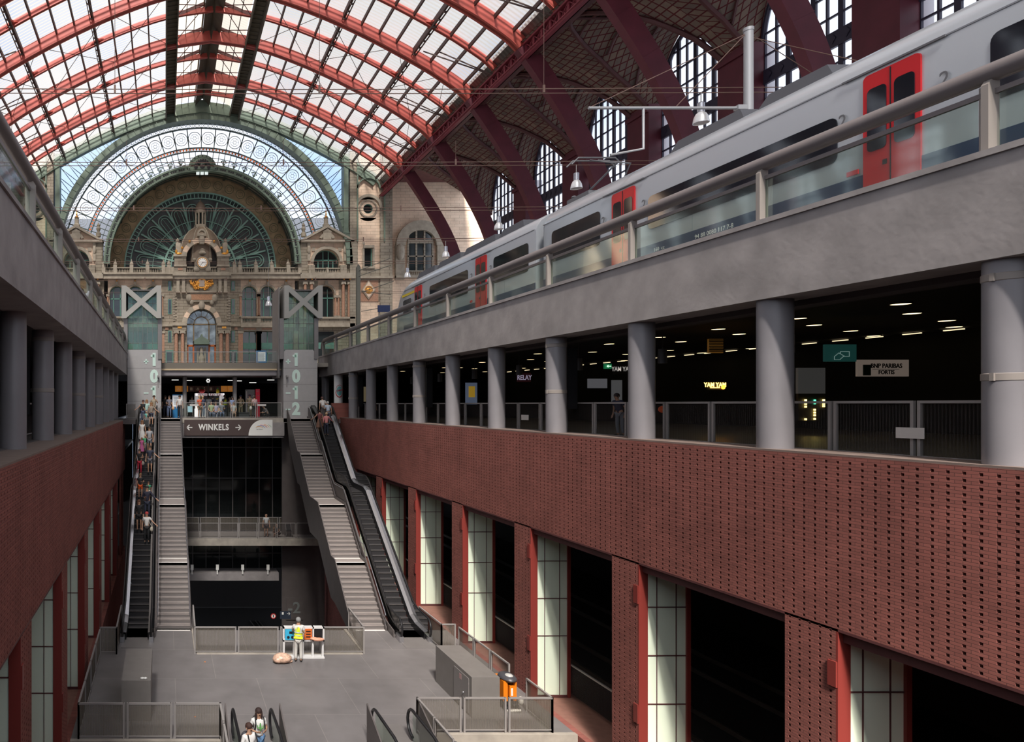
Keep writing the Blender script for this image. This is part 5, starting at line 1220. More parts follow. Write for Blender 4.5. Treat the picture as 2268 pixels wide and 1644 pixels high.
# spandrels
for s in (-1, 1):
    m = MB(); xv = X_(s*316)
    m.box(xv-.28, xv+.28, YF-1, YF+.2, Z_(520), Z_(347))
    m.build('side_post', green_iron, scr)
    g = MB(); a = []; b = []
    for i in range(25):
        t = math.radians(lerp(4, 88, i/24)); ax_ = XC+s*324*U*math.cos(t); az_ = ZC+324*U*math.sin(t)
        rx = abs(ax_-RX); tt = 0
        while cr(tt)[0] < rx and tt < 6: tt += .02
        top_ = CZ+cr(tt)[1]+.5
        a.append((ax_, YF-.2, az_)); b.append((ax_, YF-.2, max(az_+.02, top_)))
    g.strip(a, b, (0, .02, 0)); g.build('spandrel_glass', glassmat('blue_glass', (.78, .88, 1.0), .25, (.7, .8, 1.0), .03, None, .3, True), scr)
    m = MB()
    def inside(x, z):
        rr = math.hypot(x-XC, z-ZC); rx = abs(x-RX); tt = 0
        if rr < 324*U or abs(x-XC) > 316*U: return False
        while cr(tt)[0] < rx and tt < 6: tt += .05
        return z < CZ+cr(tt)[1]+.4
    for dirn in (0, 1):
        for i in range(-40, 70):
            o_ = i*.95; pts = []
            for j in range(0, 140):
                v = j*.25-6
                ang = math.radians(38 if dirn == 0 else 128); ux, uz = math.cos(ang), math.sin(ang)
                x = XC+s*((10+v)*ux-(o_-25)*uz*1.0); z = ZC+10+(v)*uz+(o_-25)*ux
                if inside(x, z): pts.append((x, z))
                elif len(pts) > 1: break
            if len(pts) > 2: m.bar((pts[0][0], YF-.3, pts[0][1]), (pts[-1][0], YF-.3, pts[-1][1]), .06, .07)
    m.build('spandrel_bars', dk, scr)
for o in kids(scr):
    if o.name.split('.')[0] not in ('inner_arch', 'crown_ornament', 'ornament_pattern', 'perforation_pattern', 'skylights', 'outer_arch', 'side_post', 'leaf_pattern'): o.location.y += 1.3; o.scale = (1.02, 1, 1.02)
# green end rib of the roof
mb = rib(84.3, .3, -.1, 1.3, TG-.25, green_iron, fl=.25); mb.box(RX-1.0, RX+1.0, 84.05, 84.55, CZ+34.9, CZ+36.6); st(mb, 'trim_end_rib', green_iron, 'pale green end rib of the roof against the facade')
# ---- deep soffit, inner wall and fan window ----
YI = 89.5; UI = YI/F; fang = mat('verdigris_lightened', (.30, .52, .43), .5)  # verdigris lightened in colour to offset the gloom of the recess
fan = empty('fan_window', (RX, YI, CZ+17), 'dark green semicircular fan window deep inside the inner arch', 'window'); fan['_w'] = tuple(fan.location)
ZI = CZ+(CY-594)*UI
m = MB(); A = [math.pi*i/48 for i in range(49)]
a = [(XC+204*U*math.cos(t), YF-1.0, ZC+204*U*math.sin(t)) for t in A]; b = [(RX+11.7*math.cos(t), YI, ZI+11.7*math.sin(t)) for t in A]
mm_ = MB(); n = len(a); mm_.add(a+b, [(i, i+1, n+i+1, n+i) for i in range(n-1)]); mm_.build('soffit', mat('soffit_brown', (.24, .19, .14), .8, var=.2), fan)
for i in range(0, 49, 4): m.bar(a[i], b[i], .3, .25, (0, 0, 1))
for q in (.33, .66): m.tube([tuple(lerp(p[k], r_[k], q)*1.0 for k in range(3)) for p, r_ in zip(a, b)], .12, 5)
m.build('soffit_ribs', mat('soffit_green', (.04, .06, .05), .6), fan)
def ri(mb, r0, r1, yo, th, n=48, a0=0, a1=180): mb.ring(RX, YI+yo, ZI, r0*UI, r1*UI, th, a0, a1, n)
m = MB(); ri(m, 167, 206, 0, .3); m.build('painted_band', mat('painted_wall', (.42, .31, .18), .8, var=.3, vs=1.2), fan)
m = MB()
for i in range(22): t = math.pi*(i+.5)/22; m.ring(RX+186*UI*math.cos(t), YI-.05, ZI+186*UI*math.sin(t), 9*UI, 10.5*UI, .06, 0, 360, 16); m.ring(RX+186*UI*math.cos(t), YI-.05, ZI+186*UI*math.sin(t), 5*UI, 5.8*UI, .06, 0, 360, 12)
m.build('painted_circles', mat('circle_olive', (.2, .19, .11), .8), fan)
m = MB(); ri(m, 165, 168, -.15, .4); ri(m, 153, 155.5, -.15, .4)
for i in range(62): t = math.pi*i/61; m.bar((RX+154*UI*math.cos(t), YI-.05, ZI+154*UI*math.sin(t)), (RX+166*UI*math.cos(t), YI-.05, ZI+166*UI*math.sin(t)), .09, .1)
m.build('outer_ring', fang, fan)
m = MB()
ri(m, 77, 81, -.1, .3); ri(m, 63, 66, -.1, .3); ri(m, 104, 105.5, -.05, .1)
for i in range(13):
    t = math.pi*i/12; m.bar((RX+60*UI*math.cos(t), YI, ZI+60*UI*math.sin(t)), (RX+150*UI*math.cos(t), YI, ZI+150*UI*math.sin(t)), .16, .2)
    if i < 12:
        tm = math.pi*(i+.5)/12; rc = 128; w_ = 14
        cx, cz = RX+rc*UI*math.cos(tm), ZI+rc*UI*math.sin(tm)
        for ww, th_ in ((w_, .07), (w_*.6, .05)):
            pts = []
            for j in range(11):
                u = tm-math.pi/2+math.pi*j/10; pts.append((cx+ww*UI*math.cos(u), YI-.05, cz+ww*UI*math.sin(u)))
            for q, e_ in ((-1, 0), (1, -1)):
                base = pts[e_]; tgt = (base[0]-45*UI*math.cos(tm), YI-.05, base[2]-45*UI*math.sin(tm)); m.tube([base, tgt], th_, 5)
            m.tube(pts, th_, 5)
        m.tube([(RX+82*UI*math.cos(tm), YI-.05, ZI+82*UI*math.sin(tm)), (RX+140*UI*math.cos(tm), YI-.05, ZI+140*UI*math.sin(tm))], .03, 4)
        m.ring(RX+72*UI*math.cos(tm), YI-.05, ZI+72*UI*math.sin(tm), 5*UI, 6*UI, .06, 0, 360, 12)
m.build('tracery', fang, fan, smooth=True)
m = MB(); ri(m, .5, 168, .15, .03); m.build('glass', mat('fan_glass', (.06, .08, .08), .15, var=.6, vs=.4), fan)
m = MB(); m.box(X_(-222), X_(222), YF+.9, YF+6, Z_(616), Z_(610)); m.box(X_(-340), X_(340), YF+6, YF+6.3, Z_(838), Z_(560)); m.box(-6.2, 15.2, 90, 90.2, CZ+10, CZ+17)
st(m, 'wall_facade_core', void, 'dark spaces behind the stone facade')
# entrance hall beyond the glass: slate roofs and blocks
for i, (a, b, p, Y) in enumerate(((140, 262, 486, 112), (632, 766, 484, 112), (262, 330, 455, 118), (565, 632, 452, 118))):
    m = MB(); m.box(fx(a, Y), fx(b, Y), Y, Y+6, CZ+4, fz(p, Y)); m.box(fx(a, Y)+.5, fx(b, Y)-.5, Y+.5, Y+5, fz(p, Y), fz(p-3, Y))
    for k in range(3): xx = lerp(fx(a, Y), fx(b, Y), (k+.5)/3); m.box(xx-.4, xx+.4, Y-.05, Y, fz(p, Y)-4, fz(p, Y)-2)
    tag(m.build('city_block', mat('slate', (.05, .06, .075), .7)), ('slate roofed block seen through the lower left glass', 'slate roofed block seen through the lower right glass', 'taller dark block behind the left of the inner arch', 'taller dark block behind the right of the inner arch')[i], 'building', None)
# ================================================================ people
SKIN = [(.52, .30, .20), (.60, .37, .27), (.16, .08, .05)]
def cmat(c, rough=.75): return mat('cloth_%02x%02x%02x' % tuple(int(v*255) for v in c), c, rough)
def skin_obj(name, verts, edges, rad, m, parent, lv=1):
    me = bpy.data.meshes.new(name); me.from_pydata(verts, edges, []); me.materials.append(m)
    o = bpy.data.objects.new(name, me); C.objects.link(o); o.parent = parent
    sk = o.modifiers.new('skin', 'SKIN'); sk.use_smooth_shade = True
    lay = me.skin_vertices[0].data
    for i, r in enumerate(rad): lay[i].radius = (r, r) if not isinstance(r, tuple) else r
    for d in lay: d.use_root = False
    lay[0].use_root = True
    ss = o.modifiers.new('subsurf', 'SUBSURF'); ss.levels = lv; ss.render_levels = lv
    return o
ARMS = {'down': ((.23, .03, 1.14), (.25, -.05, .90), (.25, -.09, .82)), 'bent': ((.25, .02, 1.15), (.13, -.24, 1.16), (.09, -.30, 1.19)),
        'rail': ((.34, -.06, 1.20), (.50, -.18, 1.08), (.56, -.22, 1.04)), 'up': ((.27, -.04, 1.2), (.16, -.2, 1.38), (.1, -.22, 1.45)),
        'fwd': ((.24, -.12, 1.18), (.20, -.36, 1.08), (.18, -.44, 1.07)), 'lap': ((.22, -.04, 1.14), (.14, -.26, 1.0), (.08, -.30, .98))}
def person(label, x, y, z, h=1.72, yaw=0.0, top=(.6, .6, .6), bot=(.05, .06, .1), kind='trousers', hair=(.05, .03, .02), long=False, arms=('down', 'down'), pose='stand',
           skin=0, sleeves=True, shoes=(.03, .03, .03), group=None, vest=None, cap=None, bag=None, pack=None, belly=0.0, bend=0.0):
    k = h/1.75; e = empty('person', (x, y, z), label, 'person', group, yaw)
    e['_w'] = (0, 0, 0)
    sm = mat(f'skin_{skin}', SKIN[skin], .55)
    V = []; E = []; R = []
    def add(p, r, par=None):
        V.append(p); R.append(r)
        if par is not None: E.append((par, len(V)-1))
        return len(V)-1
    sit = pose == 'sit'; kn = pose == 'kneel'
    dz = -.47 if sit else (-.62 if kn else 0.0)
    def B(p):   # lean of the upper body
        t = max(0, p[2]-.95)*bend; return (p[0], p[1]-t, p[2]-abs(t)*.25+dz)
    pel = add((0, 0, .95+dz), .115); be = add(B((0, -.01, 1.12)), .115+belly, pel); ch = add(B((0, .01, 1.33)), .13, be); nb = add(B((0, .01, 1.48)), .052, ch)
    he = add(B((0, -.015, 1.56)), .068, nb); h2 = add(B((0, -.01, 1.645)), .094, he); add(B((0, 0, 1.71)), .06, h2)
    legs = {}
    for s in (-1, 1):
        hp = add((s*.09, 0, .88+dz), .085, pel)
        if sit: kp, ap, tp = (s*.12, -.42, .86+dz), (s*.11, -.40, .52+dz), (s*.12, -.54, .495+dz)
        elif kn: kp, ap, tp = (s*.15, -.38, .92+dz), (s*.14, -.12, .68+dz), (s*.14, -.24, .65+dz)
        else: kp, ap, tp = (s*.10, -.03, .49), (s*.10, .03, .09), (s*.12, -.12, .04)
        kk = add(kp, .055, hp); c2_ = add(tuple(lerp(kp[i], ap[i], .35) for i in range(3)), .052, kk); aa = add(ap, .035, c2_); add(tp, .035, aa); legs[s] = (hp, kp, ap, tp)
        sh = add(B((s*.175, .01, 1.41)), .055, ch); a = ARMS[arms[0] if s < 0 else arms[1]]
        el = add(B((s*a[0][0], a[0][1], a[0][2])), .038, sh); wr = add(B((s*a[1][0], a[1][1], a[1][2])), .026, el); ha = add(B((s*a[2][0], a[2][1], a[2][2])), (.034, .02), wr)
        d = Vector(V[ha])-Vector(V[wr]); d.normalize(); sd = d.cross(Vector((0, 1, 0)))
        if sd.length < .2: sd = d.cross(Vector((0, 0, 1)))
        sd.normalize()
        for j, (o_, L) in enumerate(((-.027, .075), (-.009, .088), (.009, .082), (.027, .062))):
            b0 = Vector(V[ha])+d*.025+sd*o_; f1 = add(tuple(b0+d*L*.5), .0095, ha); add(tuple(b0+d*L*.85+Vector((0, -.012, -.014))), .008, f1)
        t1 = add(tuple(Vector(V[ha])-sd*.035+d*.0), .011, wr); add(tuple(Vector(V[ha])-sd*.05+d*.035), .009, t1)
    S = lambda pts: [tuple(c*k for c in p) for p in pts]; SR = lambda rs: [tuple(q*k for q in r) if isinstance(r, tuple) else r*k for r in rs]
    skin_obj('body', S(V), E, SR(R), sm, e)
    # shirt
    v2 = [V[be], V[ch]]; e2 = [(0, 1)]; r2 = [.145+belly, .16]
    v2.append((V[pel][0], V[pel][1], V[pel][2]+.02)); e2.append((0, 2)); r2.append(.14)
    v2.append(B((0, .01, 1.455))); e2.append((1, 3)); r2.append(.085)
    for s in (-1, 1):
        a = ARMS[arms[0] if s < 0 else arms[1]]; v2.append(B((s*.178, .01, 1.41))); r2.append(.07); e2.append((1, len(v2)-1)); i0 = len(v2)-1
        el = B((s*a[0][0], a[0][1], a[0][2])); q = .65 if sleeves is True else (1.0 if sleeves == 'long' else .15)
        v2.append(tuple(lerp(v2[i0][i], el[i], q) for i in range(3))); r2.append(.056 if q > .3 else .06); e2.append((i0, len(v2)-1))
        if sleeves == 'long': wr = B((s*a[1][0], a[1][1], a[1][2])); v2.append(tuple(lerp(el[i], wr[i], .85) for i in range(3))); r2.append(.042); e2.append((len(v2)-2, len(v2)-1))
    skin_obj('shirt', S(v2), e2, SR(r2), cmat(top), e)
    if vest:
        vv = v2[:4]; o = skin_obj('safety_vest', S(vv), e2[:3], SR([.155+belly, .168, .155, .115]), cmat(vest), e); o.location = (0, 0, .0)
        m = MB()
        zc = (1.08+dz)*k
        for zz in (zc, zc+.12*k): m.lathe([(.178*k, zz-.02*k), (.178*k, zz+.02*k)], (0, 0, 0), 14, cap=False)
        for s in (-1, 1): m.bar((s*.09*k, .13*k, (1.2)*k), (s*.02*k if s > 0 else -.09*k, .165*k, 1.42*k), .035*k, .02)
        m.build('reflective_stripes', mat('reflective', (.7, .72, .7), .3), o)
    if kind in ('trousers', 'shorts'):
        v3 = [V[pel]]; r3 = [.13]; e3 = []
        for s in (-1, 1):
            hp, kp, ap, tp = legs[s]; v3.append(V[hp]); r3.append(.10); e3.append((0, len(v3)-1))
            q = 1.0 if kind == 'trousers' else .75
            v3.append(tuple(lerp(V[hp][i], kp[i], q) for i in range(3))); r3.append(.072); e3.append((len(v3)-2, len(v3)-1))
            if kind == 'trousers': v3.append(tuple(lerp(kp[i], ap[i], .95) for i in range(3))); r3.append(.058); e3.append((len(v3)-2, len(v3)-1))
        skin_obj(kind, S(v3), e3, SR(r3), cmat(bot), e)
    else:
        L = .50 if kind == 'skirt' else .42; m = MB()
        m.lathe([((.27)*k, L*k+dz*k), (.22*k, .75*k+dz*k), (.15*k, 1.02*k+dz*k)], (0, -.02 if not sit else -.1*k, 0), 14); m.build(kind, cmat(bot), e, smooth=True)
    hd = B((0, 0, 1.645)); hx, hy, hz = (hd[0]*k, hd[1]*k, hd[2]*k)
    m = MB()
    if cap: m.ball((hx, hy+.005, hz+.045*k), .10*k, .112*k, .085*k); m.box(hx-.07*k, hx+.07*k, hy-.2*k, hy-.06*k, hz+.035*k, hz+.05*k); m.build('cap', cmat(cap), e, smooth=True); m = MB()
    m.ball((hx, hy+.020*k, hz+.026*k), .104*k, .112*k, .104*k, 12, 8)
    if long:
        m.ball((hx, hy+.075*k, hz-.12*k), .10*k, .055*k, .2*k, 12, 8)
        for s in (-1, 1): m.ball((hx+s*.082*k, hy-.03*k, hz-.1*k), .03*k, .045*k, .16*k, 8, 6)
    if hair: m.build('hair', cmat(hair), e, smooth=True)
    m = MB(); fy = hy-.088*k
    for s in (-1, 1): m.ball((hx+s*.032*k, fy, hz-.005*k), .009*k, .006*k, .007*k, 8, 5)
    m.box(hx-.022*k, hx+.022*k, fy-.003*k, fy+.01*k, hz-.062*k, hz-.055*k); m.build('eyes_and_mouth', mat('eye_dark', (.05, .025, .02), .4), e)
    m = MB(); m.prism([(hx-.014*k, fy, hz-.03*k), (hx+.014*k, fy, hz-.03*k), (hx, fy, hz+.005*k)], (0, -.022*k, 0))
    for s in (-1, 1): m.ball((hx+s*.09*k, hy, hz-.01*k), .012*k, .02*k, .03*k, 8, 5)
    m.build('nose_and_ears', sm, e)
    m = MB()
    for s in (-1, 1):
        tp = legs[s][3]; ap = legs[s][2]; c = [(lerp(ap[i], tp[i], .55))*k for i in range(3)]; m.ball((c[0], c[1]-.02*k, c[2]-.01*k if not kn else c[2]), .046*k, .13*k, .045*k, 10, 6)
    m.build('shoes', cmat(shoes), e, smooth=True)
    if pack: m = MB(); m.ball((0, .2*k, 1.25*k+dz*k), .15*k, .1*k, .22*k, 12, 8); m.build('backpack', cmat(pack), e, smooth=True)
    if bag:
        b = MB(); sx = .3*k if arms[1] != 'bent' else .22*k; b.ball((sx, -.02, .78*k+dz*k), .12*k, .06*k, .15*k, 10, 6); b.tube([(sx, -.02, .9*k+dz*k), (.14*k, -.1*k, 1.2*k+dz*k), (.12*k, 0, 1.46*k+dz*k)], .012, 5); b.build('bag', cmat(bag), e, smooth=True)
    del e['_w']
    return e
def esc_y(py):
    best = None; y = 51.9
    while y > 30:
        v = CY+F*(CZ-prof_z(EP, y))/y
        if best is None or abs(v-py) < best[0]: best = (abs(v-py), y)
        y -= .02
    return best[1]
def on_esc(label, px, feet, sk=0, **kw):
    y = esc_y(feet); z = prof_z(EP, y-.1)+.02
    if z > Z0-.05: z = Z0+.002
    return person(label, (px-CX)*y/F, y, z, group=None, **kw)
NV = (.03, .035, .06); BK = (.02, .02, .022); WH = (.75, .73, .7); GY = (.35, .36, .38)
# left escalator, from the top
on_esc('woman in a black top at the very top of the left escalator', 317, 937, h=1.66, top=BK, bot=(.1, .12, .2), sleeves=False, arms=('rail', 'down'), hair=(.05, .02, .02))
on_esc('woman in a light teal shirt near the top of the left escalator', 325, 936, h=1.66, top=(.42, .60, .55), bot=(.15, .17, .22), hair=(.25, .12, .05), long=True, arms=('fwd', 'fwd'))
on_esc('long-haired woman in navy shorts behind the pushchair on the left escalator', 335, 941, h=1.62, top=(.30, .25, .2), bot=NV, kind='shorts', hair=(.3, .15, .06), long=True, arms=('down', 'rail'))
on_esc('man in a beige shirt with raised hands at the top of the left escalator', 341, 931, h=1.78, top=(.35, .30, .22), bot=(.2, .18, .14), kind='shorts', arms=('bent', 'up'))
on_esc('small child in teal seated in a pushchair on the left escalator', 324, 940, h=.95, top=(.2, .55, .48), bot=(.3, .3, .3), hair=(.6, .4, .2))
on_esc('woman in a white dress with a dark shoulder bag on the left escalator', 315, 985, h=1.68, top=WH, bot=WH, kind='dress', hair=(.2, .09, .04), long=True, bag=BK, sleeves=False)
on_esc('man in a pale grey T-shirt bending towards two children on the left escalator', 331, 1002, h=1.74, top=GY, bot=(.2, .22, .25), kind='shorts', hair=(.06, .04, .03), arms=('fwd', 'down'))
on_esc('child in green held between two adults on the left escalator', 321, 1000, h=1.1, top=(.1, .45, .22), bot=(.3, .3, .3), hair=(.6, .45, .25))
on_esc('girl in a pink dress on the left escalator', 314, 1008, h=1.2, top=(.55, .12, .3), bot=(.5, .12, .28), kind='dress', hair=(.3, .14, .07), sleeves=False)
on_esc('woman in a black vest and bright red trousers on the left escalator', 309, 1050, h=1.62, top=BK, bot=(.55, .03, .06), hair=(.06, .03, .02), sleeves=False, arms=('down', 'bent'), bag=(.4, .35, .3))
on_esc('man in a navy T-shirt and grey shorts on the left escalator', 332, 1047, h=1.76, top=NV, bot=(.12, .12, .14), kind='shorts', hair=(.05, .03, .02), arms=('down', 'rail'))
on_esc('boy in black with bright orange shorts on the left escalator', 311, 1102, h=1.4, top=BK, bot=(.8, .12, .02), kind='shorts', hair=(.25, .13, .06), arms=('down', 'bent'))
on_esc('small boy in a green T-shirt and white shorts on the left escalator', 329, 1108, h=1.08, top=(.06, .32, .18), bot=WH, kind='shorts', hair=(.12, .06, .03), arms=('up', 'down'))
on_esc('woman in a dark jacket and black shorts on the left escalator', 308, 1174, h=1.66, top=BK, bot=BK, kind='shorts', hair=(.12, .05, .03), long=True, sleeves='long', bag=BK)
on_esc('man in a dark sweater standing with a hand on the left escalator rail', 326, 1148, h=1.8, top=(.02, .02, .04), bot=NV, hair=(.03, .02, .02), sleeves='long', arms=('bent', 'rail'))
on_esc('woman in a white top with a red headband, lowest on the left escalator', 325, 1201, h=1.62, top=WH, bot=BK, hair=(.45, .05, .05), arms=('down', 'rail'), bag=(.6, .55, .45))
# pushchair
def pushchair(x, y, z, label, col):
    e = empty('pushchair', (x, y, z), label, 'pushchair'); f = MB()
    for s in (-1, 1): f.tube([(x+s*.22, y-.3, z+.1), (x+s*.2, y+.05, z+.55), (x+s*.2, y+.35, z+1.0)], .015, 6); f.tube([(x+s*.22, y+.35, z+.1), (x+s*.2, y-.05, z+.55)], .015, 6)
    f.tube([(x-.2, y+.35, z+1.0), (x+.2, y+.35, z+1.0)], .018, 6); f.build('frame', rail_grey, e)
    s_ = MB(); s_.prism([(x-.18, y-.2, z+.45), (x-.18, y+.12, z+.42), (x-.18, y+.28, z+.9), (x-.18, y+.24, z+.92), (x-.18, y+.08, z+.5), (x-.18, y-.2, z+.5)], (.36, 0, 0)); s_.build('seat', cmat(col), e)
    for sx in (-1, 1):
        for yy in (-.3, .35): w = MB(); w.lathe([(.1, x+sx*.22-.015), (.1, x+sx*.22+.015)], (0, y+yy, z+.1), 14, 'x'); w.build('wheel', black, e)
    return e
yy = esc_y(944); pushchair(fx(324, yy), yy-.5, prof_z(EP, yy-.9)+.02, 'dark pushchair held on the upper left escalator', BK)
# right escalator
on_esc('woman in a floral dress at the left side of the right escalator', 708, 958, h=1.62, yaw=math.pi, top=(.20, .07, .07), bot=(.18, .09, .06), kind='dress', hair=(.02, .012, .01), arms=('down', 'rail'), sleeves=False)
on_esc('woman in a pink cardigan and dark trousers on the right escalator', 723, 964, h=1.6, yaw=math.pi, top=(.72, .28, .28), bot=NV, hair=(.6, .42, .25), sleeves='long', arms=('rail', 'down'))
on_esc('man in a pale blue shirt at the top of the right escalator', 727, 940, h=1.7, yaw=math.pi, top=(.45, .52, .62), bot=(.1, .1, .13), hair=(.55, .52, .5), arms=('down', 'bent'), bend=.3)
on_esc('man in white with a red cap stepping off the right escalator', 716, 931, h=1.76, yaw=math.pi, top=(.65, .62, .6), bot=(.15, .13, .12), cap=(.5, .04, .04), hair=(.1, .06, .05), bend=.5)
# worker
person('worker in a yellow high-visibility vest and white trousers sorting waste', 5.24, 27.45, 0, h=1.74, yaw=math.pi*.92, top=WH, bot=(.62, .60, .56), hair=(.25, .25, .25), vest=(.75, .85, .02), arms=('bent', 'fwd'), belly=.015)
# two women going down
person('woman in a white T-shirt with a green cactus print looking down', 2.60, 19.45, 0, h=1.67, yaw=.15, top=(.80, .79, .77), bot=(.10, .20, .36), hair=(.03, .014, .012), long=True, arms=('bent', 'bent'), pack=(.05, .05, .05), bend=.06)
wm = person('woman in a white shirt with a backpack, lowest on the near escalator', 2.26, 18.72, -.12, h=1.68, yaw=.5, top=(.80, .78, .76), bot=NV, hair=(.05, .022, .016), arms=('down', 'down'), pack=(.04, .04, .05), sleeves='long')
w1 = [o for o in bpy.data.objects if o.name.startswith('person') and o.get('label', '').startswith('woman in a white T-shirt')][0]; w1['_w'] = (0, 0, 0)
m = MB(); m.ball((0, -.20, 1.22), .03, .014, .12, 8, 6); m.ball((-.05, -.20, 1.20), .04, .012, .02, 8, 5); m.ball((-.08, -.195, 1.235), .018, .012, .05, 8, 5); m.ball((.05, -.20, 1.18), .04, .012, .02, 8, 5); m.ball((.08, -.195, 1.215), .018, .012, .05, 8, 5)
m.build('cactus_print', cmat((.12, .35, .10)), w1); del w1['_w']
for w, lab in ((w1, 'straps'), (wm, 'straps')):
    w['_w'] = (0, 0, 0); m = MB()
    for s in (-1, 1): m.tube([(s*.12, -.10, 1.46), (s*.125, -.185, 1.3), (s*.15, -.15, 1.12)], .02, 6)
    m.build('backpack_straps', cmat(BK), w); del w['_w']
# lower bridge: man, crouching woman, pushchair
person('bald man in a pale T-shirt and dark shorts standing on the lower bridge', fx(590, 53.2), 53.3, 0, h=1.78, top=(.48, .50, .50), bot=(.06, .05, .06), kind='shorts', hair=None, arms=('down', 'down'), pack=BK)
person('woman in black crouching on the lower bridge beside a child', fx(617, 53.2), 53.3, 0, h=1.65, yaw=-.8, top=BK, bot=BK, kind='shorts', hair=(.2, .1, .06), pose='kneel', arms=('fwd', 'fwd'), bend=.4, sleeves=False)
person('small child with a tan top next to the crouching woman on the bridge', fx(607, 53.2), 53.2, 0, h=.85, yaw=.9, top=(.3, .2, .13), bot=(.2, .12, .1), hair=(.15, .08, .04), kind='shorts')
pushchair(fx(640, 53.2), 53.3, 0, 'dark pushchair standing on the lower bridge', BK)
# people on the balcony behind the sign
def onb(label, px, Y, **kw):
    kw.setdefault('z', Z0); z = kw.pop('z'); return person(label, fx(px, Y), Y, z, **kw)
onb('dark-clothed man standing by the lift tower on the concourse', 366, 55.5, h=1.75, top=BK, bot=NV, arms=('down', 'bent'))
onb('man in a grey shirt and jeans with a shopping bag near the info board', 375, 54.0, h=1.7, top=(.16, .16, .2), bot=(.12, .16, .26), bag=(.7, .45, .25), arms=('bent', 'down'))
onb('man in a white shirt standing in front of the info board', 398, 54.3, h=1.76, top=WH, bot=BK, hair=(.04, .03, .02))
onb('dark-haired woman in white beside the kiosk corner', 425, 57.5, h=1.7, top=WH, bot=BK, hair=(.08, .04, .03))
onb('woman in an orange top standing at the left of the kiosk', 442, 54.0, h=1.7, yaw=.6, top=(.75, .15, .07), bot=(.28, .2, .14), kind='shorts', hair=(.5, .35, .2))
onb('man in navy with sandy hair next to the woman in orange', 449, 54.4, h=1.72, yaw=.4, top=(.06, .07, .13), bot=(.2, .25, .35), hair=(.55, .4, .25))
onb('man in a white T-shirt and dark cap in front of the kiosk', 462, 57.0, h=1.76, top=WH, bot=NV, cap=BK, skin=2)
onb('dark figure leaning into the fruit kiosk', 471, 58.0, h=1.76, yaw=2, top=(.04, .05, .09), bot=BK, hair=(.1, .1, .1))
onb('bald man in a green checked shirt seated on the balcony', 468, 53.9, h=1.75, top=(.38, .45, .28), bot=(.12, .16, .24), pose='sit', hair=None, arms=('lap', 'lap'))
onb('person in a lilac shirt seated on the balcony', 478, 54.0, h=1.68, top=(.42, .38, .52), bot=(.1, .12, .2), pose='sit', arms=('lap', 'lap'), hair=(.2, .12, .08))
onb('man in a grey T-shirt and jeans seated on the balcony', 491, 53.9, h=1.76, top=(.2, .21, .24), bot=(.09, .13, .22), pose='sit', arms=('lap', 'bent'), hair=(.3, .2, .15))
onb('man in a yellow high-visibility vest standing at the kiosk', 498, 56.0, h=1.8, yaw=.5, top=(.1, .1, .1), bot=NV, vest=(.75, .85, .02), skin=2, arms=('up', 'down'))
onb('woman with a patterned top standing behind the seated people', 509, 56.3, h=1.6, top=(.4, .25, .2), bot=(.2, .15, .12), hair=(.4, .25, .15))
onb('dark-haired woman in a blue shirt standing on the balcony', 514.5, 54.5, h=1.66, yaw=.6, top=(.3, .38, .6), bot=(.3, .27, .2), hair=(.02, .015, .015), long=True)
onb('woman in pale grey with bare crossed legs seated on the balcony', 517.5, 53.8, h=1.68, top=(.5, .5, .5), bot=(.35, .33, .3), kind='shorts', pose='sit', arms=('lap', 'lap'), hair=(.15, .08, .05))
onb('soldier in camouflage with a navy beret, nearer the kiosk', 533, 55.2, h=1.78, top=(.17, .13, .08), bot=(.15, .12, .07), cap=(.02, .025, .06), sleeves='long', arms=('bent', 'fwd'))
onb('soldier in camouflage with a dark beret, right of the first soldier', 553, 54.9, h=1.82, top=(.19, .15, .10), bot=(.14, .12, .08), cap=(.05, .02, .05), sleeves='long', arms=('bent', 'bent'))
onb('man in a pink shirt and white cap with a backpack on the balcony', 563.5, 54.3, h=1.72, yaw=.3+math.pi, top=(.7, .5, .48), bot=(.03, .03, .03), cap=WH, pack=(.5, .35, .35), bag=WH)
onb('grey-clothed person crouching at the right end of the balcony', 593, 54.0, h=1.7, yaw=-1.2, top=(.18, .16, .17), bot=BK, pose='kneel', arms=('fwd', 'fwd'), bend=.6, hair=(.06, .05, .05), sleeves='long')
pushchair(fx(421, 54), 54.0, Z0, 'pushchair with a pale blue cloth on the balcony beside the slim column', (.35, .55, .65))
for i, (px, w) in enumerate(((468, .75), (491, .7), (517, .8), (537, 1.0))):
    m = MB(); xx = fx(px, 54.1); m.box(xx-w/2, xx+w/2, 53.85, 54.4, Z0, Z0+.43); m.box(xx-w/2+.03, xx+w/2-.03, 53.8, 54.42, Z0+.40, Z0+.45)
    tag(m.build('seat_block', mat('seat_black', (.03, .03, .035), .6)), ('black bench block under the man in the checked shirt', 'black bench block under the man in the grey T-shirt', 'black bench block under the woman with crossed legs', 'empty black bench block in front of the soldiers')[i], 'bench', 'black bench blocks on the balcony')
# right concourse
person('man in a navy T-shirt leaning at the railing of the right concourse', 14.9, 22.9, Z0, h=1.45, yaw=-1.2, top=(.03, .035, .07), bot=(.22, .24, .27), hair=(.04, .03, .03), bend=.3)
person('person in a white shirt in the shade behind the far right columns', 14.6, 49, Z0, h=1.5, top=(.4, .42, .45), bot=BK, hair=(.1, .06, .04))
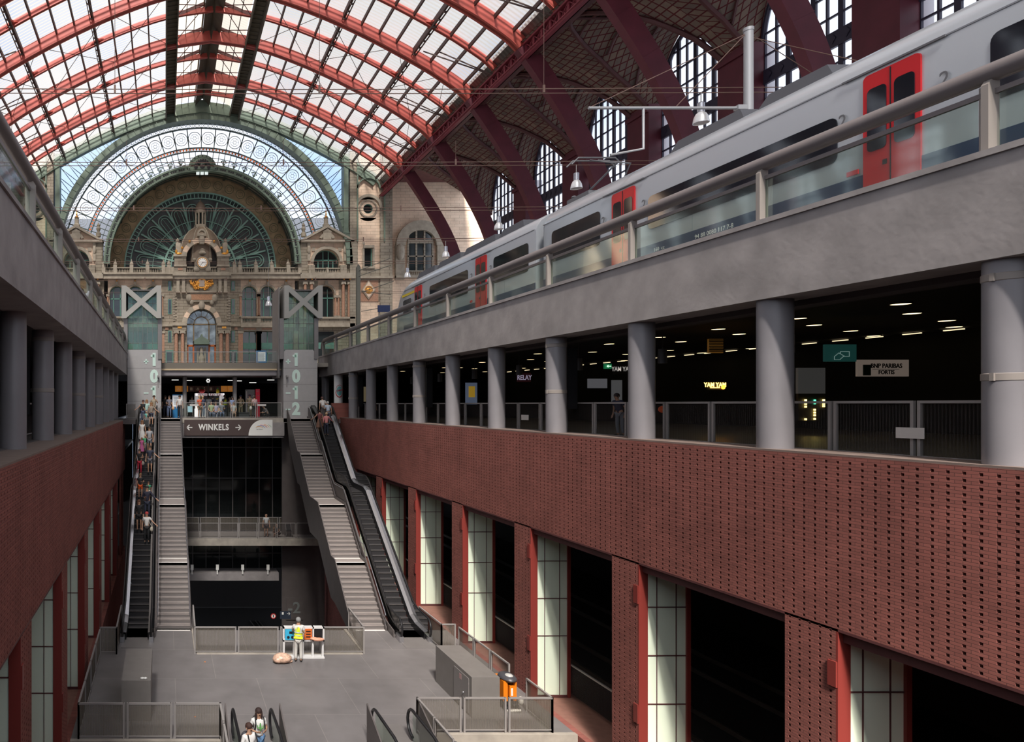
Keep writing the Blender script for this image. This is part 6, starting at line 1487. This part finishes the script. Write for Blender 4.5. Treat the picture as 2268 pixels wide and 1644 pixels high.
# ================================================================ kiosk and concourse furniture
K0 = 58.5
e = empty('fruit_kiosk', (fx(465, K0), K0, Z0), 'white fruit kiosk with red lettering and big plastic fruits on its roof', 'kiosk')
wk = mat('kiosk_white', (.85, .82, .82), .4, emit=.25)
m = MB(); a, b = fx(433, K0), fx(497, K0)
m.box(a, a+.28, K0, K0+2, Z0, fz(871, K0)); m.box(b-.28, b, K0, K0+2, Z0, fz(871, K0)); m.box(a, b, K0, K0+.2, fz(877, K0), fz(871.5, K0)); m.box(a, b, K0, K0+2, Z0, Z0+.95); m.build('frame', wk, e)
m = MB(); m.box(a+.28, b-.28, K0+1.9, K0+2, Z0+.9, fz(872, K0)); m.build('back_panel', black, e)
text('Fruit to Go', .42, (fx(466, K0), K0-.04, fz(874, K0)), mat('kiosk_red', (.65, .02, .05), .5), e, ext=.02, off=.0, space=1.1)
m = MB(); m.ball((fx(448, K0), K0+.4, fz(866, K0)), .26, .26, .20); t = m.build('tomato', mat('tomato_red', (.6, .03, .03), .3), e, smooth=True)
m = MB(); m.lathe([(.02, fz(862, K0)+.12), (.2, fz(863, K0)), (.1, fz(863, K0)-.06)], (fx(448, K0), K0+.4, 0), 8); m.build('leaf_crown', mat('fruit_green', (.08, .4, .12), .5), t)
m = MB(); m.ball((fx(483, K0), K0+.4, fz(867, K0)), .14, .14, .22); t = m.build('pineapple', mat('fruit_yellow', (.85, .62, .03), .4), e, smooth=True)
m = MB(); m.lathe([(.05, fz(862, K0)), (.09, fz(861, K0)), (.02, fz(858, K0))], (fx(483, K0), K0+.4, 0), 8); m.build('leaf_crown', mat('fruit_green', (.08, .4, .12)), t)
for px in (445, 481): m = MB(); m.tube([(fx(px, K0)-.1, K0+.05, fz(884, K0)), (fx(px, K0), K0, fz(883, K0)-.05), (fx(px, K0)+.12, K0, fz(882, K0))], [.03, .06, .02], 6); m.build('banana_sign', mat('fruit_yellow', (.85, .62, .03)), e)
e = empty('info_board', (fx(393, 55), 55, Z0), 'tall white and blue station information board by the slim column', 'sign')
m = MB(); m.box(fx(382, 55), fx(404.5, 55), 55, 55.12, Z0, fz(874, 55)); m.build('panel', mat('board_white', (.8, .82, .84), .4, emit=.15), e)
m = MB(); m.box(fx(382, 55), fx(404.5, 55), 54.98, 55, Z0, fz(901, 55)); m.box(fx(382, 55), fx(404.5, 55), 54.98, 55, fz(876, 55), fz(874, 55)); m.build('blue_foot', mat('board_blue', (.03, .22, .5), .4), e)
m = MB()
for i in range(8): z = fz(880+2.3*i, 55); m.box(fx(385, 55), fx(401-(i % 3), 55), 54.985, 55, z-.012, z+.012)
m.build('print_lines', mat('print_grey', (.25, .27, .3)), e)
e = empty('info_board', (fx(579, 57), 57, CZ+3.2), 'white and blue information board on the upper floor before the old windows', 'sign')
m = MB(); m.box(fx(567.5, 57), fx(590.5, 57), 57, 57.1, CZ+3.2, fz(777, 57)); m.build('frame', mat('board_blue', (.03, .22, .5)), e)
m = MB(); m.box(fx(570, 57), fx(588, 57), 56.98, 57, fz(801, 57), fz(780.5, 57)); m.build('panel', mat('board_white', (.8, .82, .84)), e)
m = MB()
for i in range(6): z = fz(784+2.8*i, 57); m.box(fx(572, 57), fx(586-(i % 2), 57), 56.96, 56.98, z-.02, z+.02)
m.build('print_lines', mat('print_grey', (.25, .27, .3)), e)
# pictogram band
e = empty('pictogram_band', (fx(460, 62), 62, fz(869, 62)), 'brown and orange pictogram boards above the concourse shops', 'sign')
for i in range(9):
    x0 = fx(388+14.5*i, 62); on = i in (0, 1, 7, 8); m = MB(); m.box(x0, x0+.55, 62, 62.1, fz(868, 62), fz(855, 62))
    b = m.build('board', mat('picto_orange', (.55, .20, .03), .5, emit=.25) if on else mat('picto_brown', (.14, .05, .03), .5), e)
    g = MB(); cx = x0+.27; cz = fz(861.5, 62)
    if i % 3 == 0: g.bar((cx-.1, 61.98, cz-.1), (cx, 61.98, cz+.1), .01, .025); g.bar((cx+.1, 61.98, cz-.1), (cx, 61.98, cz+.1), .01, .025); g.bar((cx-.1, 61.98, cz-.1), (cx+.1, 61.98, cz-.1), .01, .025)
    elif i % 3 == 1: g.ball((cx, 61.98, cz+.1), .04, .01, .04, 8, 4); g.bar((cx, 61.98, cz+.06), (cx, 61.98, cz-.03), .01, .04); g.bar((cx, 61.98, cz-.03), (cx-.07, 61.98, cz-.13), .01, .025); g.bar((cx, 61.98, cz-.03), (cx+.07, 61.98, cz-.13), .01, .025)
    else: g.box(cx-.1, cx+.1, 61.98, 62, cz+.07, cz+.1); g.box(cx-.1, cx+.1, 61.98, 62, cz-.12, cz-.09); [g.box(cx+q-.012, cx+q+.012, 61.98, 62, cz-.09, cz+.07) for q in (-.07, 0, .07)]
    g.build('pictogram', mat('picto_pale', (.6, .45, .3), .5, emit=.1), b)
m = MB(); m.box(fx(567, 60), fx(575.5, 60), 60, 60.3, Z0, fz(862, 60)); o = m.build('vending_machine', mat('vending_red', (.5, .02, .04), .4, emit=.2)); tag(o, 'red illuminated vending machine at the back of the concourse', 'vending machine')
m = MB(); [m.box(fx(568.5, 60), fx(574, 60), 59.97, 60, fz(p+1, 60), fz(p, 60)) for p in (864, 867, 876)]; m.build('white_marks', white, o)
m = MB(); m.box(fx(546, 61), fx(564, 61), 61, 62, Z0+.1, fz(863, 61)); o = m.build('shop_display', mat('shop_grey', (.16, .16, .16), .5, emit=.1)); tag(o, 'grey lit shop display left of the red vending machine', 'shop display')
m = MB(); m.box(fx(545, 61), fx(547, 61), 60.9, 61, Z0, fz(866, 61)); m.build('side_post', white, o)
e = empty('lamp_post', (fx(461, 57.5), 57.6, Z0), 'slim dark post with a round fan light above the kiosk', 'lamp')
m = MB(); m.tube([(fx(461, 57.6), 57.6, Z0), (fx(461, 57.6), 57.6, fz(846, 57.6))], .05, 8); m.build('pole', mat('mast_dark', (.09, .09, .075)), e)
m = MB(); [m.ball((fx(461, 57.6)+.12*math.cos(a), 57.55, fz(843.5, 57.6)+.12*math.sin(a)), .06, .04, .06, 8, 5) for a in [math.pi*i/3 for i in range(6)]]; m.build('lamp_head', mat('lamp_glow', (.8, .8, .78), .4, emit=.8), e)
for i, px in enumerate((430, 580)):
    m = MB(); m.box(fx(px-9.5, YT), fx(px+9.5, YT), YT+.02, YT+.06, fz(899.5, YT), fz(895.5, YT)); tag(m.build('notice', mat('notice_white', (.6, .58, .55), .5)), ('white notice on the balcony railing, below the kiosk', 'white notice on the balcony railing, right of the soldiers')[i], 'notice')
# ---- ceiling lights of the concourse ----
gl = mat('warm_light', (1, .78, .42), .4, emit=2.2)
def ceil_light(px, py, i, zc=2.6):
    Y = zc*F/(CY-py); x = (px-CX)*Y/F
    if x > 27.5 or Y > 78: return
    return x, Y
LT = [(1461, 746), (1508, 756), (1482, 775), (1591, 728), (1590, 764), (1637, 739), (1663, 771), (1554, 781), (1768, 704), (1803, 719), (1884, 732), (1935, 743), (1995, 672), (2020, 693), (2097, 709), (2113, 723),
      (1349, 761), (1312, 779), (1388, 784), (1383, 798), (1266, 773), (1191, 783), (1175, 796), (1213, 800), (1158, 815), (1068, 802), (1074, 823), (1051, 816), (1019, 814), (980, 825), (985, 814), (911, 855), (892, 822), (1278, 815), (1305, 809)]
proto = None
for i, (px, py) in enumerate(LT):
    r = ceil_light(px, py, i)
    if not r: continue
    if proto is None:
        proto = empty('downlight', (r[0], r[1], CZ+2.6), 'round recessed warm downlight in the dark concourse ceiling', 'lamp', 'downlights of the right concourse ceiling')
        m = MB(); m.lathe([(.19, CZ+2.575), (.19, CZ+2.62)], (r[0], r[1], 0), 16); m.build('diffuser', gl, proto)
        m = MB(); m.lathe([(.19, CZ+2.58), (.22, CZ+2.57), (.22, CZ+2.62)], (r[0], r[1], 0), 16, cap=False); m.build('rim', dark_grey, proto)
    else: dup(proto, (r[0], r[1], CZ+2.6))
p2 = None
for i in range(26):
    Y = 22.4+1.35*i
    if p2 is None:
        m = MB(); m.box(27.1, 27.16, Y, Y+.62, CZ+2.55, CZ+2.58); p2 = tag(m.build('cove_light', mat('cove_glow', (1, .82, .5), .4, emit=1.0)), 'short warm strip light in the row along the back of the concourse ceiling', 'lamp', 'strip lights along the back wall')
    else: o = p2.copy(); C.objects.link(o); o.location.y = p2.location.y+1.35*i
for i in range(9):
    Y = 13.4+4.55*i; m = MB(); m.lathe([(.13, CZ+1.32), (.12, CZ+1.78)], (16, Y, 0), 16); m.tube([(16, Y, CZ+1.75), (16, Y, CZ+2.62)], .015, 5)
    tag(m.build('cylinder_pendant', mat('pendant_grey', (.14, .14, .15), .4)), f'{ORD[i]} grey cylinder pendant behind the right columns, counting from the nearest', 'lamp', 'cylinder pendants of the right concourse')
for i, (px, py) in enumerate(((388, 842), (418, 843), (512, 843), (528, 844), (560, 848), (600, 842))):
    Y = 60.5; m = MB(); m.box(fx(px, Y)-.3, fx(px, Y)+.3, Y, Y+.1, fz(py, Y)-.02, fz(py, Y)+.03); tag(m.build('shop_light', mat('cool_glow', (.8, .8, .75), .4, emit=1.2)), f'{ORD[i]} small white lamp over the central concourse, from the left tower', 'lamp', 'small white lamps of the central concourse')
# ---- shop signs on the right ----
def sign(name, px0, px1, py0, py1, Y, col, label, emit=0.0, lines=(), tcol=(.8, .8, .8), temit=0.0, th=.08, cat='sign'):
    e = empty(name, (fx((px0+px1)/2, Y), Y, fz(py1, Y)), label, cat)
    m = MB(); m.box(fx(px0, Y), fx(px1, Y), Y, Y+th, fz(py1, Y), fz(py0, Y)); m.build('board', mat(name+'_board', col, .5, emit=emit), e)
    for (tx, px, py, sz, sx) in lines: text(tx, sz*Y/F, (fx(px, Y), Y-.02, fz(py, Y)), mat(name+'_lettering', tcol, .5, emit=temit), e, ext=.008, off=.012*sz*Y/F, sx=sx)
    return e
sign('food_sign', 1566, 1606, 846, 864, 26, (.015, .012, .012), 'glowing yellow shop name sign in the dark arch', 0, (('YAM YAM', 1583, 853, 14, .8),), (1, .62, .14), 3.0)
s_ = [o for o in bpy.data.objects if o.name == 'food_sign'][0]
m = MB(); m.box(fx(1573, 26), fx(1593, 26), 25.96, 26, fz(860, 26), fz(858, 26)); m.build('glowing_bar', MATS['food_sign_lettering'], s_)
m = MB(); m.ball((fx(1600, 26), 25.96, fz(859, 26)), .08, .02, .06, 8, 5); m.box(fx(1597, 26), fx(1604, 26), 25.94, 25.96, fz(857, 26), fz(853, 26)); m.build('orange_emblem', mat('emblem_orange', (1, .35, .03), .5, emit=3), s_)
sign('small_food_sign', 1360, 1400, 806, 829, 31, (.02, .018, .02), 'small dark shop board with white letters left of the third near column', 0, (('YAM YAM', 1377, 818, 14, .75),), (.7, .66, .62), .3)
sign('news_shop_sign', 1146, 1176, 826, 846, 33, (.05, .01, .015), 'dark red news shop sign with pale capital letters', .1, (('RELAY', 1161, 837, 15, .75),), (.5, .45, .6), .3)
e = sign('bank_sign', 1900, 2013, 797, 834, 23.5, (.30, .24, .20), 'beige bank name board on the dark concourse wall', .25, (('BNP PARIBAS', 1962, 811, 14, .85), ('FORTIS', 1962, 825, 13, .85)), (.03, .03, .03))  # board is given a slight glow to lift it from the dark
m = MB(); m.box(fx(1911, 23.5), fx(1927, 23.5), 23.47, 23.5, fz(832, 23.5), fz(808, 23.5)); m.build('green_square', mat('bank_green', (.01, .05, .035)), e)
m = MB(); m.box(fx(1932, 23.5), fx(1990, 23.5), 23.47, 23.5, fz(818.5, 23.5), fz(817.5, 23.5)); m.build('rule', black, e)
e = sign('payment_screen', 1828, 1897, 763, 801, 21.5, (.01, .05, .045), 'dark green hanging screen with a hand and card outline', .4)
m = MB(); P_ = lambda px, py: (fx(px, 21.5), 21.47, fz(py, 21.5))
for a, b in (((1860, 779), (1879, 779)), ((1879, 779), (1879, 790)), ((1879, 790), (1866, 790)), ((1860, 779), (1858, 784)), ((1846, 790), (1856, 782)), ((1856, 782), (1866, 788)), ((1846, 790), (1846, 797)), ((1846, 797), (1858, 797)), ((1858, 797), (1868, 788))): m.bar(P_(*a), P_(*b), .012, .014)
m.build('hand_outline', mat('outline_pale', (.3, .45, .42), .5, emit=.3), e)
e = sign('cash_machine', 1768, 1828, 872, 932, 24, (.03, .03, .03), 'cash machine kiosk with columns of yellow lights', 0, cat='cash machine')
m = MB(); m.box(fx(1768, 24), fx(1828, 24), 24, 24.1, fz(872, 24), fz(815, 24)); m.build('grey_panel', mat('panel_grey', (.22, .22, .22), .5, emit=.08), e)
m = MB()
for px, ys_ in ((1783, (887, 895, 901, 929)), (1823, (887, 895, 900)), (1803, (908, 914, 920, 928))):
    for q in ys_: m.box(fx(px-1.3, 24), fx(px+1.3, 24), 23.95, 24, fz(q+2, 24), fz(q-2, 24))
m.build('light_columns', mat('yellow_glow', (1, .72, .2), .4, emit=4), e)
m = MB(); [m.box(fx(1802, 24), fx(1804.5, 24), 23.95, 24, fz(q+1.5, 24), fz(q-1.5, 24)) for q in (887, 894)]; m.build('green_lights', mat('green_glow', (.1, .8, .4), .4, emit=2), e)
e = sign('timber_glow_panel', 1570, 1602, 727, 782, 28, (.16, .07, .012), 'warm slatted timber panel glowing above the shop arch', .35, cat='panel')
m = MB(); [m.box(fx(1570, 28), fx(1602, 28), 27.96, 28, fz(729+3.5*i, 28)-.02, fz(729+3.5*i, 28)+.02) for i in range(15)]; m.build('slats', dark_grey, e)
sign('advert_screen', 1032, 1057, 848, 896, 36, (.12, .15, .22), 'pale blue advertising screen behind the fifth column', .3)
m = MB(); m.box(fx(1038, 36), fx(1051, 36), 35.95, 36, fz(880, 36), fz(856, 36)); tag(m.build('advert_print', mat('advert_yellow', (.5, .3, .03), .5, emit=.3)), 'yellow poster print on the pale blue screen', 'poster')
e = sign('exit_sign', 1339, 1355, 806, 817, 30, (.01, .12, .05), 'small green exit sign with an arrow', .6)
m = MB(); m.bar((fx(1343, 30), 29.95, fz(811.5, 30)), (fx(1352, 30), 29.95, fz(811.5, 30)), .01, .04); m.bar((fx(1343, 30), 29.95, fz(811.5, 30)), (fx(1346, 30), 29.95, fz(809, 30)), .01, .03); m.bar((fx(1343, 30), 29.95, fz(811.5, 30)), (fx(1346, 30), 29.95, fz(814, 30)), .01, .03); m.build('arrow', mat('exit_pale', (.5, .9, .6), .5, emit=1), e)
sign('white_screen', 1303, 1345, 839, 860, 34, (.20, .20, .22), 'pale grey shop screen above a dark counter', .25)
sign('white_poster_post', 1356, 1378, 842, 890, 36, (.35, .36, .38), 'white printed post far back in the concourse', .1)
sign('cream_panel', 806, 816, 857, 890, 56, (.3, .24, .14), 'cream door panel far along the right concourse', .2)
m = MB(); m.ball((fx(1469, 27), 27, fz(907, 27)), .17, .17, .14); tag(m.build('orange_seat', mat('orange_seat_glow', (.5, .08, .02), .5, emit=.1), smooth=True), 'dim orange rounded seat behind the right railing', 'lamp')  # orange seat, no lamp, with a faint added glow
for i, (a, b, c, d) in enumerate(((1985, 2048, 945, 964), (1155, 1171, 918, 927))):
    X = 13.7; Y0 = F*X/(b-CX); Y1 = F*X/(a-CX); zt = CZ-(c-CY)*((Y0+Y1)/2)/F
    m = MB(); m.box(X-.01, X, Y0, Y1, zt-.22, zt-.02); tag(m.build('notice', mat('notice_white', (.6, .58, .55))), ('white notice on the railing beside the nearest right column', 'small white notice on the railing in the middle of the right concourse')[i], 'notice')
# big screen poster at the station name on the upper platform
sign('platform_display', 837, 864, 676, 691, 50, (.01, .02, .07), 'dark blue platform display above the nose of the train', .1)
m = MB(); m.box(fx(838, 50.2), fx(840, 50.2), 50.1, 50.2, CZ+3.2, fz(690, 50)); tag(m.build('display_post', rail_grey), 'thin post carrying the dark blue platform display', 'post')
# ================================================================ waste station, bag, cart, litter, pigeon
e = empty('recycling_station', (5.52, 27.95, 0), 'white recycling frame with blue and orange bin fronts beside the worker', 'recycling station')
YW = 27.95
def wx(px): return fx(px, YW)
def wz(py): return fz(py, YW)
m = MB()
for p in (628, 651, 670, 692, 714): m.box(wx(p-1.8), wx(p+1.8), YW-.1, YW+.1, wz(1455), wz(1418))
m.box(wx(626), wx(717), YW-.16, YW+.16, wz(1458), wz(1453))
def frame_(a, b, c, d, t):
    m.box(wx(a), wx(b), YW-.12, YW+.12, wz(c+t), wz(c)); m.box(wx(a), wx(b), YW-.12, YW+.12, wz(d), wz(d-t)); m.box(wx(a), wx(a+t), YW-.12, YW+.12, wz(d), wz(c)); m.box(wx(b-t), wx(b), YW-.12, YW+.12, wz(d), wz(c))
frame_(626, 717, 1388, 1419, 3); m.box(wx(669), wx(672), YW-.12, YW+.12, wz(1419), wz(1388)); m.box(wx(691), wx(694), YW-.12, YW+.12, wz(1419), wz(1388)); m.build('frame', white, e)
def front(a, b, c, d, col, holes, name):
    q = MB(); q.box(wx(a), wx(b), YW-.16, YW-.12, wz(d), wz(c)); f = q.build(name, mat(name, col, .4), e); q = MB()
    for h in holes:
        if len(h) == 3: q.lathe([(h[2], YW-.175), (h[2], YW-.16)], (wx(h[0]), 0, wz(h[1])), 12, 'y')
        else: q.box(wx(h[0]), wx(h[1]), YW-.175, YW-.16, wz(h[3]), wz(h[2]))
    q.build('openings', black, f)
front(630, 653, 1392, 1415, (.05, .45, .72), [(637, 1409, .055), (646, 1409, .055), (639, 646, 1396, 1401)], 'blue_front')
front(672, 689, 1391, 1414, (.75, .16, .03), [(676, 686, 1395, 1397), (676, 686, 1401, 1403), (676, 686, 1407, 1409)], 'orange_front')
m = MB(); m.box(wx(695), wx(712), YW-.1, YW-.06, wz(1414), wz(1391)); m.build('dark_front', black, e)
m = MB(); m.ball((wx(702), YW-.25, wz(1412)), .24, .1, .07); m.ball((wx(693), YW-.2, wz(1411)), .16, .08, .06); tag(m.build('plastic_bag', mat('bag_orange', (.78, .38, .25), .4), smooth=True), 'crumpled pale orange plastic bag draped over the recycling frame', 'bag')
e = tag(None or (lambda: (lambda m: (m.ball((fx(626, 27.3), 27.35, .19), .37, .28, .19, 16, 10), m.ball((fx(616, 27.3), 27.3, .16), .22, .22, .15, 12, 8), m.ball((fx(640, 27.3), 27.35, .07), .16, .1, .07, 10, 6), m)[-1])(MB()).build('rubbish_bag', mat('bag_clear_orange', (.70, .45, .33), .35, var=.35, vs=9, bump=.8, bs=14), smooth=True))(), 'full orange and clear rubbish bag lying at the feet of the worker', 'bag')
# orange cleaning cart
cx, cy = 11.42, 23.35
e = empty('cleaning_cart', (cx, cy, 0), 'orange and black cleaning cart beside the grey cabinet', 'cart')
og = mat('cart_orange', (.80, .22, .01), .35)
m = MB(); m.box(cx-.24, cx-.1, cy-.25, cy+.45, .3, .95); m.box(cx+.12, cx+.22, cy-.2, cy+.45, .3, .9); m.box(cx-.06, cx+.08, cy-.3, cy-.1, .45, .82); m.build('body', og, e)
m = MB(); m.box(cx-.08, cx+.1, cy-.05, cy+.4, .25, .95); m.box(cx-.24, cx+.24, cy-.28, cy+.5, .2, .3); m.build('chassis', black, e)
m = MB(); m.ball((cx, cy, 1.0), .27, .4, .14); h = m.build('hood', mat('cart_hood', (.06, .06, .07), .4), e, smooth=True); m = MB(); m.ball((cx, cy-.12, 1.1), .13, .15, .06); m.build('clear_cover', mat('cover_clear', (.5, .5, .48), .2), h, smooth=True)
m = MB(); m.box(cx-.02, cx+.04, cy-.315, cy-.30, .5, .75); m.build('white_label', white, e)
for sx in (-.2, .2):
    for sy in (-.3, .35): m = MB(); m.lathe([(.1, cx+sx-.03), (.1, cx+sx+.03)], (0, cy+sy, .1), 14, 'x'); m.build('wheel', black, e)
m = MB(); m.ball((cx+.28, cy-.35, .36), .08, .1, .14); m.tube([(cx-.2, cy-.4, .04), (cx+.25, cy-.4, .06)], .05, 6); m.build('mop_head', mat('mop_white', (.6, .58, .52), .8), e, smooth=True)
m = MB(); random.seed(3)
m.ball((-.72, 22.42, 1.33), .07, .05, .03, 7, 4); m.ball((-.62, 22.4, 1.335), .06, .05, .035, 7, 4); tag(m.build('crumpled_paper', mat('paper_white', (.85, .85, .83), .7)), 'crumpled white paper on top of the grey cabinet by the left escalator', 'litter')
for i, (px, py) in enumerate(((454, 1467), (432, 1589))):
    Y = CZ*F/(py-CY); m = MB(); m.ball((fx(px, Y), Y, .012), .04, .03, .012, 6, 4); tag(m.build('orange_litter', og), ('tiny orange scrap on the floor left of the rubbish bag', 'tiny orange scrap on the floor behind the near left railing')[i], 'litter')
e = empty('pigeon', (-2.93, 26.0, CZ+3.9), 'white pigeon perched on the left concrete parapet', 'bird'); e['_w'] = (-2.93, 26.0, CZ+3.9)
m = MB(); x, y, z = -2.93, 26.0, CZ+3.9
m.tube([(x-.16, y+.02, z+.12), (x-.05, y, z+.13), (x+.05, y, z+.17), (x+.09, y, z+.25), (x+.10, y, z+.30), (x+.12, y, z+.31)], [.015, .065, .07, .035, .032, .012], 10); m.build('body', mat('pigeon_white', (.8, .8, .8), .7), e, smooth=True)
m = MB(); [m.tube([(x+q, y, z), (x+q*.6, y, z+.1)], .008, 5) for q in (-.03, .03)]; m.build('leg', mat('pigeon_leg', (.5, .15, .1)), e)
# ================================================================ lettering to real meshes
bpy.context.view_layer.update(); dg = bpy.context.evaluated_depsgraph_get()
for o in [o for o in bpy.data.objects if o.type == 'FONT']:
    me = bpy.data.meshes.new_from_object(o.evaluated_get(dg)); n = bpy.data.objects.new(o.name, me); C.objects.link(n)
    n.parent = o.parent; n.location = o.location; n.rotation_euler = o.rotation_euler; n.scale = o.scale
    nm = o.name.split('.')[0]; bpy.data.objects.remove(o); n.name = nm
for o in bpy.data.objects:
    if '_w' in o: del o['_w']
